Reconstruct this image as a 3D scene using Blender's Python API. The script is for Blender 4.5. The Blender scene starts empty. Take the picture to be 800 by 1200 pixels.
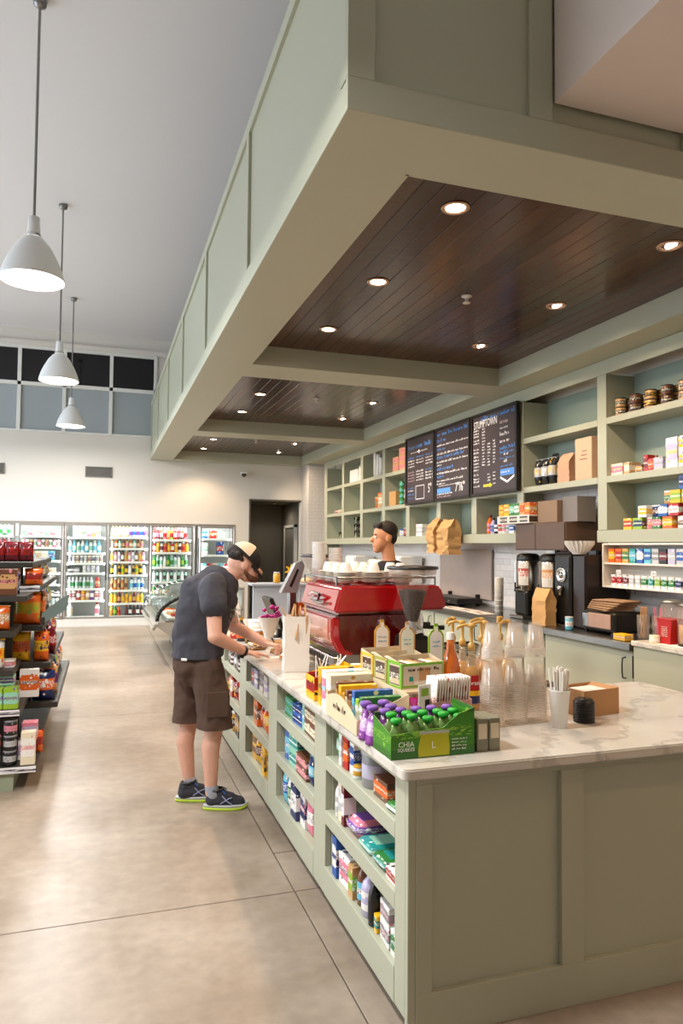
import bpy, bmesh, math, random
from mathutils import Vector, Matrix, Euler
R = math.radians
S = bpy.context.scene
COL = S.collection
rng = random.Random(7)

# ---------------------------------------------------------------- camera
cam_d = bpy.data.cameras.new('camera'); cam = bpy.data.objects.new('camera', cam_d); COL.objects.link(cam)
S.camera = cam
YAW, PITCH, ROLL, FPX, SHY = 0.321687165, 4.28071262e-02, 8.60612463e-03, 840.075577, 5.75454313
fw = Vector((math.sin(YAW)*math.cos(PITCH), math.cos(YAW)*math.cos(PITCH), math.sin(PITCH)))
rt = Vector((math.cos(YAW), -math.sin(YAW), 0)); up = rt.cross(fw)
rt2 = math.cos(ROLL)*rt + math.sin(ROLL)*up; up2 = -math.sin(ROLL)*rt + math.cos(ROLL)*up
m = Matrix((rt2, up2, -fw)).transposed().to_4x4(); m.translation = (0, 0, 1.65)
cam.matrix_world = m
cam_d.sensor_fit = 'VERTICAL'; cam_d.sensor_height = 36; cam_d.lens = FPX/1200*36; cam_d.shift_y = SHY/1200
cam_d.clip_start = 0.05; cam_d.clip_end = 200

# ---------------------------------------------------------------- exposure, world
S.view_settings.view_transform = 'Standard'; S.view_settings.look = 'None'; S.view_settings.gamma = 1
S.view_settings.use_curve_mapping = False
S.view_settings.exposure = 0.84
S.cycles.use_denoising = True
S.cycles.max_bounces = 8; S.cycles.diffuse_bounces = 4; S.cycles.glossy_bounces = 4
S.cycles.transmission_bounces = 6; S.cycles.transparent_max_bounces = 40
S.cycles.caustics_reflective = False; S.cycles.caustics_refractive = False
S.cycles.sample_clamp_indirect = 4
W = bpy.data.worlds.new('world'); S.world = W; W.use_nodes = True
W.node_tree.nodes['Background'].inputs[0].default_value = (0.74, 0.87, 1.0, 1)
W.node_tree.nodes['Background'].inputs[1].default_value = 2.7

# ---------------------------------------------------------------- materials
def hx(h):
    h = h.lstrip('#'); v = [int(h[i:i+2], 16)/255 for i in (0, 2, 4)]
    return tuple((c/12.92 if c <= .04045 else ((c+.055)/1.055)**2.4) for c in v)
_M = {}
def mat(name, rgb, rough=.5, metal=0, coat=0, emit=0, var=.06, scale=6, bump=0, trans=0, ior=1.45, alpha=1, ecol=None):
    if name in _M: return _M[name]
    if isinstance(rgb, str): rgb = hx(rgb)
    m = bpy.data.materials.new(name); m.use_nodes = True; nt = m.node_tree; b = nt.nodes['Principled BSDF']
    b.inputs['Base Color'].default_value = (*rgb, 1); b.inputs['Roughness'].default_value = rough
    b.inputs['Metallic'].default_value = metal; b.inputs['Coat Weight'].default_value = coat
    b.inputs['Transmission Weight'].default_value = trans; b.inputs['IOR'].default_value = ior
    b.inputs['Alpha'].default_value = alpha
    if emit:
        b.inputs['Emission Color'].default_value = (*(ecol or rgb), 1); b.inputs['Emission Strength'].default_value = emit
    if var or bump:
        tc = nt.nodes.new('ShaderNodeTexCoord'); n = nt.nodes.new('ShaderNodeTexNoise')
        n.inputs['Scale'].default_value = scale; n.inputs['Detail'].default_value = 4
        nt.links.new(tc.outputs['Object'], n.inputs['Vector'])
        if var:
            mx = nt.nodes.new('ShaderNodeMix'); mx.data_type = 'RGBA'
            mx.inputs[6].default_value = (*[c*(1-var) for c in rgb], 1); mx.inputs[7].default_value = (*[min(1, c*(1+var)) for c in rgb], 1)
            nt.links.new(n.outputs['Fac'], mx.inputs[0]); nt.links.new(mx.outputs[2], b.inputs['Base Color'])
        if bump:
            bp = nt.nodes.new('ShaderNodeBump'); bp.inputs['Strength'].default_value = bump; bp.inputs['Distance'].default_value = .01
            nt.links.new(n.outputs['Fac'], bp.inputs['Height']); nt.links.new(bp.outputs['Normal'], b.inputs['Normal'])
    _M[name] = m; return m

def pack(c1, c2, c3='f4f1e8', rough=.35, axis=2, lo=.3, hi=.72):
    """printed packaging: ground c1, a band c2 with irregular print in c3"""
    key = f'print_{c1}_{c2}_{c3}_{rough}_{axis}_{lo}'
    if key in _M: return _M[key]
    m = bpy.data.materials.new(key); m.use_nodes = True; nt = m.node_tree; N = nt.nodes; L = nt.links; b = N['Principled BSDF']
    b.inputs['Roughness'].default_value = rough
    tc = N.new('ShaderNodeTexCoord'); sp = N.new('ShaderNodeSeparateXYZ'); L.new(tc.outputs['Generated'], sp.inputs[0])
    oi = N.new('ShaderNodeObjectInfo')
    def mth(op, a, bb):
        n = N.new('ShaderNodeMath'); n.operation = op
        for i, v in enumerate((a, bb)):
            if isinstance(v, (int, float)): n.inputs[i].default_value = v
            else: L.new(v, n.inputs[i])
        return n.outputs[0]
    z = sp.outputs[axis]
    band = mth('MULTIPLY', mth('GREATER_THAN', z, lo), mth('LESS_THAN', z, hi))
    mp = N.new('ShaderNodeVectorMath'); mp.operation = 'ADD'; L.new(tc.outputs['Generated'], mp.inputs[0]); L.new(oi.outputs['Random'], mp.inputs[1])
    vo = N.new('ShaderNodeTexVoronoi'); vo.inputs['Scale'].default_value = 3.2; L.new(mp.outputs[0], vo.inputs['Vector'])
    blob = mth('LESS_THAN', vo.outputs['Distance'], .25)
    sc = N.new('ShaderNodeVectorMath'); sc.operation = 'MULTIPLY'; L.new(mp.outputs[0], sc.inputs[0]); sc.inputs[1].default_value = (13, 13, 26)
    no = N.new('ShaderNodeTexNoise'); no.inputs['Scale'].default_value = 1.4; no.inputs['Detail'].default_value = 0; L.new(sc.outputs[0], no.inputs['Vector'])
    txt = mth('MULTIPLY', mth('GREATER_THAN', no.outputs['Fac'], .56), mth('MULTIPLY', mth('GREATER_THAN', z, .42), mth('LESS_THAN', z, .64)))
    def mix(f, a, bb):
        n = N.new('ShaderNodeMix'); n.data_type = 'RGBA'; L.new(f, n.inputs[0])
        for i, v in ((6, a), (7, bb)):
            if isinstance(v, str): n.inputs[i].default_value = (*hx(v), 1)
            else: L.new(v, n.inputs[i])
        return n.outputs[2]
    c = mix(band, c1, c2)
    c = mix(mth('MULTIPLY', blob, mth('GREATER_THAN', z, .15)), c, c3)
    c = mix(mth('MULTIPLY', txt, mth('SUBTRACT', 1, blob)), c, c3)
    L.new(c, b.inputs['Base Color']); _M[key] = m; return m

def glass(name, rgb=(1, 1, 1), a=.12, rough=.03):
    """thin clear sheet: mostly see-through with a mirror-like reflection"""
    if name in _M: return _M[name]
    m = bpy.data.materials.new(name); m.use_nodes = True; nt = m.node_tree; nt.nodes.clear(); N = nt.nodes; L = nt.links
    o = N.new('ShaderNodeOutputMaterial'); t = N.new('ShaderNodeBsdfTransparent'); t.inputs[0].default_value = (*rgb, 1)
    g = N.new('ShaderNodeBsdfGlossy'); g.inputs['Roughness'].default_value = rough
    fr = N.new('ShaderNodeFresnel'); fr.inputs[0].default_value = 1.45
    ad = N.new('ShaderNodeMath'); ad.operation = 'MULTIPLY_ADD'; ad.inputs[1].default_value = .35; ad.inputs[2].default_value = a*.4; L.new(fr.outputs[0], ad.inputs[0]); ad.use_clamp = True
    mx = N.new('ShaderNodeMixShader'); L.new(ad.outputs[0], mx.inputs[0]); L.new(t.outputs[0], mx.inputs[1]); L.new(g.outputs[0], mx.inputs[2])
    L.new(mx.outputs[0], o.inputs[0]); _M[name] = m; return m

def clear_plastic(name, rgb, haze=.07, tint=(1, 1, 1)):
    """thin clear plastic wall: lets light through with a little milky haze"""
    if name in _M: return _M[name]
    m = bpy.data.materials.new(name); m.use_nodes = True; nt = m.node_tree; nt.nodes.clear(); N = nt.nodes; L = nt.links
    o = N.new('ShaderNodeOutputMaterial'); t = N.new('ShaderNodeBsdfTransparent'); t.inputs[0].default_value = (*tint, 1)
    d = N.new('ShaderNodeBsdfDiffuse'); d.inputs[0].default_value = (*rgb, 1); tr = N.new('ShaderNodeBsdfTranslucent'); tr.inputs[0].default_value = (*rgb, 1)
    g = N.new('ShaderNodeBsdfGlossy'); g.inputs['Roughness'].default_value = .12
    m1 = N.new('ShaderNodeMixShader'); m1.inputs[0].default_value = .5; L.new(d.outputs[0], m1.inputs[1]); L.new(tr.outputs[0], m1.inputs[2])
    m2 = N.new('ShaderNodeMixShader'); m2.inputs[0].default_value = .18; L.new(m1.outputs[0], m2.inputs[1]); L.new(g.outputs[0], m2.inputs[2])
    m3 = N.new('ShaderNodeMixShader'); m3.inputs[0].default_value = haze; L.new(t.outputs[0], m3.inputs[1]); L.new(m2.outputs[0], m3.inputs[2])
    L.new(m3.outputs[0], o.inputs[0]); _M[name] = m; return m

# ---------------------------------------------------------------- mesh helpers
class MB:
    def __init__(s): s.v = []; s.f = []; s.m = []; s.sm = []; s.mi = 0; s.smooth = False; s.T = Matrix()
    def add(s, vs, fs):
        n = len(s.v); s.v += [tuple(s.T @ Vector(v)) for v in vs]
        for f in fs: s.f.append([n+i for i in f]); s.m.append(s.mi); s.sm.append(s.smooth)
        return s
    def box(s, x0, x1, y0, y1, z0, z1):
        return s.add([(x, y, z) for x in (x0, x1) for y in (y0, y1) for z in (z0, z1)],
                     [(0, 1, 3, 2), (4, 6, 7, 5), (0, 4, 5, 1), (2, 3, 7, 6), (0, 2, 6, 4), (1, 5, 7, 3)])
    def cbox(s, x0, x1, y0, y1, z0, z1, c=.003):
        c = min(c, abs(x1-x0)*.45, abs(y1-y0)*.45, abs(z1-z0)*.45)
        X = (x0, x1); Y = (y0, y1); Z = (z0, z1); v = []; ix = {}
        for i in (0, 1):
            for j in (0, 1):
                for k in (0, 1):
                    x, y, z = X[i], Y[j], Z[k]; a, b, d = c*(1-2*i), c*(1-2*j), c*(1-2*k)
                    ix[i, j, k, 0] = len(v); v.append((x, y+b, z+d))
                    ix[i, j, k, 1] = len(v); v.append((x+a, y, z+d))
                    ix[i, j, k, 2] = len(v); v.append((x+a, y+b, z))
        f = []
        for i in (0, 1):
            q = [ix[i, j, k, 0] for j, k in ((0, 0), (0, 1), (1, 1), (1, 0))]; f.append(q if i == 0 else q[::-1])
            q = [ix[j, i, k, 1] for j, k in ((0, 0), (1, 0), (1, 1), (0, 1))]; f.append(q if i == 0 else q[::-1])
            q = [ix[j, k, i, 2] for j, k in ((0, 0), (0, 1), (1, 1), (1, 0))]; f.append(q if i == 0 else q[::-1])
        for a in (0, 1):
            for b in (0, 1):
                q = [ix[a, b, 0, 0], ix[a, b, 0, 1], ix[a, b, 1, 1], ix[a, b, 1, 0]]; f.append(q if a != b else q[::-1])
                q = [ix[a, 0, b, 0], ix[a, 1, b, 0], ix[a, 1, b, 2], ix[a, 0, b, 2]]; f.append(q if a != b else q[::-1])
                q = [ix[0, a, b, 1], ix[0, a, b, 2], ix[1, a, b, 2], ix[1, a, b, 1]]; f.append(q if a != b else q[::-1])
        for i in (0, 1):
            for j in (0, 1):
                for k in (0, 1):
                    q = [ix[i, j, k, 0], ix[i, j, k, 1], ix[i, j, k, 2]]; f.append(q if (i+j+k) % 2 else q[::-1])
        return s.add(v, f)
    def lathe(s, prof, n=16, cx=0, cy=0, cap0=True, cap1=True):
        v = []; f = []
        for r, z in prof:
            for i in range(n):
                a = 2*math.pi*i/n; v.append((cx+r*math.cos(a), cy+r*math.sin(a), z))
        for k in range(len(prof)-1):
            for i in range(n):
                j = (i+1) % n; f.append((k*n+i, k*n+j, (k+1)*n+j, (k+1)*n+i))
        if cap0: f.append(tuple(range(n))[::-1])
        if cap1: f.append(tuple((len(prof)-1)*n+i for i in range(n)))
        return s.add(v, f)
    def tube(s, pts, r, n=8, cap=True):
        P = [Vector(p) for p in pts]; rs = r if isinstance(r, (list, tuple)) else [r]*len(P)
        v = []; f = []; u = None
        for i, p in enumerate(P):
            t = (P[min(i+1, len(P)-1)]-P[max(i-1, 0)]).normalized()
            if u is None: u = t.orthogonal().normalized()
            u = (u-t*u.dot(t)).normalized(); w = t.cross(u)
            for k in range(n):
                a = 2*math.pi*k/n; v.append(tuple(p+rs[i]*(math.cos(a)*u+math.sin(a)*w)))
        for i in range(len(P)-1):
            for k in range(n):
                j = (k+1) % n; f.append((i*n+k, i*n+j, (i+1)*n+j, (i+1)*n+k))
        if cap: f.append(tuple(range(n))[::-1]); f.append(tuple((len(P)-1)*n+k for k in range(n)))
        return s.add(v, f)
    def prism(s, poly, a0, a1, axis='y'):
        n = len(poly)
        def P(u, w, a): return (u, a, w) if axis == 'y' else ((a, u, w) if axis == 'x' else (u, w, a))
        v = [P(u, w, a0) for u, w in poly]+[P(u, w, a1) for u, w in poly]
        f = [tuple(range(n)), tuple(range(n, 2*n))[::-1]]+[(i, i+n, (i+1) % n+n, (i+1) % n) for i in range(n)]
        return s.add(v, f)
    def mesh(s, name, mats):
        me = bpy.data.meshes.new(name); me.from_pydata(s.v, [], s.f); 
        for q in (mats if isinstance(mats, (list, tuple)) else [mats]): me.materials.append(q)
        me.polygons.foreach_set('material_index', s.m); me.polygons.foreach_set('use_smooth', s.sm)
        bm = bmesh.new(); bm.from_mesh(me); bmesh.ops.recalc_face_normals(bm, faces=bm.faces); bm.to_mesh(me); bm.free()
        me.update(); return me
def smooth_by_angle(me, ang=40):
    me.polygons.foreach_set('use_smooth', [True]*len(me.polygons))
    bm = bmesh.new(); bm.from_mesh(me)
    for e in bm.edges:
        e.smooth = not (len(e.link_faces) == 2 and e.calc_face_angle(0) > R(ang))
    bm.to_mesh(me); bm.free()
def link(name, me, parent=None, loc=(0, 0, 0), rot=(0, 0, 0), sc=None):
    o = bpy.data.objects.new(name, me); COL.objects.link(o); o.location = loc; o.rotation_euler = rot
    if sc: o.scale = sc
    if parent: o.parent = parent
    return o
def obj(name, mb, mats, parent=None, loc=(0, 0, 0), rot=(0, 0, 0), smooth=False):
    me = mb.mesh(name, mats)
    if smooth: smooth_by_angle(me)
    return link(name, me, parent, loc, rot)
def tag(o, label=None, cat=None, group=None, kind=None):
    if label: o['label'] = label
    if cat: o['category'] = cat
    if group: o['group'] = group
    if kind: o['kind'] = kind
    return o
def empty(name, label=None, cat=None, loc=(0, 0, 0), rz=0, group=None):
    o = link(name, None, None, loc, (0, 0, rz)); return tag(o, label, cat, group)
def struct(name, mb, m, parent=None, smooth=False):
    o = obj(name, mb, m, parent, smooth=smooth)
    if not parent: o['kind'] = 'structure'
    return o
def text(s, size, m, parent, loc, rot, ext=.0008, name='lettering', align='CENTER', sx=1):
    c = bpy.data.curves.new(name, 'FONT'); c.body = s; c.size = size; c.extrude = ext; c.align_x = align; c.align_y = 'CENTER'; c.resolution_u = 2
    t = bpy.data.objects.new('t', c); COL.objects.link(t); bpy.context.view_layer.update()
    me = bpy.data.meshes.new_from_object(t.evaluated_get(bpy.context.evaluated_depsgraph_get())); bpy.data.objects.remove(t)
    me.materials.clear(); me.materials.append(m)
    return link(name, me, parent, loc, rot, (sx, 1, 1))

# paints and common materials
SAGE = mat('sage_paint', 'adae99', .42, var=.02, scale=2)
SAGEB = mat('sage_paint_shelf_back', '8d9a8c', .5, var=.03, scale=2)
WHITE = mat('white_wall_paint', 'd6d1c8', .6, var=.015, scale=1)
TRIMW = mat('white_trim', 'dcdcd6', .4, var=.01)
CEIL = mat('ceiling_paint', 'dcdbdd', .7, var=.015, scale=.4)
STEEL = mat('brushed_steel', '9a9894', .28, 1, var=.08, scale=20)
CHROME = mat('chrome', 'd8d8d8', .08, 1, var=0)
BLACK = mat('black_plastic', '15130f', .35, var=.1)
DARKM = mat('dark_metal', '2b2724', .4, .6, var=.1)
WPLAS = mat('white_plastic', 'e9e6e0', .4, var=.02)
PAPERW = mat('white_paper', 'ece6dc', .8, var=.03)
KRAFT = mat('kraft_paper', 'c2955f', .75, var=.1, scale=25, bump=.3)
# ================================================================ lamps
def spot(loc, power, ang=110, col=(1, .74, .5), size=.05, blend=.6, rot=(0, 0, 0), name='lamp_light', parent=None):
    l = bpy.data.lights.new(name, 'SPOT'); l.energy = power; l.spot_size = R(ang); l.spot_blend = blend; l.color = col; l.shadow_soft_size = size
    o = bpy.data.objects.new(name, l); COL.objects.link(o); o.location = loc; o.rotation_euler = rot
    if parent: o.parent = parent
    return o
ZS, ZT = 3.46, 3.655                       # soffit underside, wood trays
# recessed downlights
DL_trim = MB(); DL_trim.smooth = True
DL_trim.lathe([(.062, 0), (.085, 0), (.085, -.006), (.07, -.010), (.060, -.006), (.056, .012), (.055, .02)], 24, cap0=False, cap1=False)
DLm = DL_trim.mesh('trim_ring', mat('copper_trim', 'c9a58c', .25, .9, var=0)); 
DLd = MB().lathe([(.056, -.002), (.056, .003)], 20).mesh('lamp_disc', mat('warm_lamp', (1, .86, .7), emit=28, var=0, ecol=(1, .80, .58)))
DLk = MB().lathe([(.056, .004), (.056, .008)], 20).mesh('lamp_disc', mat('lamp_recess', '2a211c', .4, .3))
DLe = MB(); DLe.smooth = True; DLe.lathe([(.0, -.012), (.026, -.010), (.04, -.002), (.043, .012)], 20, cap0=False)
DLem = DLe.mesh('lamp_bulb', mat('warm_lamp_aimed', (1, .9, .8), emit=14, var=0, ecol=(1, .85, .7)))
coffers = [(3.13, 6.98), (7.48, 11.33), (11.83, 15.28)]
rows_y = [[3.72, 4.97, 6.22], [7.95, 9.2, 10.5], [12.3, 13.4, 14.75]]
ordn = ['nearest', 'middle', 'farthest']
for ci, ys in enumerate(rows_y):
    for yi, yy in enumerate(ys):
        a = empty('downlight', f'{ordn[yi]} of three glowing recessed downlights in {ordn[ci]} wood tray, aisle side', 'ceiling light', (1.93, yy, ZT), group='glowing downlights along the aisle side')
        link('trim_ring', DLm, a); link('lamp_disc', DLd, a); spot((0, 0, -.02), 60, 125, col=(1, .72, .46), parent=a)
        b = empty('downlight', f'{ordn[yi]} of three aimed recessed downlights in {ordn[ci]} wood tray, shelf side', 'ceiling light', (3.5, yy, ZT), group='aimed downlights along the shelf side')
        link('trim_ring', DLm, b); link('lamp_disc', DLk, b); link('lamp_bulb', DLem, b, (.018, 0, 0), (0, R(-25), 0)); spot((.01, 0, -.03), 85, 110, col=(1, .78, .55), blend=1, size=.09, rot=(0, R(-28), 0), parent=b)
    sp = MB(); sp.smooth = True; sp.lathe([(.04, 0), (.042, -.008), (.016, -.014), (.012, -.05), (.03, -.056), (.03, -.06)], 14)
    s = obj('fire_sprinkler', sp, mat('sprinkler_white', 'd9d2c8', .35), loc=(2.7, [5.01, 9.2, 13.2][ci], ZT)); tag(s, f'white fire sprinkler head in the {ordn[ci]} dark wood tray', 'sprinkler', 'sprinkler heads in the wood trays')

# pendants
pm = mat('pendant_enamel', 'e4e4e2', .3, var=.01); rodm = mat('pendant_rod_grey', '8c8a88', .35, .7)
def pendant(x, y, label):
    p = empty('pendant_lamp', label, 'lamp', (x, y, 3.73), group='white dome pendants in a row')
    b = MB(); b.smooth = True; b.lathe([(.042, 2.28), (.055, 2.27), (.05, 2.235), (.012, 2.21)], 20); obj('canopy', b, rodm, p)
    obj('rod', MB().lathe([(.011, .50), (.011, 2.24)], 10), rodm, p, smooth=True)
    b = MB(); b.smooth = True
    b.lathe([(.02, .51), (.042, .505), (.046, .42), (.05, .375), (.058, .345)], 24, cap1=False); obj('lamp_cap', b, pm, p)
    obj('collar', MB().lathe([(.053, .352), (.056, .352), (.056, .37), (.053, .37)], 24), CHROME, p, smooth=True)
    b = MB(); b.smooth = True
    out = [(.056, .345), (.085, .325), (.13, .27), (.18, .18), (.215, .10), (.236, .03), (.242, 0)]
    b.lathe(out+[(r-.005, z+.0) for r, z in out[::-1]], 36, cap0=False, cap1=False); obj('lamp_shade', b, pm, p)
    b = MB(); b.smooth = True; b.lathe([(.225, .028), (.18, .018), (.0, .012)], 30, cap1=False); obj('diffuser', b, mat('pendant_glow', (1, 1, 1), emit=3.2, var=0, ecol=(1, .97, .92)), p)
    l = bpy.data.lights.new('lamp_light', 'AREA'); l.shape = 'DISK'; l.size = .42; l.energy = 62; l.color = (1, .98, .95)
    o = bpy.data.objects.new('lamp_light', l); COL.objects.link(o); o.parent = p; o.location = (0, 0, .005)
    return p
for i, y in enumerate((2.41, 6.05, 9.69, 13.34)):
    lab = {1: 'large-looking white dome pendant lamp on rod, nearest of the three', 2: 'white dome pendant lamp on rod, middle of the three', 3: 'white dome pendant lamp on rod, farthest of the three, by the windows'}.get(i, f'white dome pendant lamp above the aisle, {"just in front of the nearest shown" if y > 0 else "behind the camera"}')
    pendant(-.565, y, lab)
for y, nn in ((2.4, 'first'), (6.05, 'second'), (9.7, 'third'), (13.3, 'fourth')): pendant(-4.2, y, f'white dome pendant lamp over the left aisles, {nn} from the entrance')

# ================================================================ floor
def concrete():
    m = bpy.data.materials.new('polished_concrete'); m.use_nodes = True; nt = m.node_tree; N = nt.nodes; L = nt.links; b = N['Principled BSDF']
    tc = N.new('ShaderNodeTexCoord'); n1 = N.new('ShaderNodeTexNoise'); n1.inputs['Scale'].default_value = .9; n1.inputs['Detail'].default_value = 6; n1.inputs['Roughness'].default_value = .6
    n2 = N.new('ShaderNodeTexNoise'); n2.inputs['Scale'].default_value = 14; n2.inputs['Detail'].default_value = 6
    for n in (n1, n2): L.new(tc.outputs['Object'], n.inputs['Vector'])
    cr = N.new('ShaderNodeValToRGB'); cr.color_ramp.elements[0].position = .32; cr.color_ramp.elements[1].position = .68
    cr.color_ramp.elements[0].color = (*hx('80705f'), 1); cr.color_ramp.elements[1].color = (*hx('aa9c8e'), 1); L.new(n1.outputs['Fac'], cr.inputs[0])
    mx = N.new('ShaderNodeMix'); mx.data_type = 'RGBA'; mx.blend_type = 'OVERLAY'; mx.inputs[0].default_value = .25; L.new(cr.outputs[0], mx.inputs[6]); L.new(n2.outputs['Fac'], mx.inputs[7])
    L.new(mx.outputs[2], b.inputs['Base Color'])
    rr = N.new('ShaderNodeMapRange'); rr.inputs[3].default_value = .24; rr.inputs[4].default_value = .42; b.inputs['Specular IOR Level'].default_value = .25; L.new(n1.outputs['Fac'], rr.inputs[0]); L.new(rr.outputs[0], b.inputs['Roughness'])
    bp = N.new('ShaderNodeBump'); bp.inputs['Strength'].default_value = .04; L.new(n2.outputs['Fac'], bp.inputs['Height']); L.new(bp.outputs[0], b.inputs['Normal'])
    return m
CON = concrete()
fl = struct('floor', MB().box(-7.2, 6.5, -5.2, 18.2, -.12, -.012), mat('joint_filler', '6f5f50', .8))
xs = [-7, -3.2, .913, 3.2, 6.3]; ys = [-5, -.6, 3.4, 7.4, 11.4, 15.4, 18]
for i in range(4):
    for j in range(6):
        g = .0028
        xx0, xx1, yy0, yy1 = xs[i], xs[i+1], ys[j], ys[j+1]
        if i == 2 and j == 2:
            obj('concrete_slab', MB().cbox(xx0+g, xx1-g, yy0+g, 3.845, -.02, 0, .002), CON, fl); yy0 = 3.85
        obj('concrete_slab', MB().cbox(xx0+g, xx1-g, yy0+g, yy1-g, -.02, 0, .002), CON, fl)

# ================================================================ walls and ceiling
YB = 15.54
struct('ceiling', MB().box(-7.2, 6.5, -5.2, 18, 6.012, 6.2), CEIL)
w = MB()
w.box(-7.2, 2.74, YB, YB+.15, 2.125, 3.93)                     # above the coolers
w.box(2.74, 3.06, YB, YB+.15, 0, 3.93); w.box(3.06, 4.21, YB, YB+.15, 2.68, 3.93); w.box(4.21, 6.5, YB, YB+.15, 0, 3.93)
w.box(-7.2, 6.5, YB, YB+.15, 5.62, 6.05); w.box(1.02, 6.5, YB, YB+.15, 3.93, 5.62)
w.box(-7.2, 6.5, YB-.06, YB+.15, 5.66, 5.76)
struct('wall_back', w, WHITE)
struct('wall_left', MB().box(-7.2, -7, -5.2, 18, 0, .5).box(-7.2, -7, -5.2, 18, 4.9, 6.05).box(-7.2, -7, 14.5, 18, .5, 4.9).box(-7.2, -7, -5.2, 2.8, .5, 4.9), WHITE)  # open for the added windows; near stretch solid to dim the counter end
struct('wall_right', MB().box(4.86, 5.06, -5.2, YB, 0, 6.05), WHITE)
struct('wall_front', MB().box(-7, 6.5, -5.2, -5, 0, 6.05), WHITE)
for k, y in enumerate((2.8, 6.7, 10.6)):  # unseen windows added in the left wall to let cool light in
    struct(f'window_{k+2}', MB().box(-7.18, -7.02, y, y+.1, .5, 4.9).box(-7.15, -7.05, y+.1, y+3.9, 2.6, 2.66).box(-7.15, -7.05, y+2, y+2.06, .5, 4.9), TRIMW)
# clerestory windows
wn = struct('window_1', MB().box(-7, 1.02, YB-.02, YB+.12, 3.93, 3.965), TRIMW)
cols = [-4.0, -3.2, -2.4, -1.64, -.795, .11, 1.0]; gd = mat('night_glass', '0c0a10', .06, var=.3, scale=1.5); gf = mat('frosted_grey_glass', '9aa2a5', .35, var=.05, scale=.8)
for x in cols: obj('mullion', MB().cbox(x-.035, x+.035, YB-.03, YB+.08, 3.93, 5.64), TRIMW, wn)
obj('transom', MB().cbox(-7, 1.02, YB-.03, YB+.08, 4.855, 4.93), TRIMW, wn); obj('head_rail', MB().cbox(-7, 1.02, YB-.035, YB+.08, 5.60, 5.66), TRIMW, wn)
for a, b_ in zip(cols[:-1], cols[1:]):
    obj('pane', MB().box(a+.03, b_-.03, YB+.02, YB+.035, 4.93, 5.61), gd, wn); obj('pane', MB().box(a+.03, b_-.03, YB+.02, YB+.035, 3.96, 4.86), gf, wn)
# passage beyond the doorway
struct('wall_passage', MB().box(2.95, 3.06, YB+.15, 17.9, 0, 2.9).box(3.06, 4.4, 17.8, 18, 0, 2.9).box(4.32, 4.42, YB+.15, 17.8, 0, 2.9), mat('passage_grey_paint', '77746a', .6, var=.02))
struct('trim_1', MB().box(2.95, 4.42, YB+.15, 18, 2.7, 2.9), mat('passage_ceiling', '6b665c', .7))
pc_ = empty('passage_lamp', 'ceiling light inside the dark passage', 'ceiling light', (3.9, 16.8, 2.69)); link('lamp_disc', DLd, pc_); link('trim_ring', DLm, pc_); spot((0, 0, -.03), 9, 150, col=(1, .85, .7), parent=pc_)
d = struct('door_1', MB().cbox(4.27, 4.31, 16.3, 17.2, .02, 2.1), mat('door_grey', '8a887f', .5)); obj('door_handle', MB().tube([(4.26, 16.4, 1), (4.2, 16.4, 1), (4.2, 16.52, 1)], .01), CHROME, d)
obj('door_frame', MB().box(4.25, 4.32, 16.22, 16.29, 0, 2.18).box(4.25, 4.32, 17.21, 17.28, 0, 2.18).box(4.25, 4.32, 16.22, 17.28, 2.12, 2.18), TRIMW, d)
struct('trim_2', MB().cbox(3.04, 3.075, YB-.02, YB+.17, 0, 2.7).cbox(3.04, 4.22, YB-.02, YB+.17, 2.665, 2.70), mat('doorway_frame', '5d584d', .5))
# air grilles on the back wall
for x0, x1, z0, z1, lab in ((-.36, .17, 3.05, 3.27, 'grey louvred air grille on white wall above the drinks coolers'), (-2.35, -1.86, 3.05, 3.27, 'grey louvred air grille on back wall, at the left edge of the picture')):
    g = empty('air_grille', lab, 'vent', ((x0+x1)/2, YB, z0)); w2 = (x1-x0)/2; h = z1-z0
    obj('grille_frame', MB().box(-w2, w2, -.02, 0, 0, .02).box(-w2, w2, -.02, 0, h-.02, h).box(-w2, -w2+.02, -.02, 0, 0, h).box(w2-.02, w2, -.02, 0, 0, h), mat('grille_grey', '77736c', .5), g)
    obj('backing', MB().box(-w2+.01, w2-.01, -.006, -.001, .01, h-.01), mat('grille_dark', '3f3c38', .7), g)
    sl = MB()
    for k in range(9): sl.box(-w2+.02, w2-.02, -.016, -.006, .025+k*(h-.05)/9, .034+k*(h-.05)/9)
    tag(obj('louvre', sl, _M['grille_grey'], g), kind='stuff')
b = MB(); b.smooth = True; b.lathe([(.05, 0), (.055, -.02), (.045, -.05), (.02, -.07), (0, -.075)], 16, cap1=False)
e = empty('security_camera', 'small white dome security camera on back wall under the soffit', 'camera', (2.9, YB-.1, 3.24))
obj('dome', b, mat('smoked_dome', '3a3836', .15), e); obj('mount', MB().cbox(-.06, .06, -.06, .1, 0, .04), WPLAS, e)

# ================================================================ soffit above the counter
sf = empty('ceiling_soffit'); sf['kind'] = 'structure'; SX0, SX1, SY0, SY1, SZT = .92, 4.17, 2.73, 15.5, 4.67
c = MB()
c.box(SX0+.022, 4.86, SY0+.022, SY0+.05, ZS+.001, SZT).box(SX0+.022, SX0+.05, SY0+.05, SY1, ZS+.001, SZT).box(SX0+.022, 4.86, SY0+.05, SY1, SZT-.03, SZT)
obj('soffit_panel', c, SAGE, sf)
u = MB(); u.box(SX0+.003, 1.36, SY0+.003, SY1, ZS, ZS+.02); u.box(1.36, 4.86, SY0+.003, coffers[0][0], ZS, ZS+.02)
for a, b_ in ((coffers[0][1], coffers[1][0]), (coffers[1][1], coffers[2][0]), (coffers[2][1], SY1)): u.box(1.36, 4.17, a, b_, ZS, ZS+.02)
u.box(4.17, 4.86, coffers[0][0], SY1, ZS, ZS+.02)
obj('underside_board', u, SAGE, sf)
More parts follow.
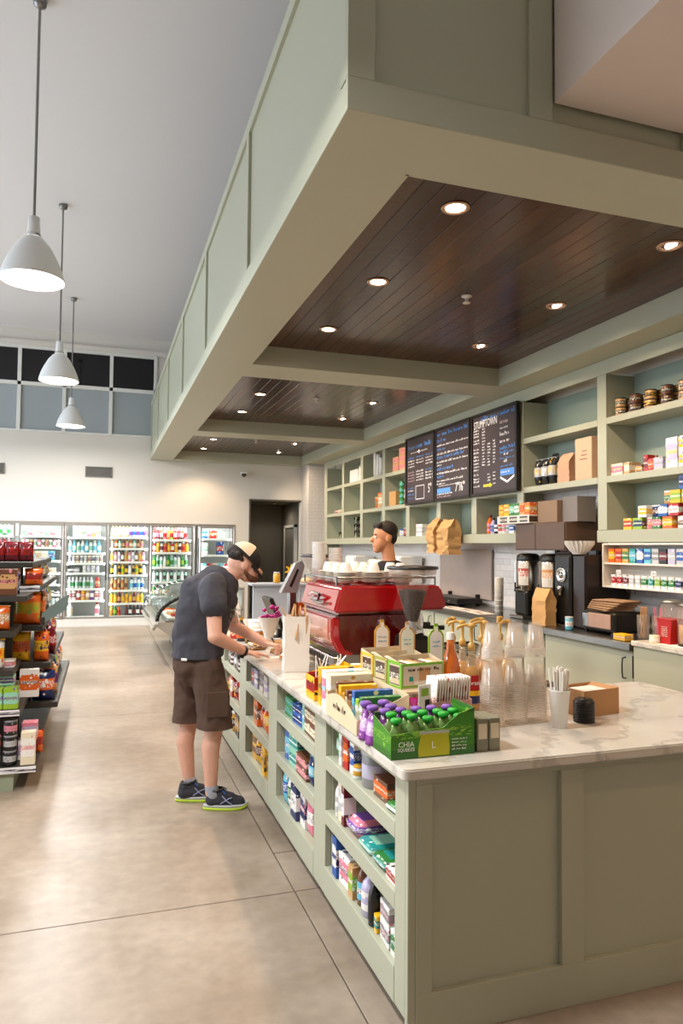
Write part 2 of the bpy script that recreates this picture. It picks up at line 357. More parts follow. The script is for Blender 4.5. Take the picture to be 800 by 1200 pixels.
pl = [mat(f'dark_stained_plank_{i}', cc, .2, var=.25, scale=9, bump=.12) for i, cc in enumerate(('3a2017', '42261b', '311a12', '4a2c20'))]
for a, b_ in coffers:
    obj('tray_side', MB().box(1.36, 1.375, a, b_, ZS, ZT+.02).box(4.155, 4.17, a, b_, ZS, ZT+.02).box(1.36, 4.17, a-.0, a+.015, ZS, ZT+.02).box(1.36, 4.17, b_-.015, b_, ZS, ZT+.02), SAGE, sf)
    n = 22; wd = (4.155-1.375)/n
    shared = None
    for k in range(n):
        if shared is None: shared = [MB().cbox(0, wd-.003, 0, b_-a-.03, 0, .018, .004).mesh('plank', q) for q in pl]
        link('plank', shared[rng.randrange(4)], sf, (1.375+k*wd+.0015, a+.015, ZT+rng.uniform(0, .0015)))
# board-and-batten trim on the aisle face and front
for i, y in enumerate([4.95, 7.14, 9.32, 11.45, 13.6, 15.4]):
    obj('batten', MB().cbox(SX0, SX0+.024, y-.045, y+.045, ZS+.13, SZT-.09, .002), SAGE, sf)
obj('corner_batten', MB().cbox(SX0, SX0+.12, SY0, SY0+.024, ZS+.142, SZT-.1, .002).cbox(SX0, SX0+.024, SY0+.024, SY0+.1, ZS+.142, SZT-.1, .002), SAGE, sf)
obj('rail', MB().cbox(SX0, SX0+.024, SY0+.024, SY1, ZS+.001, ZS+.13, .002), SAGE, sf); obj('rail', MB().cbox(SX0, SX0+.024, SY0+.024, SY1, SZT-.09, SZT, .002), SAGE, sf)
for x0, x1 in ((1.79, 1.91), (2.66, 2.78), (3.5, 3.62)): obj('batten', MB().cbox(x0, x1, SY0, SY0+.024, ZS+.142, SZT-.1, .002), SAGE, sf)
obj('rail', MB().cbox(SX0, 4.86, SY0, SY0+.024, ZS+.001, 3.602, .002), SAGE, sf); obj('rail', MB().cbox(SX0, 4.86, SY0, SY0+.024, SZT-.1, SZT, .002), SAGE, sf)
# white bulkhead towards the entrance
BK = mat('bulkhead_paint', 'd9cdc6', .6, var=.015)
struct('beam_bulkhead', MB().box(1.92, 4.86, -5, SY0-.002, 3.69, 6.02), BK)
for x, y, nn in ((3.0, 1.1, 'near aisle side'), (4.2, 1.1, 'near wall side'), (3.0, -1.2, 'far aisle side'), (4.2, -1.2, 'far wall side')):
    a = empty('downlight', f'recessed downlight in the white bulkhead beside the camera, {nn}', 'ceiling light', (x, y, 3.69), group='downlights in the bulkhead')
    link('trim_ring', DLm, a); link('lamp_disc', DLd, a); spot((0, 0, -.02), 24, 130, col=(1, .62, .34), parent=a)
# ================================================================ marble
def marble(name, warm=0):
    m = bpy.data.materials.new(name); m.use_nodes = True; nt = m.node_tree; N = nt.nodes; L = nt.links; b = N['Principled BSDF']
    tc = N.new('ShaderNodeTexCoord'); w = N.new('ShaderNodeTexWave'); w.inputs['Scale'].default_value = 1.5; w.inputs['Distortion'].default_value = 14; w.inputs['Detail'].default_value = 8; w.inputs['Detail Scale'].default_value = 1.1; w.inputs['Detail Roughness'].default_value = .65
    mp = N.new('ShaderNodeMapping'); mp.inputs['Rotation'].default_value = (.3, .2, .9); L.new(tc.outputs['Object'], mp.inputs[0]); L.new(mp.outputs[0], w.inputs['Vector'])
    cr = N.new('ShaderNodeValToRGB'); e = cr.color_ramp.elements; e[0].position = 0; e[0].color = (*hx('bdb6ac'), 1); e[1].position = .2; e[1].color = (*hx('d3ccc1'), 1)
    L.new(w.outputs['Fac'], cr.inputs[0])
    n = N.new('ShaderNodeTexNoise'); n.inputs['Scale'].default_value = 3.5; n.inputs['Detail'].default_value = 6; L.new(tc.outputs['Object'], n.inputs['Vector'])
    mx = N.new('ShaderNodeMix'); mx.data_type = 'RGBA'; mx.blend_type = 'SOFT_LIGHT'; mx.inputs[0].default_value = .45; L.new(cr.outputs[0], mx.inputs[6]); L.new(n.outputs['Fac'], mx.inputs[7])
    L.new(mx.outputs[2], b.inputs['Base Color']); b.inputs['Roughness'].default_value = .16; return m
MARBLE = marble('carrara_marble')
def slab(name, poly, z0, z1, rad, matl, label, cat):
    """worktop with rounded corners and eased edges"""
    pts = []; n = len(poly)
    for i in range(n):
        p, a, b = Vector(poly[i]), Vector(poly[i-1]), Vector(poly[(i+1) % n]); d0 = (a-p).normalized(); d1 = (b-p).normalized()
        p0, p1 = p+d0*rad, p+d1*rad
        for k in range(6): 
            t = k/5; pts.append((p0*(1-t)**2+p*2*t*(1-t)+p1*t*t)[:])
    bm = bmesh.new(); f = bm.faces.new([bm.verts.new((x, y, z0)) for x, y in pts]); r = bmesh.ops.extrude_face_region(bm, geom=[f])
    bmesh.ops.translate(bm, vec=(0, 0, z1-z0), verts=[v for v in r['geom'] if isinstance(v, bmesh.types.BMVert)])
    bmesh.ops.recalc_face_normals(bm, faces=bm.faces)
    bmesh.ops.bevel(bm, geom=[e for e in bm.edges if e.calc_face_angle(0) > 1], offset=.005, segments=2, affect='EDGES')
    me = bpy.data.meshes.new(name); bm.to_mesh(me); bm.free(); me.materials.append(matl); smooth_by_angle(me, 30)
    return tag(link(name, me), label, cat)
CT = .91
slab('marble_worktop', [(.965, 2.225), (2.9, 2.225), (2.9, 3.345), (2.0, 3.345), (2.0, 7.35), (.965, 7.35)], .873, CT, .03, MARBLE, 'pale veined marble worktop of the front counter, full of goods', 'counter')

# ================================================================ open-shelf cabinets under the worktop
stile = [(2.285, 2.376), (3.20, 3.385), (4.18, 4.39), (5.13, 5.37), (6.095, 6.31), (7.07, 7.28)]
SHZ = [.19, .445, .69]
bayn = ['nearest', 'second', 'third', 'fourth', 'farthest']
BAYS = []
for i in range(5):
    y0, y1 = stile[i][1], stile[i+1][0]; ya = stile[i][0] if i else 2.285; yb = (stile[i+1][0]) if i < 4 else 7.28
    t = empty('display_cabinet', f'sage green open-shelf cabinet, {bayn[i]} bay of the counter face', 'cabinet', (1.0, ya, 0), group='open-shelf bays of the counter face')
    T = Matrix.Translation((-1.0, -ya, 0))
    def part(nm, f):
        q = MB(); q.T = T; f(q); return obj(nm, q, SAGE, t)
    part('stile', lambda q: q.cbox(1.0, 1.03, stile[i][0], stile[i][1], .065, .873, .002))
    part('side_panel', lambda q: q.box(1.03, 1.42, y0-.02, y0, .10, .87)); part('side_panel', lambda q: q.box(1.03, 1.42, y1-.001 if i < 4 else y1, y1+.0 if i < 4 else y1+.018, .10, .87)) if i == 4 else part('side_panel', lambda q: q.box(1.03, 1.42, y1-.012, y1-.001, .10, .87))
    part('back_panel', lambda q: q.box(1.42, 1.435, ya+.01, yb-.01, .02, .87))
    part('top_rail', lambda q: q.cbox(1.002, 1.03, y0, y1, .838, .873, .002))
    part('plinth_board', lambda q: q.cbox(.998, 1.022, y0-.0, y1+.0 if i < 4 else 7.07, .065, .19, .002))
    part('shelf', lambda q: q.cbox(1.022, 1.42, y0, y1, .165, .19, .001))
    for z in SHZ[1:]: part('shelf', lambda q: q.cbox(1.003, 1.42, y0+.001, y1-.001, z-.032, z, .002)); part('shelf_edge', lambda q: q.cbox(.999, 1.018, y0, y1, z-.062, z-.001, .002))
    part('toe_kick', lambda q: q.box(1.07, 1.09, ya+.02, yb-.002, .0, .10))
    if i == 4: part('stile', lambda q: q.cbox(1.0, 1.03, 7.07, 7.28, .065, .873, .002))
    BAYS.append((y0, y1))
# panelled end of the counter, facing the entrance
pe = empty('counter_end_panel', 'sage green panelled counter end with two recessed panels under marble', 'cabinet', (1.0, 2.26, 0))
T = Matrix.Translation((-1.0, -2.26, 0))
def ep(nm, f):
    q = MB(); q.T = T; f(q); return obj(nm, q, SAGE, pe)
ep('corner_post', lambda q: q.cbox(1.0, 1.03, 2.262, 2.285, 0, .873, .002))
xs2 = [(1.03, 1.09), (1.607, 1.703), (2.22, 2.316), (2.80, 2.87)]
for a, b_ in xs2: ep('stile', lambda q: q.cbox(a, b_, 2.26, 2.282, .149, .846, .0015))
ep('rail', lambda q: q.cbox(1.03, 2.87, 2.26, 2.282, 0, .149, .0015)); ep('rail', lambda q: q.cbox(1.03, 2.87, 2.26, 2.282, .846, .873, .0015))
for (a, _a), (b_, _b) in zip(xs2[:-1], xs2[1:]): ep('recessed_panel', lambda q: q.box(_a-.004, b_+.004, 2.28, 2.29, .14, .85))
ep('side_panel', lambda q: q.box(2.85, 2.87, 2.29, 3.32, 0, .873)); ep('back_panel', lambda q: q.box(2.0, 2.85, 3.30, 3.32, 0, .873)); ep('side_panel', lambda q: q.box(1.97, 1.99, 3.32, 7.28, 0, .873))
ep('end_panel', lambda q: q.box(1.44, 1.97, 7.26, 7.28, 0, .873))

# ================================================================ wall shelving on the right
WX, WB = 4.5, 4.83
st = [14.6, 13.43, 12.35, 11.27, 10.25, 9.17, 8.15, 7.08, 5.67, 4.26, 2.86]
SW = .13
wcol = ['farthest column', 'second column from the far end', 'third column from the far end', 'fourth column from the far end', 'column behind the far menu board', 'column under the middle menu board', 'column under the near menu board', 'wide column beside the menu boards', 'widest column above the small rack', 'column at the picture edge']
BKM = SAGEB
TILE = [mat('glazed_tile_a', 'dcd6d2', .15, var=.01), mat('glazed_tile_b', 'd8d2ce', .15, var=.01), mat('glazed_tile_c', 'dfd9d5', .15, var=.01)]
COLS = []
for i in range(10):
    yf, yn = st[i], st[i+1]          # far and near
    a, b_ = yn+SW/2, yf-SW/2
    if i == 0: b_ = 14.46
    t = empty('built_in_shelving', f'sage green built-in wall shelving, {wcol[i]}', 'shelf', (WX, yn, 1.7), group='columns of built-in wall shelving')
    T = Matrix.Translation((-WX, -yn, -1.7)); zlow = 2.26 if i == 7 else 1.72
    def wp(nm, f, m=SAGE):
        q = MB(); q.T = T; f(q); return obj(nm, q, m, t)
    wp('stile', lambda q: q.cbox(WX, WX+.022, yn-SW/2+.001, yn+SW/2-.001, 1.838, 3.3215, .002))
    wp('side_panel', lambda q: q.box(WX+.0235, WB, a-.02, a, 1.84, 3.32)); wp('side_panel', lambda q: q.box(WX+.0235, WB, b_, b_+.02, 2.30 if i == 7 else 1.84, 3.32))
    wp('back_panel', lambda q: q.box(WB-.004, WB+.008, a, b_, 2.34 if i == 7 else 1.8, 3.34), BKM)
    for z in (2.90, 2.345): wp('shelf', lambda q: q.cbox(WX-.001, WB-.004, a+.001, b_-.001, z-.062, z, .002))
    if i != 7: wp('ledge', lambda q: q.cbox(WX-.012, WB, yn-SW/2+.0015 if i in (6, 9) else yn+.001, yf-.001 if i != 8 else yf+SW/2-.0015, 1.72, 1.8345, .002))
    COLS.append((a, b_))
ft = MB().cbox(WX-.005, WX+.02, 2.8, 14.66, 3.322, 3.458, .003); tf = empty('trim_3'); tf['kind'] = 'structure'; obj('fascia', ft, SAGE, tf)
obj('end_stile', MB().cbox(WX-.005, WX+.03, 14.46, 14.66, 0.9, 3.32, .003), SAGE, tf); obj('end_side', MB().box(WX+.02, WB, 14.60, 14.66, .9, 3.32), SAGE, tf)

# ================================================================ tiled wall (running bond)
def tile_wall(name, x, y0, y1, z0, z1, keep):
    """tiles on the plane x; the ones inside a keep window are single objects, the rest is one joined part"""
    w = struct(name, MB().box(x+.004, x+.03, y0, y1, z0, z1), mat('grout', 'b9b3ac', .8)); tw, th, g = .152, .076, .0025
    me = [MB().cbox(0, .007, g/2, tw-g/2, g/2, th-g/2, .0015).mesh('tile', q) for q in TILE]; rest = MB(); nk = 0
    r = 0; z = z0
    while z+th < z1+.01:
        y = y0+(tw/2 if r % 2 else 0)
        while y+tw < y1+.001:
            if nk < 290 and any(k[0] <= y and y+tw <= k[1] and k[2] <= z and z+th <= k[3] for k in keep): link('tile', me[rng.randrange(3)], w, (x-.0035, y, z)); nk += 1
            else: rest.box(x-.0035, x+.0035, y+g/2, y+tw-g/2, z+g/2, z+th-g/2)
            y += tw
        z += th; r += 1
    if rest.f: tag(obj('tiles', rest, TILE[0], w), kind='stuff')
tile_wall('wall_tile_splashback', 4.843, 2.6, 14.6, .92, 2.60, [(7.0, 8.35, 1.0, 1.75), (5.65, 7.05, 1.9, 2.3), (4.2, 5.7, .95, 1.32)])
# tiled return at the far end, facing the entrance
w = struct('wall_tile_return', MB().box(4.23, 4.86, 14.98, 15.5, 0, 3.46), mat('grout', 'b9b3ac', .8)); q = MB()
for r in range(45):
    x = 4.232 - (.076 if r % 2 else 0)
    while x < 4.85:
        a, b_ = max(x, 4.232), min(x+.152, 4.858)
        if b_-a > .02: q.box(a+.0015, b_-.0015, 14.973, 14.981, r*.076+.0015, (r+1)*.076-.0015)
        x += .152
tag(obj('tiles', q, TILE[2], w), kind='stuff')

# ================================================================ menu boards
BF = mat('menu_frame_black', '1d1512', .35, var=.1); BP = mat('menu_blackboard', '3e3336', .45, var=.05, scale=3)
TW = mat('chalk_white', 'ffffff', .8, emit=0, var=.1, scale=40); TB = mat('chalk_blue', '5c95e0', .8, var=.15, scale=40); TY = mat('chalk_yellow', 'd9c443', .8, var=.1); TP = mat('chalk_pink', 'c9aab0', .8, var=.1)
def scribble(mb, u0, u1, v, h, seed):
    r = random.Random(seed); u = u0
    while u < u1:
        n = r.randint(3, 7)
        for k in range(n):
            if u > u1: break
            wv = r.uniform(.5, .9)*h; hh = h*r.choice((.6, .6, .65, 1)); 
            mb.box(-.0012, 0, -(u+wv*.25), -u, v, v+hh)
            if r.random() < .7: mb.box(-.0012, 0, -(u+wv*.8), -(u), v+hh*.8*r.random(), v+hh*.8*r.random()+h*.16)
            if r.random() < .5: mb.box(-.0012, 0, -(u+wv*.85), -(u+wv*.62), v, v+hh*.8)
            u += wv
        u += h*.6
def board(y0, y1, label, rows, extra):
    """u runs from the far edge towards the near edge (left to right for a reader), v upwards, both in metres"""
    wy = y1-y0; b = empty('menu_board', label, 'sign', (4.455, y1, 2.305), group=None); H = 1.03
    fr = MB().cbox(-.035, .01, -wy, 0, 0, .035).cbox(-.035, .01, -wy, 0, H-.035, H).cbox(-.035, .01, -wy, -wy+.035, .035, H-.035).cbox(-.035, .01, -.035, 0, .035, H-.035)
    obj('frame', fr, BF, b); pb = obj('board_panel', MB().box(-.016, .004, -wy+.03, -.03, .03, H-.03), BP, b)
    for col in (TW, TB, TP):
        q = MB()
        for c, u0, u1, v, h in rows:
            if c is col: scribble(q, u0*wy, u1*wy, v*H, h*1.2, hash((u0, v)) % 999)
        if q.f: tag(link('chalk_lines', q.mesh('chalk_lines', col), pb, (-.0165, 0, 0)), kind='stuff')
    for s, sz, c, u, v, sx in extra: text(s, sz, c, pb, (-.017, -u*wy, v*H), (R(90), 0, R(-90)), .001, sx=sx)
    return b, pb, wy, H
rows = [(TB, .1, .85, .82, .06), (TW, .18, .75, .755, .018)]
for k, (u0, u1) in enumerate(((.08, .3), (.38, .62), (.7, .95))):
    for j in range(4 if k != 1 else 3): rows.append((TB if j == 0 else TW, u0, u1, .68-j*.042, .022 if j == 0 else .02))
    for j in range(4): rows.append(((TB if (k == 2 and j == 0) else (TP if k == 0 else TW)), u0, u1, .47-j*.042, .022))
rows += [(TB, .08, .3, .24, .02), (TW, .08, .3, .2, .018), (TB, .08, .3, .14, .03), (TB, .08, .28, .09, .02)]
b, pb, wy, H = board(9.17, 10.18, 'dark menu board with a white outlined square near the bottom', rows, [('5"', .19, TW, .84, .2, .7)])
q = MB(); y0, y1, z0, z1 = -.66*wy, -.36*wy, .07*H, .27*H
for a in ((y0, y1, z0, z0+.01), (y0, y1, z1-.01, z1), (y0, y0+.01, z0, z1), (y1-.01, y1, z0, z1)): q.box(-.0178, -.016, *a)
obj('outlined_square', q, TW, pb)
q = MB(); q.T = Matrix.Translation((-.0165, -.47*wy, .765*H)) @ Matrix.Rotation(R(90), 4, 'Y'); q.lathe([(.028, -.001), (.028, .001)], 14); obj('white_dot', q, TW, pb)
rows = [(TB, .04, .98, .885, .05), (TB, .04, .3, .80, .045), (TW, .04, .97, .745, .024), (TB, .04, .28, .69, .03), (TW, .04, .92, .63, .026), (TB, .04, .82, .575, .045), (TW, .04, .97, .52, .026), (TW, .04, .2, .48, .02),
        (TB, .04, .5, .42, .042), (TW, .04, .9, .365, .026), (TB, .04, .25, .315, .04), (TW, .04, .8, .265, .024), (TW, .04, .3, .225, .02), (TW, .1, .78, .2, .012), (TW, .04, .5, .085, .02), (TP, .04, .45, .05, .02)]
b, pb, wy, H = board(8.135, 9.14, 'dark menu board of long chalk lines and large white prices at the bottom', rows, [('7"/6"', .17, TW, .72, .15, .8)])
obj('blue_block', MB().box(-.0172, -.016, -.45*wy, -.05*wy, .105*H, .17*H), TB, pb)
rows = [(TB, .22, .93, .90, .05)]
for v in (.79, .755, .72, .67, .635, .56, .52, .47, .43, .39, .35, .31, .25, .2, .165, .11): rows.append((TW, .05, .17, v, .022))
for v in [.79-k*.036 for k in range(13)]: rows.append((TW, .25, .31, v, .02))
for v in [.6-k*.036 for k in range(8)]+[.24, .2, .165]: rows.append((TW, .37, .42, v, .02))
for v in [.62-k*.036 for k in range(8)]+[.25, .21, .17, .12]: rows.append((TW, .49, .54, v, .02))
rows += [(TP, .64, .8, .8, .05), (TW, .64, .8, .74, .02), (TW, .64, .82, .66, .04), (TW, .64, .82, .58, .04), (TB, .64, .93, .5, .04), (TB, .64, .93, .455, .03), (TW, .72, .8, .43, .03), (TB, .64, .93, .39, .02), (TW, .72, .8, .35, .03), (TB, .64, .9, .3, .02)]
b, pb, wy, H = board(7.03, 8.10, 'dark menu board with a drawn blue shield and a yellow arrow', rows, [('STUMPTOWN', .135, TW, .32, .86, .66)])
obj('shield_emblem', MB().prism([(-.93*wy, .2*H), (-.93*wy, .1*H+.18), (-.65*wy, .1*H+.18), (-.65*wy, .2*H)], -.018, -.016, 'x'), TB, pb)
q = MB()
for a in (((-.93*wy, .17*H), (-.79*wy, .11*H), (-.79*wy, .135*H), (-.93*wy, .195*H)), ((-.65*wy, .17*H), (-.79*wy, .11*H), (-.79*wy, .135*H), (-.65*wy, .195*H))): q.prism(list(a), -.019, -.016, 'x')
obj('shield_point', q, TW, pb)
q = MB(); scribble(q, 0, .2, 0, .03, 5); q.T = Matrix.Translation((0, -.66*wy, .22*H)); link('shield_lettering', q.mesh('shield_lettering', TW), pb, (-.0185, -.66*wy, .23*H))
obj('yellow_arrow', MB().prism([(-.28*wy, .10*H), (-.42*wy, .10*H), (-.42*wy, .085*H), (-.48*wy, .115*H), (-.42*wy, .145*H), (-.42*wy, .13*H), (-.28*wy, .13*H)], -.018, -.016, 'x'), TY, pb)

# ================================================================ back counter along the right wall
FX = 4.10
SB = empty('steel_worktop', 'brushed steel worktop of the back counter below the coffee brewers', 'counter', (4.05, 4.78, .87))
obj('top_sheet', MB().cbox(0, .79, 0, 9.7, 0, .03, .004), STEEL, SB); obj('front_lip', MB().cbox(-.004, .004, 0, 9.7, -.03, .026, .003), STEEL, SB)
DO = [(4.80, 6.02), (6.04, 7.24), (7.26, 8.46), (8.48, 9.68), (9.7, 10.9), (10.92, 12.1), (12.12, 13.2), (13.22, 14.4)]
for i, (a, b_) in enumerate(DO):
    k = empty('base_cabinet', f'sage green base cabinet under the steel worktop, {["nearest, with black bow handle", "second from the near end", "third from the near end", "fourth from the near end", "fifth from the near end", "sixth from the near end", "seventh from the near end", "farthest"][i]}', 'cabinet', (FX, a, 0), group='base cabinets of the back counter')
    L_ = b_-a
    obj('body', MB().box(.02, .72, .001, L_-.001, .1, .869), SAGE, k); dd = obj('door', MB().cbox(0, .02, .004, L_-.004, .12, .835, .003), SAGE, k)
    if i == 0:
        pass
    h = MB(); yy = .09; h.tube([(-.0, yy, .60), (-.03, yy, .605), (-.036, yy, .65), (-.036, yy, .72), (-.03, yy, .765), (0, yy, .77)], .006, 8); obj('handle', h, BLACK, dd, smooth=True)
    obj('toe_kick', MB().box(.06, .08, 0, L_, 0, .1), SAGE, k)
obj_ = empty('marble_side_counter', 'white marble topped sage counter at the right picture edge', 'counter', (4.06, 2.9, 0))
obj('top_slab', MB().cbox(-.02, .78, 0, 1.86, .885, .925, .006), MARBLE, obj_); obj('front_panel', MB().cbox(0, .02, 0, 1.85, 0, .885), SAGE, obj_); obj('side_panel', MB().cbox(.02, .74, 1.83, 1.85, 0, .885), SAGE, obj_)
obj('hinge', MB().cbox(-.0, .014, 1.855, 1.87, .62, .80), BLACK, obj_)
# ================================================================ packaged goods: builders
PAL = dict(red='b0201f', orange='e0641b', yellow='f0b91c', green='2d7a35', lime='8fb52a', teal='1f8f8a', blue='2459a8', navy='1f2a5c', purple='6b3a8c', violet='7b4fa5', pink='dd7f95', magenta='b3287f',
           brown='6a4029', tan='c79a66', kraft='b58a5a', cream='e8dcc0', white='eeebe6', grey='8c8a8c', lilac='b9b2d0', black='1c1a1b', mint='8fc7b0', aqua='67b8cf', gold='c9962c', maroon='6d1c24', silver='b9bbbd', clear='dfe6e4', amber='b5601a')
def bodym(c, rough=.4): return mat('plain_'+c, PAL[c], rough, var=.04, scale=12)
_G = {}
def cached(key, fn):
    if key not in _G: _G[key] = fn()
    return _G[key]
def carton(w, h, d, c1, c2, c3='white'):
    m1 = cached(('ct', w, h, d, c1, c2, c3), lambda: MB().cbox(-d/2, d/2, -w/2, w/2, 0, h, .0015).mesh('carton', pack(PAL[c1], PAL[c2], PAL[c3])))
    m2 = cached(('cl', w, h, d, c1, c2, c3), lambda: MB().box(-d/2-.0009, -d/2, -w*.42, w*.42, h*.25, h*.8).mesh('label_panel', pack(PAL[c2], PAL[c3], PAL[c1], lo=.4, hi=.6)))
    o = link('carton', m1); link('label_panel', m2, o); return o
def bottle(w, h, d, c1, c2, c3='white', name='bottle', clear=False, cap=None):
    r = w/2
    def b():
        q = MB(); q.smooth = True; q.lathe([(r*.9, 0), (r, h*.02), (r, h*.58), (r*.85, h*.68), (r*.42, h*.8), (r*.36, h*.86)], 14); return q.mesh(name, mat('tinted_'+c1, PAL[c1], .15, coat=.3, var=.03, trans=.0) if not clear else mat('clear_bottle_'+c1, PAL[c1], .06, trans=.85, var=0))
    o = link(name, cached((name, w, h, c1, clear), b))
    def c():
        q = MB(); q.smooth = True; q.lathe([(r*.42, h*.86), (r*.44, h*.87), (r*.44, h*.98), (r*.38, h)], 12); return q.mesh('cap', bodym(cap or c3))
    link('cap', cached(('cap', w, h, cap or c3), c), o)
    def l():
        q = MB(); q.smooth = True; q.lathe([(r*1.012, h*.14), (r*1.012, h*.52)], 16, cap0=False, cap1=False); return q.mesh('label', pack(PAL[c2], PAL[c3], PAL[c1], lo=.35, hi=.65))
    link('label', cached(('lab', w, h, c1, c2, c3), l), o); return o
def can(w, h, d, c1, c2, c3='white', name='tin', lid=None):
    r = w/2
    def b():
        q = MB(); q.smooth = True; q.lathe([(r*.96, 0), (r, h*.03), (r, h*.88), (r*.97, h*.9)], 18); return q.mesh(name, pack(PAL[c1], PAL[c2], PAL[c3]))
    o = link(name, cached((name, w, h, c1, c2, c3), b))
    def c():
        q = MB(); q.smooth = True; q.lathe([(r*1.01, h*.88), (r*1.02, h*.9), (r*1.02, h*.99), (r*.98, h)], 18); return q.mesh('lid', bodym(lid or c3))
    link('lid', cached(('lid', w, h, lid or c3), c), o); return o
def pouch(w, h, d, c1, c2, c3='white', name='pouch'):
    """pillow-shaped bag with crimped top and bottom seals, front towards -X"""
    def b():
        bm = bmesh.new(); n, k = 8, 10; r = random.Random(hash((w, h)) % 99); rows = []
        for s in (-1, 1):
            for j in range(k+1):
                v = j/k; row = []
                for i in range(n+1):
                    u = i/n*2-1; pf = (1-u*u)**.6*(math.sin(math.pi*min(max((v-.04)/.9, 0), 1))**.55); row.append(bm.verts.new((s*d/2*pf+r.uniform(-.03, .03)*d*pf, u*w/2*(1-.05*math.sin(math.pi*v)), v*h)))
                rows.append(row)
        for s in range(2):
            for j in range(k):
                for i in range(n):
                    a, b_ = rows[s*(k+1)+j], rows[s*(k+1)+j+1]; bm.faces.new((a[i], a[i+1], b_[i+1], b_[i]))
        bmesh.ops.remove_doubles(bm, verts=bm.verts, dist=.0003); bmesh.ops.recalc_face_normals(bm, faces=bm.faces); me = bpy.data.meshes.new(name); bm.to_mesh(me); bm.free()
        me.materials.append(pack(PAL[c1], PAL[c2], PAL[c3], rough=.22, lo=.35, hi=.7)); me.polygons.foreach_set('use_smooth', [True]*len(me.polygons)); return me
    o = link(name, cached((name, w, h, d, c1, c2, c3), b))
    link('seal', cached(('seal', w, c2), lambda: MB().box(-.0012, .0012, -w/2, w/2, -.001, h*.05).mesh('seal', bodym(c2, .25))), o, (0, 0, h*.955)); return o
def pile(w, h, d, c1, c2, c3='white'):   # flat glove / wipe pack: low soft slab
    def b():
        q = MB(); q.smooth = True; a, e = w/2, d/2
        q.cbox(-e, e, -a, a, 0, h, h*.4); me = q.mesh('flat_packet', pack(PAL[c1], PAL[c2], PAL[c3], rough=.25)); return me
    o = link('flat_packet', cached(('pile', w, h, d, c1, c2, c3), b)); link('label_panel', cached(('pl2', w, h, d, c2), lambda: MB().box(-d*.3, d*.25, -w*.3, w*.3, h, h+.001).mesh('label_panel', bodym(c2))), o); return o
def bookv(w, h, d, c1, c2, c3='white'):
    o = link('book', cached(('bk', w, h, d, c1), lambda: MB().cbox(-d/2, d/2, -w/2, w/2, 0, h, .001).mesh('book', pack(PAL[c1], PAL[c2], PAL[c3]))))
    link('page_block', cached(('pb', w, h, d), lambda: MB().box(-d/2+.003, d/2+.0, -w/2+.002, w/2-.002, h, h+.0012).mesh('page_block', PAPERW)), o); return o
KIND = dict(box=(carton, 'carton'), bottle=(bottle, 'bottle'), tin=(can, 'tin'), pouch=(pouch, 'pouch'), flat=(pile, 'packet'), book=(bookv, 'book'),
            jar=(lambda *a: can(*a, name='jar'), 'jar'), tube=(lambda *a: bottle(*a, name='tube'), 'tube'))
CATS = dict(box='box', bottle='bottle', tin='tin', pouch='bag', flat='packet', book='book', jar='jar', tube='tube')
USED = {}
def uniq(lab):
    n = USED.get(lab, 0); USED[lab] = n+1
    return lab if n == 0 else lab+[', second one', ', third one', ', fourth one', ', fifth one', ', sixth one', ', seventh one', ', eighth one', ', ninth one'][min(n, 8)-1]
def put(kind, w, h, d, c1, c2, c3, loc, rz, where, group, noun=None, rot=None):
    fn, nn = KIND[kind]; o = fn(w, h, d, c1, c2, c3); nn = noun or nn
    o.location = loc; o.rotation_euler = rot or (0, 0, rz)
    col = f'{c1} and {c2}' if c1 != c2 else c1
    return tag(o, uniq(f'{col} {nn} {where}'), CATS[kind], f'{nn} {group}' if group else None)
def shelf_row(items, xf, y, z, where, gap=.004, grp=None, deep=1, rzf=0):
    """items from the near end to the far end; the front edge of each sits near x = xf, facing the aisle"""
    for it in items:
        if isinstance(it, (int, float)): y += it; continue
        kind, w, h, d, c1, c2 = it[:6]; c3 = it[6] if len(it) > 6 else 'white'; n = it[7] if len(it) > 7 else 1
        dd = w if kind in ('bottle', 'tin', 'jar', 'tube') else d; j = rng.uniform(0, .02)
        rz = rng.uniform(-.07, .07)
        for k in range(n):
            put(kind, w, h, d, c1, c2, c3, (xf+dd/2+.012+j+abs(rz)*w/2, y+w/2+.003+abs(rz)*dd/2, z+k*(h+.0006)+.0006), rz, where if n == 1 else where+(', lower' if k == 0 else ', upper'), where)
        y += w+.006+gap+abs(rz)*dd
    return y
B = 'box'
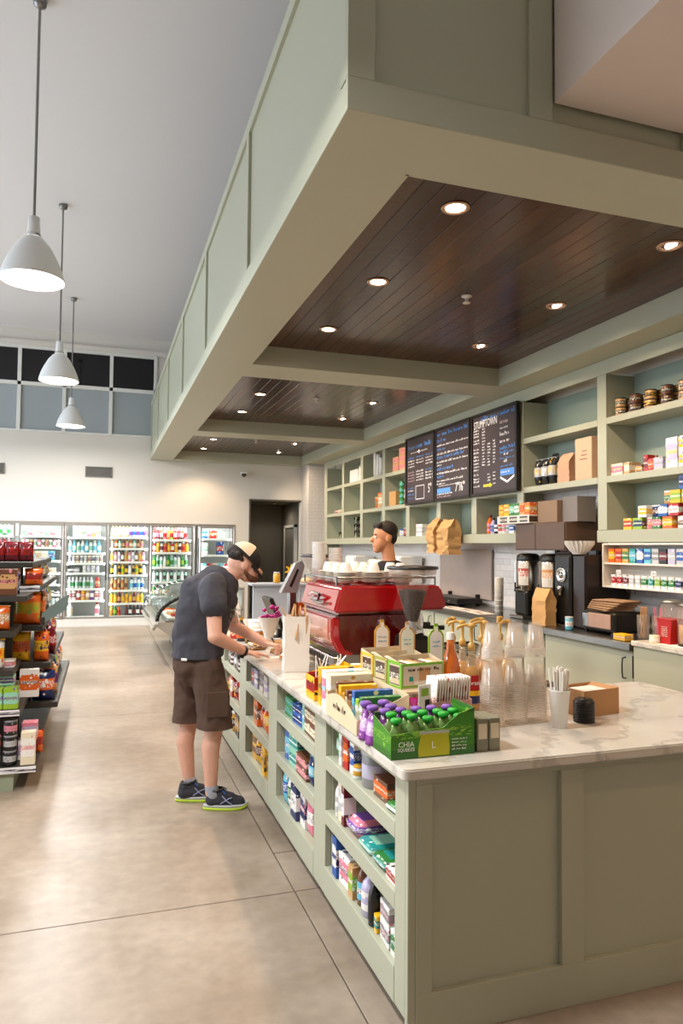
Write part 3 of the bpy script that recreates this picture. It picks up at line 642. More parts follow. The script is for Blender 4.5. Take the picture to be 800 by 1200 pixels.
# ================================================================ goods in the counter bays (near end to far end)
levels = {0: 'bottom shelf', 1: 'middle shelf', 2: 'top shelf'}
bay_items = {
 (0, 2): [('flat', .10, .022, .16, 'green', 'white'), (B, .12, .058, .14, 'brown', 'orange', 'cream'), .012, ('tin', .115, .115, .1, 'grey', 'lilac', 'silver'), .005, ('jar', .045, .04, .04, 'clear', 'gold', 'gold'), (B, .045, .12, .09, 'white', 'blue'), (B, .05, .13, .09, 'red', 'orange', 'white'), (B, .03, .12, .08, 'white', 'silver'), ('pouch', .07, .13, .03, 'green', 'mint'), ('jar', .06, .055, .05, 'red', 'white'), ('pouch', .06, .13, .03, 'red', 'maroon')],
 (0, 1): [(B, .09, .035, .13, 'white', 'red', 'black'), ('flat', .12, .03, .17, 'green', 'teal'), ('flat', .13, .026, .17, 'teal', 'mint', 'white'), ('flat', .13, .055, .15, 'pink', 'violet'), (B, .032, .13, .05, 'maroon', 'white'), (B, .04, .14, .05, 'cream', 'silver'), ('tube', .036, .155, .04, 'white', 'silver', 'white'), ('tin', .05, .05, .05, 'magenta', 'white'), ('tin', .045, .12, .05, 'navy', 'violet'), ('tin', .05, .13, .05, 'maroon', 'black'), (B, .02, .15, .1, 'white', 'orange'), ('book', .03, .165, .12, 'orange', 'yellow')],
 (0, 0): [(B, .055, .07, .08, 'white', 'green', 'teal'), (B, .09, .055, .11, 'white', 'grey', 'pink', 2), (B, .03, .05, .07, 'yellow', 'teal'), ('bottle', .045, .14, .05, 'black', 'black', 'black'), ('bottle', .075, .175, .05, 'lilac', 'white', 'lilac'), ('bottle', .055, .165, .05, 'brown', 'aqua', 'white'), (B, .05, .10, .1, 'tan', 'lime'), (B, .11, .10, .12, 'white', 'pink', 'navy'), (B, .05, .13, .1, 'blue', 'white', 'navy'), (B, .07, .15, .1, 'white', 'lilac', 'blue'), ('tube', .035, .16, .05, 'white', 'blue', 'blue')],
 (1, 2): [(B, .21, .052, .16, 'brown', 'cream', 'cream', 2), (B, .04, .105, .12, 'mint', 'aqua'), (B, .16, .04, .15, 'blue', 'navy', 'white', 2), (B, .16, .04, .15, 'green', 'teal', 'mint', 2), .02, (B, .09, .045, .14, 'aqua', 'white', 'teal', 2)],
 (1, 1): [('pouch', .08, .12, .03, 'blue', 'green', 'lime'), ('pouch', .07, .11, .03, 'navy', 'aqua'), (B, .18, .04, .15, 'brown', 'pink', 'cream', 2), (B, .13, .065, .13, 'mint', 'teal', 'white', 2), (B, .08, .12, .1, 'blue', 'aqua', 'white'), ('pouch', .07, .12, .03, 'aqua', 'blue'), ('pouch', .08, .11, .03, 'pink', 'magenta')],
 (1, 0): [('pouch', .09, .12, .03, 'red', 'pink'), ('pouch', .09, .13, .03, 'pink', 'white', 'grey'), (B, .10, .13, .1, 'white', 'navy', 'pink'), (B, .11, .13, .1, 'navy', 'white'), ('pouch', .09, .15, .04, 'white', 'green'), ('pouch', .08, .14, .04, 'aqua', 'blue'), (B, .11, .05, .14, 'yellow', 'orange', 'red', 2)],
 (2, 2): [(B, .08, .09, .1, 'navy', 'red'), (B, .07, .1, .1, 'white', 'lilac'), (B, .07, .11, .1, 'red', 'maroon'), (B, .09, .1, .1, 'white', 'grey', 'navy'), (B, .08, .09, .1, 'lilac', 'white', 'blue')],
 (2, 1): [('pouch', .1, .14, .05, 'orange', 'red'), ('pouch', .1, .15, .05, 'orange', 'yellow'), ('pouch', .1, .15, .05, 'red', 'orange'), (B, .09, .13, .1, 'orange', 'brown'), (B, .08, .12, .1, 'gold', 'orange')],
 (2, 0): [(B, .1, .15, .1, 'gold', 'brown', 'yellow'), (B, .09, .17, .1, 'yellow', 'gold', 'black'), ('pouch', .09, .15, .05, 'gold', 'orange'), ('pouch', .1, .14, .05, 'yellow', 'brown')],
 (3, 2): [('bottle', .06, .13, .05, 'silver', 'lilac', 'white'), ('bottle', .06, .12, .05, 'brown', 'white', 'black'), (B, .08, .1, .1, 'black', 'grey'), ('jar', .07, .1, .05, 'maroon', 'white')],
 (3, 1): [(B, .07, .13, .1, 'red', 'white'), ('pouch', .08, .14, .05, 'lime', 'gold'), ('pouch', .08, .13, .05, 'red', 'maroon'), ('bottle', .06, .14, .05, 'red', 'yellow', 'green')],
 (3, 0): [('bottle', .06, .15, .05, 'black', 'yellow', 'black'), (B, .09, .14, .1, 'black', 'gold'), (B, .08, .12, .1, 'brown', 'tan'), ('tin', .07, .12, .05, 'gold', 'black')],
 (4, 2): [('pouch', .1, .13, .05, 'yellow', 'white'), ('pouch', .1, .12, .05, 'tan', 'white')], (4, 1): [('pouch', .1, .13, .05, 'yellow', 'lime'), (B, .1, .12, .1, 'white', 'yellow')], (4, 0): [('pouch', .1, .14, .05, 'brown', 'gold')],
}
for (b_, l), items in bay_items.items():
    y0, y1 = BAYS[b_]; start = y0+.012; lim = (.188, .178, .144)[l]; tot = 0; big = []
    for it in items:
        if isinstance(it, float): tot += it; big.append(it); continue
        n = it[7] if len(it) > 7 else 1; hs = min(it[2]*1.3, lim/n-.002); big.append((it[0], it[1]*1.12, hs, it[3]*1.15)+tuple(it[4:])); tot += it[1]*1.12+.013
    room = y1-y0-.055; k = 0; n0 = len(big)
    while k < 4*n0:
        it = big[k % n0]; k += 1
        if isinstance(it, float) or tot+it[1]+.013 > room: continue
        big.append(it); tot += it[1]+.013
    while tot > room:
        it = big.pop(); tot -= it if isinstance(it, float) else it[1]+.013
    shelf_row(big, .995, start, SHZ[l], f'on the {levels[l]} of the {bayn[b_]} counter bay')

# ================================================================ goods on the wall shelving
ZL, ZM, ZH = 1.8355, 2.3455, 2.9005
a, b_ = COLS[8]
def wrow(items, col, z, where, y=None, xf=WX+.03): return shelf_row(items, xf, y if y is not None else COLS[col][0]+.02, z, where)
# six groups of dark-lidded jars, top shelf, at the right
yy = b_-.10
jl = ['farthest pair', 'second pair', 'third pair, with a yellow label', 'fourth pair', 'fifth pair', 'sixth pair']
for k in range(6):
    for j, (dx, dy) in enumerate(((0, 0), (.105, .012))):
        for lv in range(2):
            o = can(.098, .085, .1, 'brown' if (k+j) % 2 else 'tan', 'black', 'cream' if k != 2 else 'yellow', name='jar', lid='black'); o.location = (WX+.085+dx, yy-dy, ZH+lv*.086)
            tag(o, f'dark-lidded jar, {jl[k]} on the top shelf, {"front" if j == 0 else "back"} {"lower" if lv == 0 else "upper"}', 'jar', 'jars on the top shelf above the rack')
    yy -= .195
wrow([('tin', .10, .10, .1, 'blue', 'silver', 'navy'), (B, .12, .10, .14, 'blue', 'violet', 'white'), (B, .05, .22, .14, 'silver', 'grey'), (B, .10, .13, .14, 'white', 'yellow', 'blue', 2), (B, .13, .26, .14, 'white', 'lilac', 'yellow'), .02, (B, .11, .11, .12, 'silver', 'lilac', 'grey'), (B, .06, .11, .12, 'red', 'orange'), (B, .05, .15, .12, 'red', 'maroon'), (B, .08, .07, .12, 'brown', 'gold'), .06, (B, .07, .11, .13, 'tan', 'cream'), (B, .16, .11, .13, 'cream', 'pink', 'tan')], 8, ZM, 'on the middle shelf above the small rack', y=4.345)
# heap of packets on the bottom shelf
hr = random.Random(3); cols_ = ['red', 'orange', 'yellow', 'blue', 'green', 'tan', 'navy', 'pink', 'brown', 'white', 'lime']
lay = [(0, .105, [4.37, 4.49, 4.61, 4.73, 4.85, 4.97, 5.09, 5.21, 5.33]), (.105, .105, [4.40, 4.52, 4.64, 4.78, 4.90, 5.02, 5.14]), (.21, .115, [4.39, 4.51, 4.63, 4.76, 4.88]), (.325, .115, [4.41, 4.53, 4.66])]
ln = ['bottom layer', 'second layer', 'third layer', 'top layer']
for li, (dz, h, ys_) in enumerate(lay):
    for i, y in enumerate(ys_):
        c1 = cols_[(i*3+li*2) % 11]; c2 = cols_[(i*5+li+4) % 11]; 
        if c1 == c2: c2 = 'white'
        if li == 3: c1, c2 = (('blue', 'navy'), ('navy', 'silver'), ('yellow', 'red'))[2-i]
        o = put(B if (i+li) % 3 else 'tin', .108, h-.003, .15, c1, c2, 'white', (WX+.11, y+.038, ZL+dz+.001), hr.uniform(-.08, .08), f'in the {ln[li]} of the heap on the low wall shelf', 'of the heap on the low wall shelf')
# coffee bags and paper bags (column beside the boards)
for y, c2, lb in ((6.86, 'yellow', 'nearest the menu boards'), (6.73, 'white', 'in the middle'), (6.60, 'yellow', 'beside the paper bags')):
    o = pouch(.12, .30, .10, 'black', 'silver', c2, name='coffee_bag'); o.location = (WX+.10, y, ZM); tag(o, f'black foil coffee bag with pale label, {lb}', 'bag', 'black coffee bags on the wall shelf')
o = pouch(.13, .36, .10, 'black', 'grey', 'silver', name='coffee_bag'); o.location = (WX+.20, 6.69, ZM); tag(o, 'taller black foil coffee bag at the back of the four', 'bag', 'black coffee bags on the wall shelf')
def paper_bag(w, h, d, lab, loc, rz=0, fold=True, m=None, crumple=.006, open_top=False, seed=1):
    r = random.Random(seed); bm = bmesh.new(); K = 12; n = 4; rings = []
    for j in range(K+1):
        v = j/K; ring = []; t = max(0, (v-.72)/.28); dd = d/2*(1-t*.9 if not open_top else 1+.06*v); ww = w/2*(1+.0*t)
        segs = [(-1, -1), (-.5, -1), (0, -1), (.5, -1), (1, -1), (1, 0), (1, 1), (.5, 1), (0, 1), (-.5, 1), (-1, 1), (-1, 0)]
        for a_, b2 in segs:
            x = b2*dd; y = a_*ww
            if b2 == 0 and not open_top: y *= 1-.25*(1-abs(v-.6))*.6
            ring.append(bm.verts.new((x+r.uniform(-1, 1)*crumple, y+r.uniform(-1, 1)*crumple, v*h+(r.uniform(-1, 1)*crumple if j == K else 0))))
        rings.append(ring)
    for j in range(K):
        for i in range(12): bm.faces.new((rings[j][i], rings[j][(i+1) % 12], rings[j+1][(i+1) % 12], rings[j+1][i]))
    bm.faces.new(rings[0][::-1]); 
    if not open_top: bm.faces.new(rings[-1])
    bmesh.ops.recalc_face_normals(bm, faces=bm.faces); me = bpy.data.meshes.new('paper_bag'); bm.to_mesh(me); bm.free(); me.materials.append(m or KRAFT)
    me.polygons.foreach_set('use_smooth', [True]*len(me.polygons)); smooth_by_angle(me, 25)
    o = link('paper_bag', me, None, loc, (0, 0, rz)); return tag(o, lab, 'bag')
o = paper_bag(.20, .30, .12, 'pinkish kraft paper coffee bag beside the black foil bags', (WX+.10, 6.33, ZM), m=mat('pink_kraft', 'c79c7e', .7, var=.05)); obj('tin_tie', MB().cbox(-.008, .008, -.09, .09, 0, .02), _M['pink_kraft'], o, (0, 0, .29))
o = link('paper_box_bag', MB().cbox(-.07, .07, -.13, .13, 0, .42, .006).mesh('paper_box_bag', mat('pale_kraft', 'd3aa8c', .7, var=.04)), None, (WX+.09, 5.98, ZM)); tag(o, 'tall pale kraft block bag next to the shelf upright', 'bag'); 
q = MB(); [q.box(-.071, -.070, -.06, .05-.02*k, .2+.04*k, .21+.04*k) for k in range(3)]; obj('printed_lines', q, mat('print_brown', '7a5a48'), o)
# column by the boards: bottle caps and cans at the bottom row
wrow([(B, .10, .12, .1, 'white', 'blue', 'silver'), ('bottle', .075, .19, .07, 'silver', 'lilac', 'green'), ('bottle', .075, .20, .07, 'white', 'pink', 'green'), ('bottle', .08, .22, .07, 'white', 'red', 'green'), ('bottle', .08, .21, .07, 'navy', 'white', 'black'), ('bottle', .08, .20, .07, 'lilac', 'blue', 'black'), ('bottle', .085, .24, .07, 'orange', 'pink', 'maroon')], 6, ZL, 'on the low shelf under the near menu board', y=7.30)
wrow([(B, .2, .18, .14, 'white', 'silver')], 4, ZL, 'on the low shelf under the far menu board', y=9.85)
# far columns
def cupstack(loc, n, lab, c='white'):
    q = MB(); q.smooth = True
    for k in range(n): q.lathe([(.038, k*.018), (.046, k*.018+.09), (.048, k*.018+.092), (.046, k*.018+.094)], 12, cap1=False)
    o = obj('cup_stack', q, WPLAS, loc=loc); return tag(o, lab, 'cup')
for k, (dy, dz, n) in enumerate(((.18, 0, 9), (.32, 0, 14), (.46, 0, 18), (.60, 0, 22))): cupstack((WX+.12, COLS[2][0]+dy, ZH), n, f'white paper cup stack on the top shelf, {["shortest", "second shortest", "second tallest", "tallest"][k]} of four')
o = link('white_box', MB().cbox(-.1, .1, -.22, .22, 0, .24, .01).mesh('white_box', WPLAS), None, (WX+.14, COLS[1][0]+.5, ZH)); tag(o, 'white box on the top far shelf beside a tub', 'box'); obj('flap', MB().box(-.1, .1, -.22, .22, .2405, .2425), PAPERW, o)
o = can(.26, .28, .2, 'white', 'white', 'silver', name='tub'); o.location = (WX+.16, COLS[1][0]+.15, ZH); tag(o, 'white tub on the top far shelf beside a white box', 'tub')
for k in range(3): 
    for j in range(2-(k == 2)):
        o = carton(.24, .12, .2, 'tan', 'pink', 'kraft'); o.location = (WX+.13, COLS[3][0]+.24+j*.27, ZH+k*.121); tag(o, f'tan cardboard box stacked {["lowest", "in the middle", "topmost"][k]}, {["nearer", "farther"][j]} stack, beside the menu board', 'box', 'tan boxes stacked beside the menu board')
for k in range(4):
    o = can(.12, .095, .1, 'green', 'teal', 'mint', name='tin', lid='green'); o.location = (WX+.10, COLS[3][0]+.36, ZM+k*.0965); tag(o, f'green tin, {["lowest", "second", "third", "topmost"][k]} of the stack beside the far menu board', 'tin', 'stack of green tins')
o = can(.12, .36, .1, 'maroon', 'white', 'black', name='canister'); o.location = (WX+.10, COLS[3][0]+.15, ZM); tag(o, 'maroon and white canister beside the stack of green tins', 'tin')
o = link('cardboard_file', MB().cbox(-.08, .08, -.14, .14, 0, .24, .004).mesh('cardboard_file', KRAFT), None, (WX+.12, COLS[3][0]+.66, ZM)); tag(o, 'kraft cardboard box standing left of the green tins', 'box'); obj('flap', MB().box(-.078, .078, -.138, .138, .2405, .243), _M['kraft_paper'], o)
o = can(.24, .26, .2, 'tan', 'cream', 'orange', name='tub'); o.location = (WX+.14, COLS[2][0]+.22, ZM); tag(o, 'pale tan tub on the middle far shelf', 'tub')
o = can(.2, .2, .2, 'amber', 'brown', 'tan', name='tub'); o.location = (WX+.16, COLS[2][0]+.46, ZM); tag(o, 'amber brown tub on the middle far shelf', 'tub')
for k, (c1, c2) in enumerate((('tan', 'pink'), ('cream', 'tan'), ('pink', 'brown'))): put('flat', .16, .07, .14, c1, c2, 'white', (WX+.1, COLS[0][0]+.14+.2*k, ZM), 0, 'on the middle shelf of the farthest column', None)
gl = mat('drinking_glass', (1, 1, 1), .02, trans=1, var=0, ior=1.3)
def tumbler(loc, lab, grp):
    def b():
        q = MB(); q.smooth = True; q.lathe([(.03, 0), (.038, .13), (.035, .13), (.028, .008), (0, .008)], 12, cap1=False); return q.mesh('drinking_glass', gl)
    o = link('drinking_glass', cached('tumbler', b), None, loc); return tag(o, lab, 'glass', grp)
for k in range(4):
    for lv in range(2+(k % 2)): tumbler((WX+.09, COLS[1][0]+.14+.11*k+.01*lv, ZL+lv*.131), f'clear tumbler in column {"nearest,second,third,farthest".split(",")[k]} of the glass pyramid, {["low", "middle", "top"][lv]} row', 'clear tumblers on the low far shelf')
for k in range(3): tumbler((WX+.09, COLS[0][0]+.12+.1*k, ZL), f'{["nearest", "middle", "farthest"][k]} of three clear tumblers, low shelf of farthest column', 'clear tumblers in the farthest column')
put('jar', .14, .14, .1, 'maroon', 'red', 'silver', (WX+.12, COLS[3][0]+.18, ZL), 0, 'on the low shelf behind the barista', None); put('jar', .14, .12, .1, 'silver', 'white', 'blue', (WX+.12, COLS[3][0]+.36, ZL), 0, 'on the low shelf behind the barista', None)
for k, (y, zz, rz) in enumerate(((8.53, 1.57, .08), (8.88, 1.59, -.08))):
    o = paper_bag(.29, .46, .20, f'crumpled brown paper bag hanging in front of the wall ledge, {["nearer", "farther"][k]} of two', (WX-.16, y, zz), rz, seed=5+k, crumple=.018)
    obj('hook', MB().tube([(.150, 0, .21), (.135, 0, .34), (.06, 0, .47), (.0, 0, .452)], .004, 6), CHROME, o)

# ================================================================ small rack with packets under the wall shelving
rk = empty('packet_rack', 'small white shelf rack of bright packets under the wall shelving', 'rack', (4.48, 4.3, 1.30))
RKM = mat('rack_cream', 'e6ddd0', .4)
obj('side_panel', MB().cbox(.0, .2, 1.335, 1.355, 0, .41), RKM, rk); obj('back_panel', MB().box(.19, .2, -.0, 1.335, 0, .41), RKM, rk)
for z in (0, .215, .395): obj('shelf', MB().cbox(0, .19, 0, 1.335, z, z+.018), RKM, rk)
rc = ['orange', 'orange', 'gold', 'teal', 'blue', 'aqua', 'silver', 'black', 'lilac', 'silver', 'navy', 'white', 'teal', 'orange']
for k, c1 in enumerate(rc):
    put(B, .078, .13, .06, c1, ['yellow', 'red', 'green', 'aqua', 'white', 'blue', 'grey', 'maroon', 'silver', 'blue', 'white', 'grey', 'green', 'brown'][k], 'white', (4.53, 5.57-.093*k-.02, 1.3185+.215-.0), 0, 'on the upper level of the small rack', 'on the upper rack level')
for k in range(16):
    c2 = ['red', 'red', 'maroon', 'silver', 'silver', 'green', 'teal', 'lime', 'green', 'green', 'navy', 'navy', 'blue', 'gold', 'gold', 'red'][k]
    put(B, .062, .105, .05, 'white', c2, c2, (4.53, 5.55-.079*k-.02, 1.3185), 0, 'on the lower level of the small rack', 'on the lower rack level', noun='cardboard packet')
for k, y in enumerate((5.42, 4.98)):
    o = link('price_tag', MB().cbox(-.002, .002, -.03, .03, 0, .04, .001).mesh('price_tag', WPLAS), None, (4.475, y, 1.43)); tag(o, f'small white price card standing on the rack, {["farther", "nearer"][k]} one', 'card'); obj('printed_lines', MB().box(-.003, -.002, -.02, .02, .012, .016).box(-.003, -.002, -.02, .015, .024, .027), BLACK, o)
# ================================================================ drinks coolers in the back wall
FR = mat('cooler_frame', 'a9a29c', .3, .8, var=.03); CIN = mat('cooler_lining', 'bfc1bd', .4, var=.01); GLS = glass('cooler_glass', (.97, .99, .98), .03, .02)
TUBE = mat('cooler_tube', (1, 1, 1), emit=2.5, var=0, ecol=(.95, 1, 1)); PRL = mat('price_rail', 'f0efe9', .4, var=.02)
YD = 15.535
def fridge(label, x0, x1, doors, zs, loc_z=.16):
    f = empty('drinks_cooler', label, 'cooler', ((x0+x1)/2, YD, 0), group='glass-door coolers in the back wall'); cx = (x0+x1)/2
    T = Matrix.Translation((-cx, -YD, 0))
    def fp(nm, fn, m, par=f):
        q = MB(); q.T = T; fn(q); return obj(nm, q, m, par)
    fp('base', lambda q: q.box(x0, x1, YD-.03, YD+.7, 0, .155), mat('cooler_base', 'd8d6d0', .4)); fp('kick_strip', lambda q: q.cbox(x0, x1, YD-.045, YD-.03, .0, .05, .002), _M['cooler_base'])
    fp('lining', lambda q: q.box(x0, x1, YD+.66, YD+.7, .155, 2.12).box(x0, x1, YD+.06, YD+.7, 2.09, 2.12).box(x0, x0+.02, YD+.06, YD+.66, .155, 2.09).box(x1-.02, x1, YD+.06, YD+.66, .155, 2.09).box(x0, x1, YD+.06, YD+.66, .155, .16), CIN)
    fp('frame', lambda q: q.cbox(x0, x1, YD-.01, YD+.06, 2.085, 2.125).cbox(x0, x0+.02, YD-.01, YD+.06, .16, 2.085).cbox(x1-.02, x1, YD-.01, YD+.06, .16, 2.085), FR)
    for k, (a, b_) in enumerate(doors):
        d = fp('door', lambda q: q.cbox(a, a+.035, YD-.035, YD-.012, .165, 2.08).cbox(b_-.035, b_, YD-.035, YD-.012, .165, 2.08).cbox(a+.035, b_-.035, YD-.035, YD-.012, 2.045, 2.08).cbox(a+.035, b_-.035, YD-.035, YD-.012, .165, .20), FR)
        fp('glass_pane', lambda q: q.box(a+.035, b_-.035, YD-.025, YD-.022, .2, 2.045), GLS, d)
        hx_ = b_-.02 if k % 2 == 0 else a+.02
        fp('handle', lambda q: q.tube([(hx_, YD-.035, .95), (hx_, YD-.07, .97), (hx_, YD-.07, 1.28), (hx_, YD-.035, 1.30)], .008, 6), BLACK, d)
        fp('light_tube', lambda q: q.box(a-.0, a+.02, YD+.02, YD+.04, .22, 2.04), TUBE); 
        if k == len(doors)-1: fp('light_tube', lambda q: q.box(b_-.02, b_, YD+.02, YD+.04, .22, 2.04), TUBE)
        l = bpy.data.lights.new('tube_light', 'AREA'); l.shape = 'RECTANGLE'; l.size = b_-a-.1; l.size_y = .05; l.energy = 5; l.color = (.95, 1, 1)
        o = bpy.data.objects.new('tube_light', l); COL.objects.link(o); o.parent = f; o.location = ((a+b_)/2-cx, .09, 2.05); o.rotation_euler = (R(25), 0, 0)
        l2 = l.copy(); l2.size = .04; l2.size_y = 1.7; l2.energy = 2.2
        for xx, rr in ((a+.03, -60), (b_-.03, 60)):
            o = bpy.data.objects.new('tube_light', l2); COL.objects.link(o); o.parent = f; o.location = (xx-cx, .07, 1.12); o.rotation_euler = (R(90), 0, R(rr*.5))
        for z in zs[k]:
            fp('shelf', lambda q: q.box(a+.01, b_-.01, YD+.10, YD+.64, z-.012, z), CIN); fp('price_rail', lambda q: q.cbox(a+.01, b_-.01, YD+.085, YD+.10, z-.04, z+.004, .002), PRL)
    return f
def cbtl(kind, h, r, c1, c2, cap):
    pass
    def b():
        q = MB(); q.smooth = True
        if kind == 'can':
            q.lathe([(r*.9, 0), (r, h*.05), (r, h*.93), (r*.88, h)], 10); q.m = [0]*len(q.f)
            return q.mesh('can', [pack(PAL[c1], PAL[c2], PAL['white'])])
        if kind == 'carton':
            q.smooth = False; q.box(-r, r, -r, r, 0, h*.8); q.prism([(-r, h*.8), (r, h*.8), (.1*r, h), (-.1*r, h)], -r, r, 'x'); return q.mesh('carton', [pack(PAL[c1], PAL[c2], PAL['white'])])
        if kind == 'box':
            q.smooth = False; q.box(-r, r, -r, r, 0, h); return q.mesh('carton', [pack(PAL[c1], PAL[c2], PAL['white'])])
        q.mi = 0; q.lathe([(r*.9, 0), (r, h*.03), (r, h*.2)], 10, cap1=False); q.lathe([(r, h*.55), (r*.96, h*.66), (r*.5, h*.82), (r*.42, h*.88)], 10, cap0=False)
        q.mi = 1; q.lathe([(r*1.01, h*.2), (r*1.01, h*.56)], 10, cap0=False, cap1=False); q.mi = 2; q.lathe([(r*.5, h*.86), (r*.5, h)], 10)
        return q.mesh('bottle', [bodym(c1, .2), bodym(c2), bodym(cap)])
    return cached(('fb', kind, h, r, c1, c2, cap), b)
ordr = ['top', 'second', 'third', 'fourth', 'fifth', 'sixth', 'seventh', 'eighth']
CNOUN = dict(bottle='bottle', can='can', carton='gable-top carton', box='carton')
CCAT = dict(bottle='bottle', can='can', carton='carton', box='box')
NF = [0]; POS = {}; ORDN = 'first second third fourth fifth sixth seventh eighth ninth tenth eleventh twelfth thirteenth fourteenth fifteenth sixteenth seventeenth eighteenth nineteenth twentieth twenty-first twenty-second twenty-third twenty-fourth'.split()
def fill(door, a, b_, z, lv, kind, h, r, seq, part=(0, 1)):
    zz_ = [q_ for q_ in ZD[door] if q_ > z+.01]; h = min(h*1.14 if h < .25 else h, ((min(zz_)-.045) if zz_ else 2.06)-z)
    w = (b_-.05-a-.05); x = a+.05+r+w*part[0]; k = 0; end = a+.05+w*part[1]
    while x+r <= end+.001:
        c1, c2, cap = seq[k % len(seq)]; o = link(kind if kind != 'box' else 'carton', cbtl(kind, h, r, c1, c2, cap), None, (x, YD+.10+r+.012, z+.001), (0, 0, rng.uniform(-.2, .2) if kind in ('bottle', 'can') else 0))
        tag(o, f'{c1} and {c2} {CNOUN[kind]}, {ORDN[POS.setdefault((door, lv), 0) % 24]} along the {ordr[lv]} shelf, {door} cooler door', CCAT[kind], f'{kind}s on the {ordr[lv]} shelf, {door} cooler door'); NF[0] += 1; POS[door, lv] += 1
        x += 2*r+.003; k += 1
D = [(-2.42, -1.63), (-1.57, -.752), (-.70, .10), (.125, .945), (.97, 1.83), (1.985, 2.70)]
Z1 = [1.84, 1.61, 1.34, 1.09, .86, .66, .44, .2]; Z3 = [1.82, 1.50, 1.29, 1.09, .77, .53, .2]; Z4 = [1.83, 1.60, 1.32, 1.05, .73, .46, .2]; Z5 = [1.79, 1.52, 1.21, .9, .6, .2]; Z6 = [1.82, 1.47, 1.1, .75, .4]
fridge('wide glass-door cooler at the left, partly behind the snack shelves', -2.48, -.73, [D[0], D[1]], [Z1, Z1])
fridge('wide glass-door cooler of three doors full of bottles, middle of the back wall', -.728, 1.9, [D[2], D[3], D[4]], [Z3, Z4, Z5])
fridge('single glass-door cooler of ice cream, beside the doorway', 1.92, 2.74, [D[5]], [Z6])
ZD = dict(first=Z1, second=Z1, third=Z3, fourth=Z4, fifth=Z5, sixth=Z6)
dn = ['first', 'second', 'third', 'fourth', 'fifth', 'sixth']
g = [('green', 'white', 'green'), ('mint', 'green', 'white')]; r_ = [('red', 'white', 'white'), ('pink', 'red', 'white')]
fill(dn[0], *D[0], Z1[0], 0, 'bottle', .19, .035, g, (.5, 1)); fill(dn[0], *D[0], Z1[1], 1, 'bottle', .17, .035, r_, (.5, 1)); fill(dn[0], *D[0], Z1[2], 2, 'can', .13, .035, r_, (.5, 1))
fill(dn[1], *D[1], Z1[0], 0, 'box', .06, .05, [('green', 'mint', ''), ('pink', 'red', ''), ('tan', 'white', ''), ('red', 'white', '')]); fill(dn[1], *D[1], Z1[1], 1, 'can', .13, .034, [('pink', 'white', ''), ('white', 'maroon', ''), ('tan', 'red', ''), ('white', 'green', '')])
fill(dn[1], *D[1], Z1[2], 2, 'box', .17, .06, [('aqua', 'blue', ''), ('tan', 'aqua', ''), ('cream', 'tan', ''), ('white', 'cream', '')]); fill(dn[1], *D[1], Z1[3], 3, 'box', .09, .045, [('white', 'tan', ''), ('cream', 'gold', '')])
fill(dn[1], *D[1], Z1[4], 4, 'box', .09, .045, [('white', 'silver', ''), ('tan', 'cream', '')]); fill(dn[1], *D[1], Z1[5], 5, 'box', .06, .05, [('black', 'grey', ''), ('cream', 'black', '')]); fill(dn[1], *D[1], Z1[6], 6, 'can', .12, .034, [('silver', 'mint', ''), ('white', 'black', '')]); fill(dn[1], *D[1], Z1[7], 7, 'box', .07, .05, [('black', 'silver', '')])
d = D[2]
fill(dn[2], *d, Z3[0], 0, 'carton', .2, .043, [('white', 'mint', ''), ('cream', 'tan', ''), ('white', 'green', ''), ('pink', 'white', ''), ('tan', 'pink', ''), ('white', 'lime', '')], (.12, 1))
fill(dn[2], *d, Z3[1], 1, 'bottle', .25, .038, [('clear', 'aqua', 'white'), ('aqua', 'white', 'aqua'), ('clear', 'mint', 'green')])
fill(dn[2], *d, Z3[2], 2, 'can', .14, .036, [('white', 'navy', ''), ('white', 'grey', ''), ('cream', 'maroon', '')]); fill(dn[2], *d, Z3[3], 3, 'box', .09, .055, [('black', 'grey', ''), ('grey', 'silver', '')], (0, .36)); fill(dn[2], *d, Z3[3], 3, 'can', .14, .04, [('white', 'silver', ''), ('silver', 'lilac', '')], (.4, .9))
fill(dn[2], *d, Z3[4], 4, 'bottle', .2, .034, [('clear', 'mint', 'white'), ('silver', 'green', 'white')], (0, .78)); fill(dn[2], *d, Z3[4], 4, 'can', .2, .045, [('red', 'orange', '')], (.76, 1))
fill(dn[2], *d, Z3[5], 5, 'can', .17, .042, [('white', 'pink', ''), ('white', 'maroon', ''), ('red', 'white', ''), ('yellow', 'orange', ''), ('tan', 'cream', ''), ('purple', 'white', ''), ('white', 'red', '')])
fill(dn[2], *d, Z3[6], 6, 'bottle', .29, .055, [('white', 'cream', 'white')], (0, .3)); fill(dn[2], *d, Z3[6], 6, 'bottle', .24, .05, [('white', 'pink', 'red')], (.76, 1))
d = D[3]
fill(dn[3], *d, Z4[0], 0, 'bottle', .2, .034, [('tan', 'cream', 'gold'), ('cream', 'white', 'gold')], (0, .5)); fill(dn[3], *d, Z4[0], 0, 'bottle', .2, .034, [('lilac', 'purple', 'white'), ('white', 'blue', 'navy')], (.5, 1))
fill(dn[3], *d, Z4[1], 1, 'bottle', .18, .035, [('tan', 'pink', 'brown'), ('amber', 'cream', 'gold'), ('mint', 'white', 'brown'), ('brown', 'tan', 'red')]); fill(dn[3], *d, Z4[2], 2, 'bottle', .21, .033, [('tan', 'gold', 'cream'), ('pink', 'cream', 'brown'), ('white', 'lilac', 'black'), ('brown', 'white', 'black')])
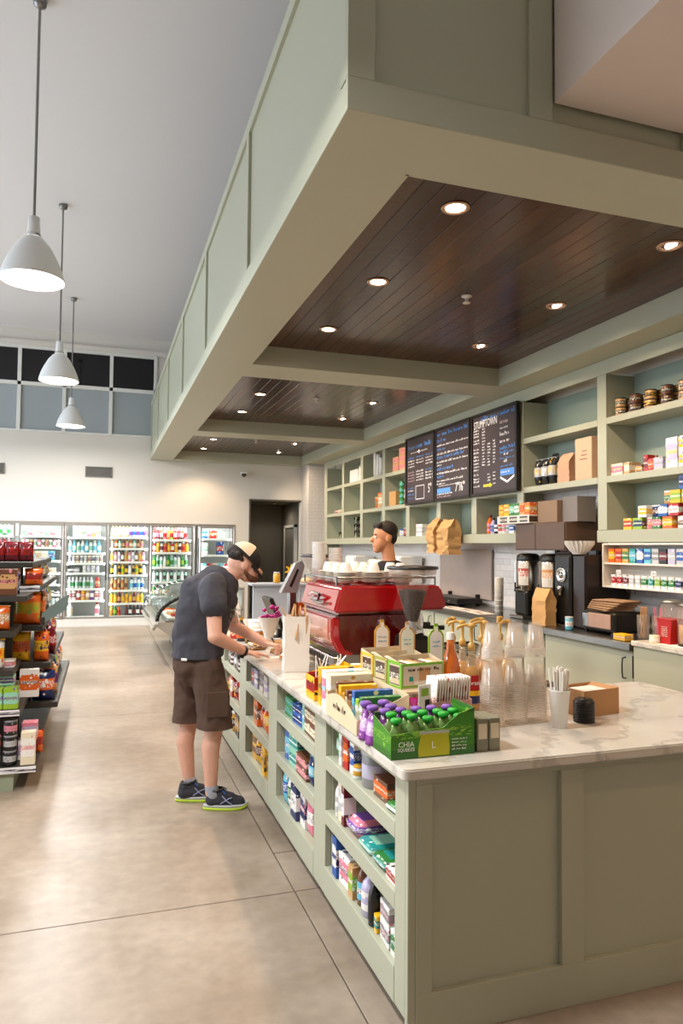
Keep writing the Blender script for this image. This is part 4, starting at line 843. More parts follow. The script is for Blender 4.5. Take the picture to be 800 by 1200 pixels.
fill(dn[3], *d, Z4[3], 3, 'bottle', .21, .034, [('black', 'yellow', 'yellow'), ('clear', 'white', 'navy'), ('gold', 'black', 'black'), ('yellow', 'lime', 'gold')]); fill(dn[3], *d, Z4[4], 4, 'bottle', .22, .034, [('tan', 'brown', 'gold'), ('amber', 'tan', 'white')], (0, .55)); fill(dn[3], *d, Z4[4], 4, 'bottle', .22, .034, [('clear', 'aqua', 'blue'), ('clear', 'blue', 'white')], (.55, 1))
fill(dn[3], *d, Z4[5], 5, 'bottle', .2, .036, [('yellow', 'gold', 'green'), ('gold', 'yellow', 'lime'), ('maroon', 'tan', 'red'), ('tan', 'yellow', 'pink')]); fill(dn[3], *d, Z4[6], 6, 'bottle', .2, .036, [('gold', 'orange', 'yellow'), ('green', 'lime', 'white'), ('orange', 'red', 'white')], (0, .4)); fill(dn[3], *d, Z4[6], 6, 'bottle', .22, .036, [('black', 'maroon', 'red'), ('black', 'white', 'black')], (.42, 1))
d = D[4]
fill(dn[4], *d, Z5[0], 0, 'bottle', .22, .034, [('red', 'white', 'red'), ('maroon', 'pink', 'white'), ('brown', 'silver', 'white'), ('pink', 'red', 'white'), ('orange', 'tan', 'white'), ('lime', 'red', 'green')]); fill(dn[4], *d, Z5[1], 1, 'bottle', .2, .036, [('red', 'white', 'white'), ('yellow', 'gold', 'orange'), ('white', 'maroon', 'black'), ('orange', 'red', 'white'), ('gold', 'yellow', 'red')])
fill(dn[4], *d, Z5[2], 2, 'bottle', .22, .035, [('green', 'lime', 'green'), ('mint', 'green', 'white'), ('clear', 'mint', 'navy'), ('clear', 'white', 'grey')]); fill(dn[4], *d, Z5[3], 3, 'bottle', .2, .035, [('clear', 'white', 'grey'), ('mint', 'black', 'black')]); fill(dn[4], *d, Z5[4], 4, 'bottle', .2, .035, [('green', 'tan', 'white'), ('brown', 'white', 'black')], (0, .5))
d = D[5]
fill(dn[5], *d, Z6[0], 0, 'box', .14, .06, [('blue', 'aqua', ''), ('white', 'silver', '')], (0, .35)); fill(dn[5], *d, Z6[0], 0, 'box', .16, .07, [('red', 'orange', ''), ('silver', 'white', '')], (.3, .72))
fill(dn[5], *d, Z6[1], 1, 'box', .26, .07, [('white', 'mint', ''), ], (0, .45)); fill(dn[5], *d, Z6[1], 1, 'box', .24, .07, [('blue', 'red', ''), ('navy', 'blue', '')], (.55, 1)); fill(dn[5], *d, Z6[2], 2, 'box', .16, .06, [('aqua', 'white', ''), ('red', 'white', ''), ('cream', 'orange', '')])
fill(dn[5], *d, Z6[3], 3, 'box', .16, .06, [('orange', 'white', ''), ('white', 'blue', '')])

# ================================================================ curved-glass deli case beyond the counter
dc = empty('deli_case', 'curved-glass refrigerated deli case with dark rim behind the customer', 'display case', (1.35, 10.1, 0))
def arc(n=14):  # outline of the end, u towards the aisle is negative x
    P = [(-.30, .42), (-.52, .62), (-.64, .74)]
    for i in range(n+1):
        a = math.pi*1.0-(math.pi*.5)*i/n; P.append((.22+.86*math.cos(a), .76+.50*math.sin(a)))
    return P
A = arc(); ML = 2.9
def strip(pts, th, y0, y1, m, nm, par=dc):
    q = MB(); q.smooth = True
    for (x0, z0), (x1, z1) in zip(pts[:-1], pts[1:]):
        t = Vector((x1-x0, z1-z0)).normalized(); nx, nz = -t.y*th, t.x*th; q.prism([(x0, z0), (x1, z1), (x1+nx, z1+nz), (x0+nx, z0+nz)], y0, y1)
    return obj(nm, q, m, par)
body = mat('deli_case_panel', 'a39d92', .35, .2)
dc.scale = (1, 1, .84)
obj('base', MB().prism([(-.22, .06), (.58, .06), (.58, .72), (-.60, .72), (-.62, .66), (-.30, .36)], 0, ML), body, dc); obj('back_panel', MB().cbox(.54, .58, 0, ML, .72, 1.25), body, dc)
strip(A[2:], -.05, 0, .03, BLACK, 'glass_rim'); strip(A[2:], -.022, ML-.03, ML, BLACK, 'glass_rim'); strip(A[3:], -.006, .03, ML-.03, glass('case_glass', (.95, .98, .97), .07), 'front_glass')
obj('end_glass', MB().prism([(.56, .74)]+A[3:]+[(.56, 1.25)], .008, .014), glass('case_glass'), dc); obj('top_panel', MB().cbox(.20, .58, 0, ML, 1.255, 1.285), body, dc)
obj('display_deck', MB().box(-.50, .5, .03, ML-.03, .72, .745).box(-.30, .5, .03, ML-.03, .96, .97), STEEL, dc)
obj('bumper', MB().tube([(-.63, -.01, .70), (-.66, .0, .62), (-.66, ML, .62)], .022), body, dc); obj('foot', MB().cbox(-.2, -.12, .05, .12, 0, .06), BLACK, dc); obj('foot', MB().cbox(.45, .53, .05, .12, 0, .06), BLACK, dc); obj('foot', MB().cbox(-.2, -.12, ML-.12, ML-.05, 0, .06), BLACK, dc)
l = bpy.data.lights.new('tube_light', 'AREA'); l.shape = 'RECTANGLE'; l.size = .1; l.size_y = 2.6; l.energy = 14; l.color = (.9, .97, 1); o = bpy.data.objects.new('tube_light', l); COL.objects.link(o); o.parent = dc; o.location = (.3, 1.45, 1.24)
for k, (c, xx, yy) in enumerate((('red', -.34, .30), ('tan', -.34, .62), ('white', -.34, .94), ('orange', -.34, 1.26), ('cream', -.05, .30), ('maroon', -.05, .62), ('lime', -.05, .94), ('gold', .22, .3))):
    t = link('food_tray', cached('tray', lambda: MB().cbox(-.12, .12, -.14, .14, 0, .03, .004).mesh('food_tray', WPLAS)), None, (1.35+xx, 10.1+yy, .627)); tag(t, f'white tray of {c} deli food inside the glass case, {["nearest end, front", "front second", "front third", "front fourth", "nearest end, middle", "middle second", "middle third", "nearest end, back"][k]}', 'tray', 'food trays in the deli case')
    q = MB(); q.smooth = True; fr_ = random.Random(k)
    for j in range(16):
        q.T = Matrix.Translation((fr_.uniform(-.08, .08), fr_.uniform(-.1, .1), .03)) @ Matrix.Rotation(fr_.random()*3, 4, 'Z'); q.lathe([(.018, 0), (.03, .015), (.018, .035), (0, .04)], 7, cap1=False)
    tag(obj('deli_food', q, bodym(c), t), kind='stuff')

# ================================================================ snack shelving at the left edge
GR = mat('gondola_metal', '3b3833', .5, .2); GG = mat('gondola_base_green', '9aa28a', .5); TAGM = pack('e9e7ea', '2c2a3a', 'f2f2f5', lo=.25, hi=.7)
def gondola(label, y0, y1, tiers, zb, xback):
    gnd = empty('snack_gondola', label, 'shelf', (-.9, y0, 0))
    T = Matrix.Translation((.9, -y0, 0))
    def gp(nm, fn, m, par=gnd):
        q = MB(); q.T = T; fn(q); return obj(nm, q, m, par)
    gp('plinth', lambda q: q.box(xback, -.53, y0+.02, y1, 0, .13), GG); gp('upright_panel', lambda q: q.box(xback, xback+.03, y0+.3, y1, .13, zb), GR)
    gp('spine_panel', lambda q: q.box(xback+.03, -.6, y0+.42, y0+.44, .13, zb-.15), GR)
    for z, xr, yy0 in tiers:
        s = gp('shelf', lambda q: q.cbox(xback+.03, xr, yy0, y1, z-.022, z, .003), GR); gp('price_rail', lambda q: q.cbox(xback+.03, xr, yy0-.006, yy0, z-.042, z-.002, .001), TAGM if (z < .6 and y0 < 5.5) or z == 1.34 else GR, s); gp('side_rail', lambda q: q.cbox(xr, xr+.005, yy0-.006, y1, z-.042, z-.002, .001), GR, s)
    return gnd
gondola('near end of dark metal snack shelving with green base, left edge', 5.3, 5.88, [(.165, -.39, 5.3), (.545, -.50, 5.3), (.80, -.56, 5.36), (1.06, -.56, 5.38), (1.30, -.49, 5.42)], 1.55, -1.5)
gondola('farther run of dark metal snack shelving behind the near end', 5.9, 8.0, [(.15, -.43, 5.92), (.46, -.30, 5.92), (.76, -.36, 5.92), (1.04, -.42, 5.92), (1.34, -.44, 5.92), (1.52, -.5, 5.92)], 1.7, -1.5)
def gput(kind, w, h, d, c1, c2, c3, x, y, z, rz, where, rot=None, noun=None): return put(kind, w, h, d, c1, c2, c3, (x, y, z), rz, where, None, noun, rot)
q90 = R(90)
G = [  # kind w h d c1 c2 c3 x y z rz where   (labels face the entrance: rz = +90)
 ('tin', .085, .10, .1, 'black', 'silver', 'grey', -.56, 5.36, .166, 0, 'on the lowest near snack shelf, lowest of a stack'), ('tin', .085, .10, .1, 'black', 'silver', 'grey', -.56, 5.36, .267, 0, 'on the lowest near snack shelf, second of a stack'), ('tin', .085, .10, .1, 'black', 'pink', 'grey', -.56, 5.36, .368, 0, 'on the lowest near snack shelf, topmost of a stack'),
 ('tin', .085, .10, .1, 'black', 'silver', 'grey', -.66, 5.36, .166, 0, 'on the lowest near snack shelf at the picture edge'), ('tin', .085, .10, .1, 'black', 'orange', 'pink', -.66, 5.36, .267, 0, 'on the lowest near snack shelf at the picture edge, upper'),
 (B, .09, .22, .07, 'cream', 'white', 'pink', -.445, 5.35, .166, q90, 'standing at the corner of the lowest near snack shelf'), (B, .10, .13, .10, 'white', 'lilac', 'pink', -.47, 5.50, .166, q90, 'behind the tall carton on the lowest near shelf'), (B, .10, .12, .10, 'pink', 'lilac', 'white', -.45, 5.50, .297, q90, 'stacked behind the tall carton on the lowest near shelf'), ('pouch', .08, .16, .05, 'orange', 'red', 'brown', -.41, 5.62, .166, q90, 'at the corner of the lowest near snack shelf'),
 (B, .09, .14, .10, 'lime', 'mint', 'violet', -.56, 5.36, .546, q90, 'on the second near snack shelf, right one in front'), (B, .09, .14, .10, 'lime', 'mint', 'violet', -.655, 5.36, .546, q90, 'on the second near snack shelf, left one in front'), (B, .10, .065, .10, 'mint', 'violet', 'white', -.60, 5.46, .688, q90, 'on the second near snack shelf, upper one'), (B, .13, .2, .05, 'white', 'orange', 'brown', -.48, 5.72, .546, q90, 'leaning behind on the second near snack shelf'),
 (B, .2, .05, .12, 'white', 'pink', 'tan', -.66, 5.52, .80, q90, 'lying on the third near snack shelf'), ('pouch', .17, .205, .07, 'white', 'yellow', 'orange', -.70, 5.42, .801, q90, 'in front on the third near snack shelf'), 
 ('pouch', .14, .17, .06, 'orange', 'tan', 'white', -.66, 5.44, 1.061, q90, 'with pale label on the fourth near snack shelf'), (B, .13, .18, .1, 'brown', 'tan', 'pink', -.62, 5.48, 1.30, q90, 'on the top near snack shelf'), ('pouch', .1, .14, .05, 'navy', 'blue', 'white', -.60, 5.60, 1.30, q90, 'behind the brown carton on the top near shelf'),
 ('pouch', .16, .24, .08, 'navy', 'orange', 'white', -.40, 5.98, .461, q90, 'on the second far snack shelf, nearest'), ('pouch', .15, .24, .08, 'black', 'white', 'gold', -.565, 5.98, .461, q90, 'on the second far snack shelf, beside the navy one'), ('pouch', .15, .23, .08, 'tan', 'purple', 'maroon', -.38, 6.30, .461, R(60), 'on the second far snack shelf, second along the side'),
 ('pouch', .18, .225, .08, 'yellow', 'orange', 'brown', -.59, 5.99, .761, q90, 'on the third far snack shelf, in front'), ('pouch', .12, .225, .08, 'orange', 'yellow', 'navy', -.425, 5.985, .761, R(70), 'on the third far snack shelf, at the corner'), ('pouch', .14, .225, .08, 'red', 'maroon', 'orange', -.43, 6.17, .761, R(40), 'on the third far snack shelf, hanging out at the side'), ('pouch', .16, .225, .08, 'maroon', 'red', 'white', -.385, 6.36, .761, R(30), 'on the third far snack shelf, further along the side'),
 ('pouch', .19, .245, .08, 'orange', 'gold', 'lime', -.53, 5.98, 1.041, q90, 'on the fourth far snack shelf, in front'), ('pouch', .12, .245, .08, 'brown', 'orange', 'tan', -.46, 6.16, 1.041, R(50), 'on the fourth far snack shelf, at the corner'),
 ('pouch', .13, .13, .06, 'orange', 'red', 'brown', -.49, 5.98, 1.341, q90, 'on the fifth far snack shelf, in front'), ('pouch', .14, .13, .06, 'white', 'tan', 'maroon', -.65, 5.98, 1.341, q90, 'on the fifth far snack shelf, left of the orange one'), ('pouch', .11, .13, .06, 'purple', 'magenta', 'white', -.76, 6.0, 1.341, q90, 'on the fifth far snack shelf, farthest left'),
]
for k in range(4): G.append(('pouch', .11, .15, .05, 'maroon', 'red', 'black', -.55-.1*k, 6.0, 1.521, R(80), f'on the top far snack shelf, {["first", "second", "third", "fourth"][k]} from the aisle'))
for it in G:
    kind, w, h, d, c1, c2, c3, x, y, z, rz, where = it; gput(kind, w, h, d, c1, c2, c3, x, y, z+.001, rz, where)
sd = random.Random(11)
for li, (z, xr) in enumerate(((.46, -.30), (.76, -.36), (1.04, -.42), (1.34, -.44))):
    y = 6.55
    for k in range(7):
        c = [('red', 'orange'), ('gold', 'brown'), ('blue', 'white'), ('lime', 'yellow'), ('tan', 'maroon'), ('purple', 'white'), ('orange', 'yellow')][(k+li*2) % 7]
        gput('pouch', .16, .2 if li < 3 else .125, .07, c[0], c[1], 'white', xr-.09, y, z+.001, R(180)+sd.uniform(-.2, .2), f'along the side of the far snack run, {["second", "third", "fourth", "fifth"][li]} shelf, {["nearest", "second", "third", "fourth", "fifth", "sixth", "last"][k]}'); y += .2
o = empty('shelf_sign', 'teal grey slanted sign board at the end of the snack shelf', 'sign', (-.315, 5.86, 1.06), 0)
obj('sign_board', MB().prism([(-.10, .0), (.07, .10), (.09, .22), (.02, .18), (-.10, .08)], -.01, .01), mat('teal_grey_board', '7d9290', .4), o); obj('clip', MB().cbox(-.11, -.08, -.012, .012, -.012, .05), GR, o)
# ================================================================ people
def blob(name, parts, m, parent, voxel=.008, smooth=4, cuts=None, wrinkle=0):
    """tapered limbs and rounded masses fused into one continuous skin"""
    q = MB()
    for p in parts:
        if p[0] == 'c':      # capsule a, b, ra, rb
            a, b, ra, rb = Vector(p[1]), Vector(p[2]), p[3], p[4]; d = b-a; L_ = max(d.length, 1e-4); q.T = Matrix.Translation(a) @ d.to_track_quat('Z', 'Y').to_matrix().to_4x4(); pr = []
            fl = p[5] if len(p) > 5 else 1
            q.T = q.T @ Matrix.Diagonal((1, fl, 1, 1))
            for k in range(1, 7): t = math.pi/2*k/6; pr.append((ra*math.sin(t), -ra*math.cos(t)))
            for k in range(6): t = math.pi/2*k/6; pr.append((rb*math.cos(t), L_+rb*math.sin(t)))
            pr.insert(0, (.0004, -ra)); pr.append((.0004, L_+rb)); q.lathe(pr, 18)
        else:                # ellipsoid centre, radii, euler
            c, r = Vector(p[1]), p[2]; e = Euler([R(v) for v in p[3]]) if len(p) > 3 else Euler(); q.T = Matrix.Translation(c) @ e.to_matrix().to_4x4() @ Matrix.Diagonal((*r, 1))
            q.lathe([(max(.0004, math.sin(math.pi*k/14)), -math.cos(math.pi*k/14)) for k in range(15)], 22)
    q.T = Matrix(); me = q.mesh(name, m); o = bpy.data.objects.new(name, me); COL.objects.link(o)
    rm = o.modifiers.new('r', 'REMESH'); rm.mode = 'VOXEL'; rm.voxel_size = voxel; rm.use_smooth_shade = True
    if smooth: sm = o.modifiers.new('s', 'SMOOTH'); sm.factor = .5; sm.iterations = smooth
    if wrinkle:
        for sz, k_ in ((.16, 1), (.05, .35)):
            tx = bpy.data.textures.new('cloth_folds', 'CLOUDS'); tx.noise_scale = sz; dm = o.modifiers.new('d', 'DISPLACE'); dm.texture = tx; dm.strength = wrinkle*k_; dm.mid_level = .5
    bpy.context.view_layer.update(); me2 = bpy.data.meshes.new_from_object(o.evaluated_get(bpy.context.evaluated_depsgraph_get())); me2.name = name
    me2.materials.clear(); me2.materials.append(m); me2.polygons.foreach_set('use_smooth', [True]*len(me2.polygons)); bpy.data.objects.remove(o)
    if cuts:   # trim planes (point, normal kept side): clean hems
        bm = bmesh.new(); bm.from_mesh(me2)
        for p, n in cuts: bmesh.ops.bisect_plane(bm, geom=bm.verts[:]+bm.edges[:]+bm.faces[:], plane_co=p, plane_no=n, clear_inner=True)
        bm.to_mesh(me2); bm.free()
    return link(name, me2, parent)
def skin_mat(name, rgb):
    m = mat(name, rgb, .5, var=.08, scale=30, bump=.05); b = m.node_tree.nodes['Principled BSDF']; b.inputs['Subsurface Weight'].default_value = .12; b.inputs['Subsurface Radius'].default_value = (.01, .004, .002); return m
SK = skin_mat('skin_fair', 'd2a08a'); SK2 = skin_mat('skin_warm', 'cf9068'); SHIRT = mat('tshirt_charcoal', '3d3c43', .9, var=.12, scale=12, bump=.3); SHORT = mat('shorts_brown', '513c31', .9, var=.12, scale=16, bump=.35); HAIR = mat('dark_hair', '21160f', .7, var=.4, scale=60, bump=.6)
V = Vector
P = dict(pel=(.60, 4.74, .97), chest=(.66, 4.71, 1.30), neck=(.79, 4.71, 1.455), head=(.895, 4.71, 1.535), rs=(.665, 4.53, 1.40), re=(.665, 4.42, 1.10), rw=(.885, 4.60, .974), ls=(.76, 4.89, 1.385), le=(.88, 4.98, 1.10), lw=(1.075, 4.86, .992),
         rh=(.655, 4.63, .90), rk=(.70, 4.62, .50), ra=(.685, 4.61, .10), lh=(.575, 4.84, .90), lk=(.565, 4.84, .49), la=(.575, 4.82, .10))
man = empty('person', 'man in dark cap, charcoal t-shirt and brown shorts bending over the counter', 'person', (.62, 4.72, 0)); O_ = Vector((.62, 4.72, 0))
def L3(p): return tuple(Vector(p)-O_)
def hand(wr, palm_dir, up_, side, curl, lens=1.0, r=.0095, spread=.10):
    """palm, four unequal bent fingers and a thumb from the side of the palm"""
    w = Vector(wr); f = Vector(palm_dir).normalized(); u = Vector(up_); u = (u-f*u.dot(f)).normalized(); s = f.cross(u)*side; out = []
    pc = w+f*.05
    out += [('c', w+f*.005, w+f*.085+s*.012, .024, .022, .62), ('c', w+f*.02-s*.010, w+f*.085-s*.022, .020, .020, .62), ('c', w+f*.02+s*.018, w+f*.085+s*.028, .018, .017, .7)]
    for k, (off, ln) in enumerate(((.031, .068), (.0105, .077), (-.0105, .072), (-.031, .058))):
        b = w+f*.092+s*off; a = curl[k]; d0 = (f+s*spread*(off/.03)).normalized(); p = b; ang = 0
        for j, fr_ in enumerate((.45, .32, .23)):
            ang += a[j]; d = (d0*math.cos(ang)-u*math.sin(ang)).normalized(); q = p+d*ln*lens*fr_; out.append(('c', p, q, r*(1-.1*j), r*(.92-.1*j))); p = q
    t0 = w+f*.022+s*.026; t1 = t0+(f*.6+s*.8-u*.15).normalized()*.042; t2 = t1+(f*.9+s*.25-u*.3).normalized()*.032
    out += [('c', t0-s*.012, t1, .0135, .0115), ('c', t1, t2, .011, .009)]
    return out
sk = [('c', P['neck'], P['head'], .057, .06), ('e', (.885, 4.71, 1.545), (.098, .076, .112), (0, 38, 0)), ('e', (.925, 4.71, 1.485), (.062, .060, .072), (0, 38, 0)), ('c', (.955, 4.71, 1.445), (.945, 4.71, 1.44), .034, .03),
      ('c', (.985, 4.71, 1.512), (1.004, 4.71, 1.478), .010, .015), ('e', (.972, 4.71, 1.462), (.014, .024, .010), (0, 40, 0)),
      ('e', (.885, 4.632, 1.525), (.022, .009, .032), (0, 25, 10)), ('e', (.885, 4.788, 1.525), (.022, .009, .032), (0, 25, -10)),
      ('c', P['neck'], P['chest'], .06, .12), ('c', P['chest'], P['pel'], .125, .13, 1.2), ('c', P['rs'], P['re'], .056, .043), ('c', P['re'], P['rw'], .045, .029), ('c', P['ls'], P['le'], .056, .043), ('c', P['le'], P['lw'], .045, .029),
      ('c', P['rh'], P['rk'], .085, .060), ('c', P['rk'], (P['rk'][0]-.02, 4.62, .38), .056, .058), ('c', (P['rk'][0]-.02, 4.62, .38), P['ra'], .058, .036), ('c', P['lh'], P['lk'], .085, .060), ('c', P['lk'], (P['lk'][0]-.02, 4.84, .37), .056, .058), ('c', (P['lk'][0]-.02, 4.84, .37), P['la'], .058, .036), ('c', P['ra'], (.76, 4.585, .05), .036, .03), ('c', P['la'], (.64, 4.80, .05), .036, .03)]
sk += hand(P['rw'], (.96, .18, -.16), (.1, 0, 1), 1, [(.12, .12, .1)]*4, 1.0)
sk += hand(P['lw'], (.80, -.62, -.16), (.2, 0, 1), -1, [(.7, .9, .6), (.8, 1.0, .7), (.9, 1.0, .7), (.9, 1.0, .7)], 1.0)
sk = [(p[0],)+(L3(p[1]),)+((L3(p[2]),)+tuple(p[3:]) if p[0] == 'c' else tuple(p[2:])) for p in sk]
bd = blob('body', sk, SK, man, .0055, 3)
def loc(parts): return [(p[0], L3(p[1]))+((L3(p[2]),)+tuple(p[3:]) if p[0] == 'c' else tuple(p[2:])) for p in parts]
sh = loc([('c', (.60, 4.72, 1.00), (.62, 4.71, 1.16), .155, .150, 1.15), ('c', (.62, 4.71, 1.16), (.665, 4.71, 1.32), .150, .155, 1.2), ('c', (.665, 4.71, 1.32), (.74, 4.71, 1.42), .150, .10, 1.35), ('c', (.665, 4.57, 1.39), (.76, 4.85, 1.385), .085, .085), ('c', (.76, 4.71, 1.435), (.785, 4.71, 1.45), .082, .066),
          ('c', P['rs'], (.665, 4.465, 1.285), .086, .082), ('c', P['ls'], (.82, 4.935, 1.28), .086, .078), ('c', (.60, 4.72, .93), (.60, 4.72, 1.02), .172, .16, 1.12)])
blob('t_shirt', sh, SHIRT, man, .011, 5, cuts=[(L3((.6, 4.7, .945)), (0, 0, 1)), (L3((.665, 4.45, 1.225)), Vector((0, .32, .95)) if False else (0.0, .0, 0.0001))][:1], wrinkle=.035)
sp_ = loc([('c', (.60, 4.73, .98), (.60, 4.73, .90), .150, .155, 1.1), ('c', (.645, 4.63, .88), (.70, 4.62, .58), .108, .112), ('c', (.70, 4.62, .58), (.705, 4.615, .46), .112, .116), ('c', (.575, 4.83, .88), (.56, 4.84, .58), .108, .102), ('c', (.56, 4.84, .58), (.56, 4.84, .46), .102, .105), ('e', (.545, 4.72, .90), (.10, .16, .12))])
so = blob('shorts', sp_, SHORT, man, .010, 4, cuts=[(L3((.6, 4.7, .505)), (0, 0, 1))], wrinkle=.03)
obj('pocket', MB().cbox(-.07, .07, -.006, .006, -.08, .08, .006), SHORT, so, L3((.70, 4.502, .67)), (0, 0, .05)); obj('waist_label', MB().cbox(-.02, .02, -.002, .002, -.008, .008), WPLAS, so, L3((.50, 4.575, .945)), (0, 0, -.6))
# shirt print and collar
cr_ = [V(L3((.765, 4.71, 1.462)))+V((.062*math.cos(t)*.9, .066*math.sin(t), -.062*math.cos(t)*.55)) for t in [2*math.pi*k/20 for k in range(21)]]
obj('collar', MB().tube(cr_, .009, 6), SHIRT, man, smooth=True)
q = MB(); scribble(q, 0, .10, 0, .022, 21); scribble(q, 0, .09, .035, .03, 22); scribble(q, 0, .10, .08, .02, 23)
o = link('shirt_print', q.mesh('shirt_print', mat('print_grey', '8b8577', .9)), man, L3((.775, 4.565, 1.165)), (0, .22, R(52)))
# cap
CAPB = mat('cap_black', '17120f', .8, var=.2, scale=30); CAPW = mat('cap_cream', 'd8c3a6', .8, var=.06)
cp = empty('cap'); cp.parent = man; cp.location = L3((.885, 4.71, 1.56)); cp.rotation_euler = (0, R(44), 0)
q = MB(); q.smooth = True; n = 24; rings = 9; v = []; f = []; fm = []
for j in range(rings+1):
    t = math.pi/2*j/rings
    for i in range(n): a = 2*math.pi*i/n; v.append((.116*math.cos(a)*math.cos(t), .092*math.sin(a)*math.cos(t), .02+.105*math.sin(t)))
q.v = [tuple(x) for x in v]
for j in range(rings):
    for i in range(n):
        q.f.append([j*n+i, j*n+(i+1) % n, (j+1)*n+(i+1) % n, (j+1)*n+i]); a = 2*math.pi*(i+.5)/n; q.m.append(1 if (math.cos(a) < -.0 and j >= 1) else 0); q.sm.append(True)
obj('crown', q, [CAPB, CAPW], cp)
bm_ = []; nb = 14
q = MB(); q.smooth = True; top = []; 
for i in range(nb+1):
    a = -1.15+2.3*i/nb; r0 = (.114*math.cos(a), .090*math.sin(a)); ex = .075*max(0, math.cos(a*1.25)); top.append((r0[0], r0[1], .022)); top.append((r0[0]+ex, r0[1]*1.02, .012-.35*abs(math.sin(a))*.03))
vb = [(x, y, z-.005) for x, y, z in top]
for i in range(nb): k = 2*i; q.v = q.v; 
q.add(top+vb, [(2*i, 2*i+1, 2*i+3, 2*i+2) for i in range(nb)]+[(len(top)+2*i, len(top)+2*i+2, len(top)+2*i+3, len(top)+2*i+1) for i in range(nb)]+[(2*i+1, len(top)+2*i+1, len(top)+2*i+3, 2*i+3) for i in range(nb)])
obj('brim', q, CAPB, cp)
obj('cap_button', MB().lathe([(.01, .122), (.008, .13), (.0005, .132)], 10), CAPB, cp, smooth=True)
blob('hair', [('e', (-.055, 0, -.005), (.066, .082, .050)), ('e', (-.098, 0, .0), (.034, .05, .042)), ('c', (-.06, -.074, -.0), (-.02, -.078, -.01), .02, .014), ('c', (-.06, .074, -.0), (-.02, .078, -.01), .02, .014)], HAIR, cp, .006, 2)
be = blob('beard', loc([('c', (.925, 4.662, 1.445), (.965, 4.690, 1.432), .022, .02), ('c', (.965, 4.690, 1.432), (.965, 4.730, 1.432), .02, .02), ('c', (.965, 4.730, 1.432), (.925, 4.758, 1.445), .02, .022), ('c', (.925, 4.662, 1.445), (.895, 4.650, 1.48), .020, .012), ('c', (.925, 4.758, 1.445), (.895, 4.77, 1.48), .020, .012)]), mat('beard_brown', '5a3826', .8, var=.3, scale=60, bump=.5), man, .006, 2)
for s in (-1, 1):
    e = obj('eye', MB().lathe([(.0005, -.011), (.008, -.008), (.011, 0), (.008, .008), (.0005, .011)], 10), mat('eye_white', 'e8e2dc', .2), man, L3((.975, 4.71+s*.028, 1.522)), smooth=True); obj('eyebrow', MB().tube([(-.004, -.014, 0), (.004, 0, .003), (-.002, .014, 0)], .0035, 6), HAIR, man, L3((.985, 4.71+s*.03, 1.540)), (0, .6, 0))
    obj('pupil', MB().lathe([(.0005, 0), (.005, .001), (.0005, .003)], 8), BLACK, e, (.0095, 0, -.004), (0, R(110), 0))
# watch
wd = (V(P['rw'])-V(P['re'])).normalized(); wp_ = V(P['rw'])-wd*.02
o = empty('wristwatch'); o.parent = man; o.location = L3(wp_); o.rotation_euler = wd.to_track_quat('Z', 'Y').to_euler()
q = MB(); q.smooth = True; q.lathe([(.032, -.012), (.036, -.009), (.036, .009), (.032, .012)], 20, cap0=False, cap1=False); obj('strap', q, BLACK, o); q = MB(); q.smooth = True; q.T = Matrix.Rotation(R(90), 4, 'X') @ Matrix.Translation((0, 0, .034)); q.lathe([(.018, 0), (.018, .008), (.015, .010)], 16); obj('watch_face', q, BLACK, o)
# pen in the left hand
pn = obj('pen', MB().lathe([(.0008, 0), (.004, .012), (.004, .13), (.003, .135)], 8), BLACK, loc=(1.175, 4.80, .915), rot=(R(-20), R(-28), 0), smooth=True); tag(pn, 'thin black pen held in the bending man\'s far hand', 'pen'); obj('pen_clip', MB().cbox(.004, .006, -.001, .001, .1, .134, .0005), CHROME, pn)
rp = link('receipt', MB().box(-.11, .11, -.05, .05, 0, .0008).mesh('receipt', PAPERW), None, (1.17, 4.78, .9108), (0, 0, .4)); tag(rp, 'white paper slip lying under the man\'s hands', 'paper')
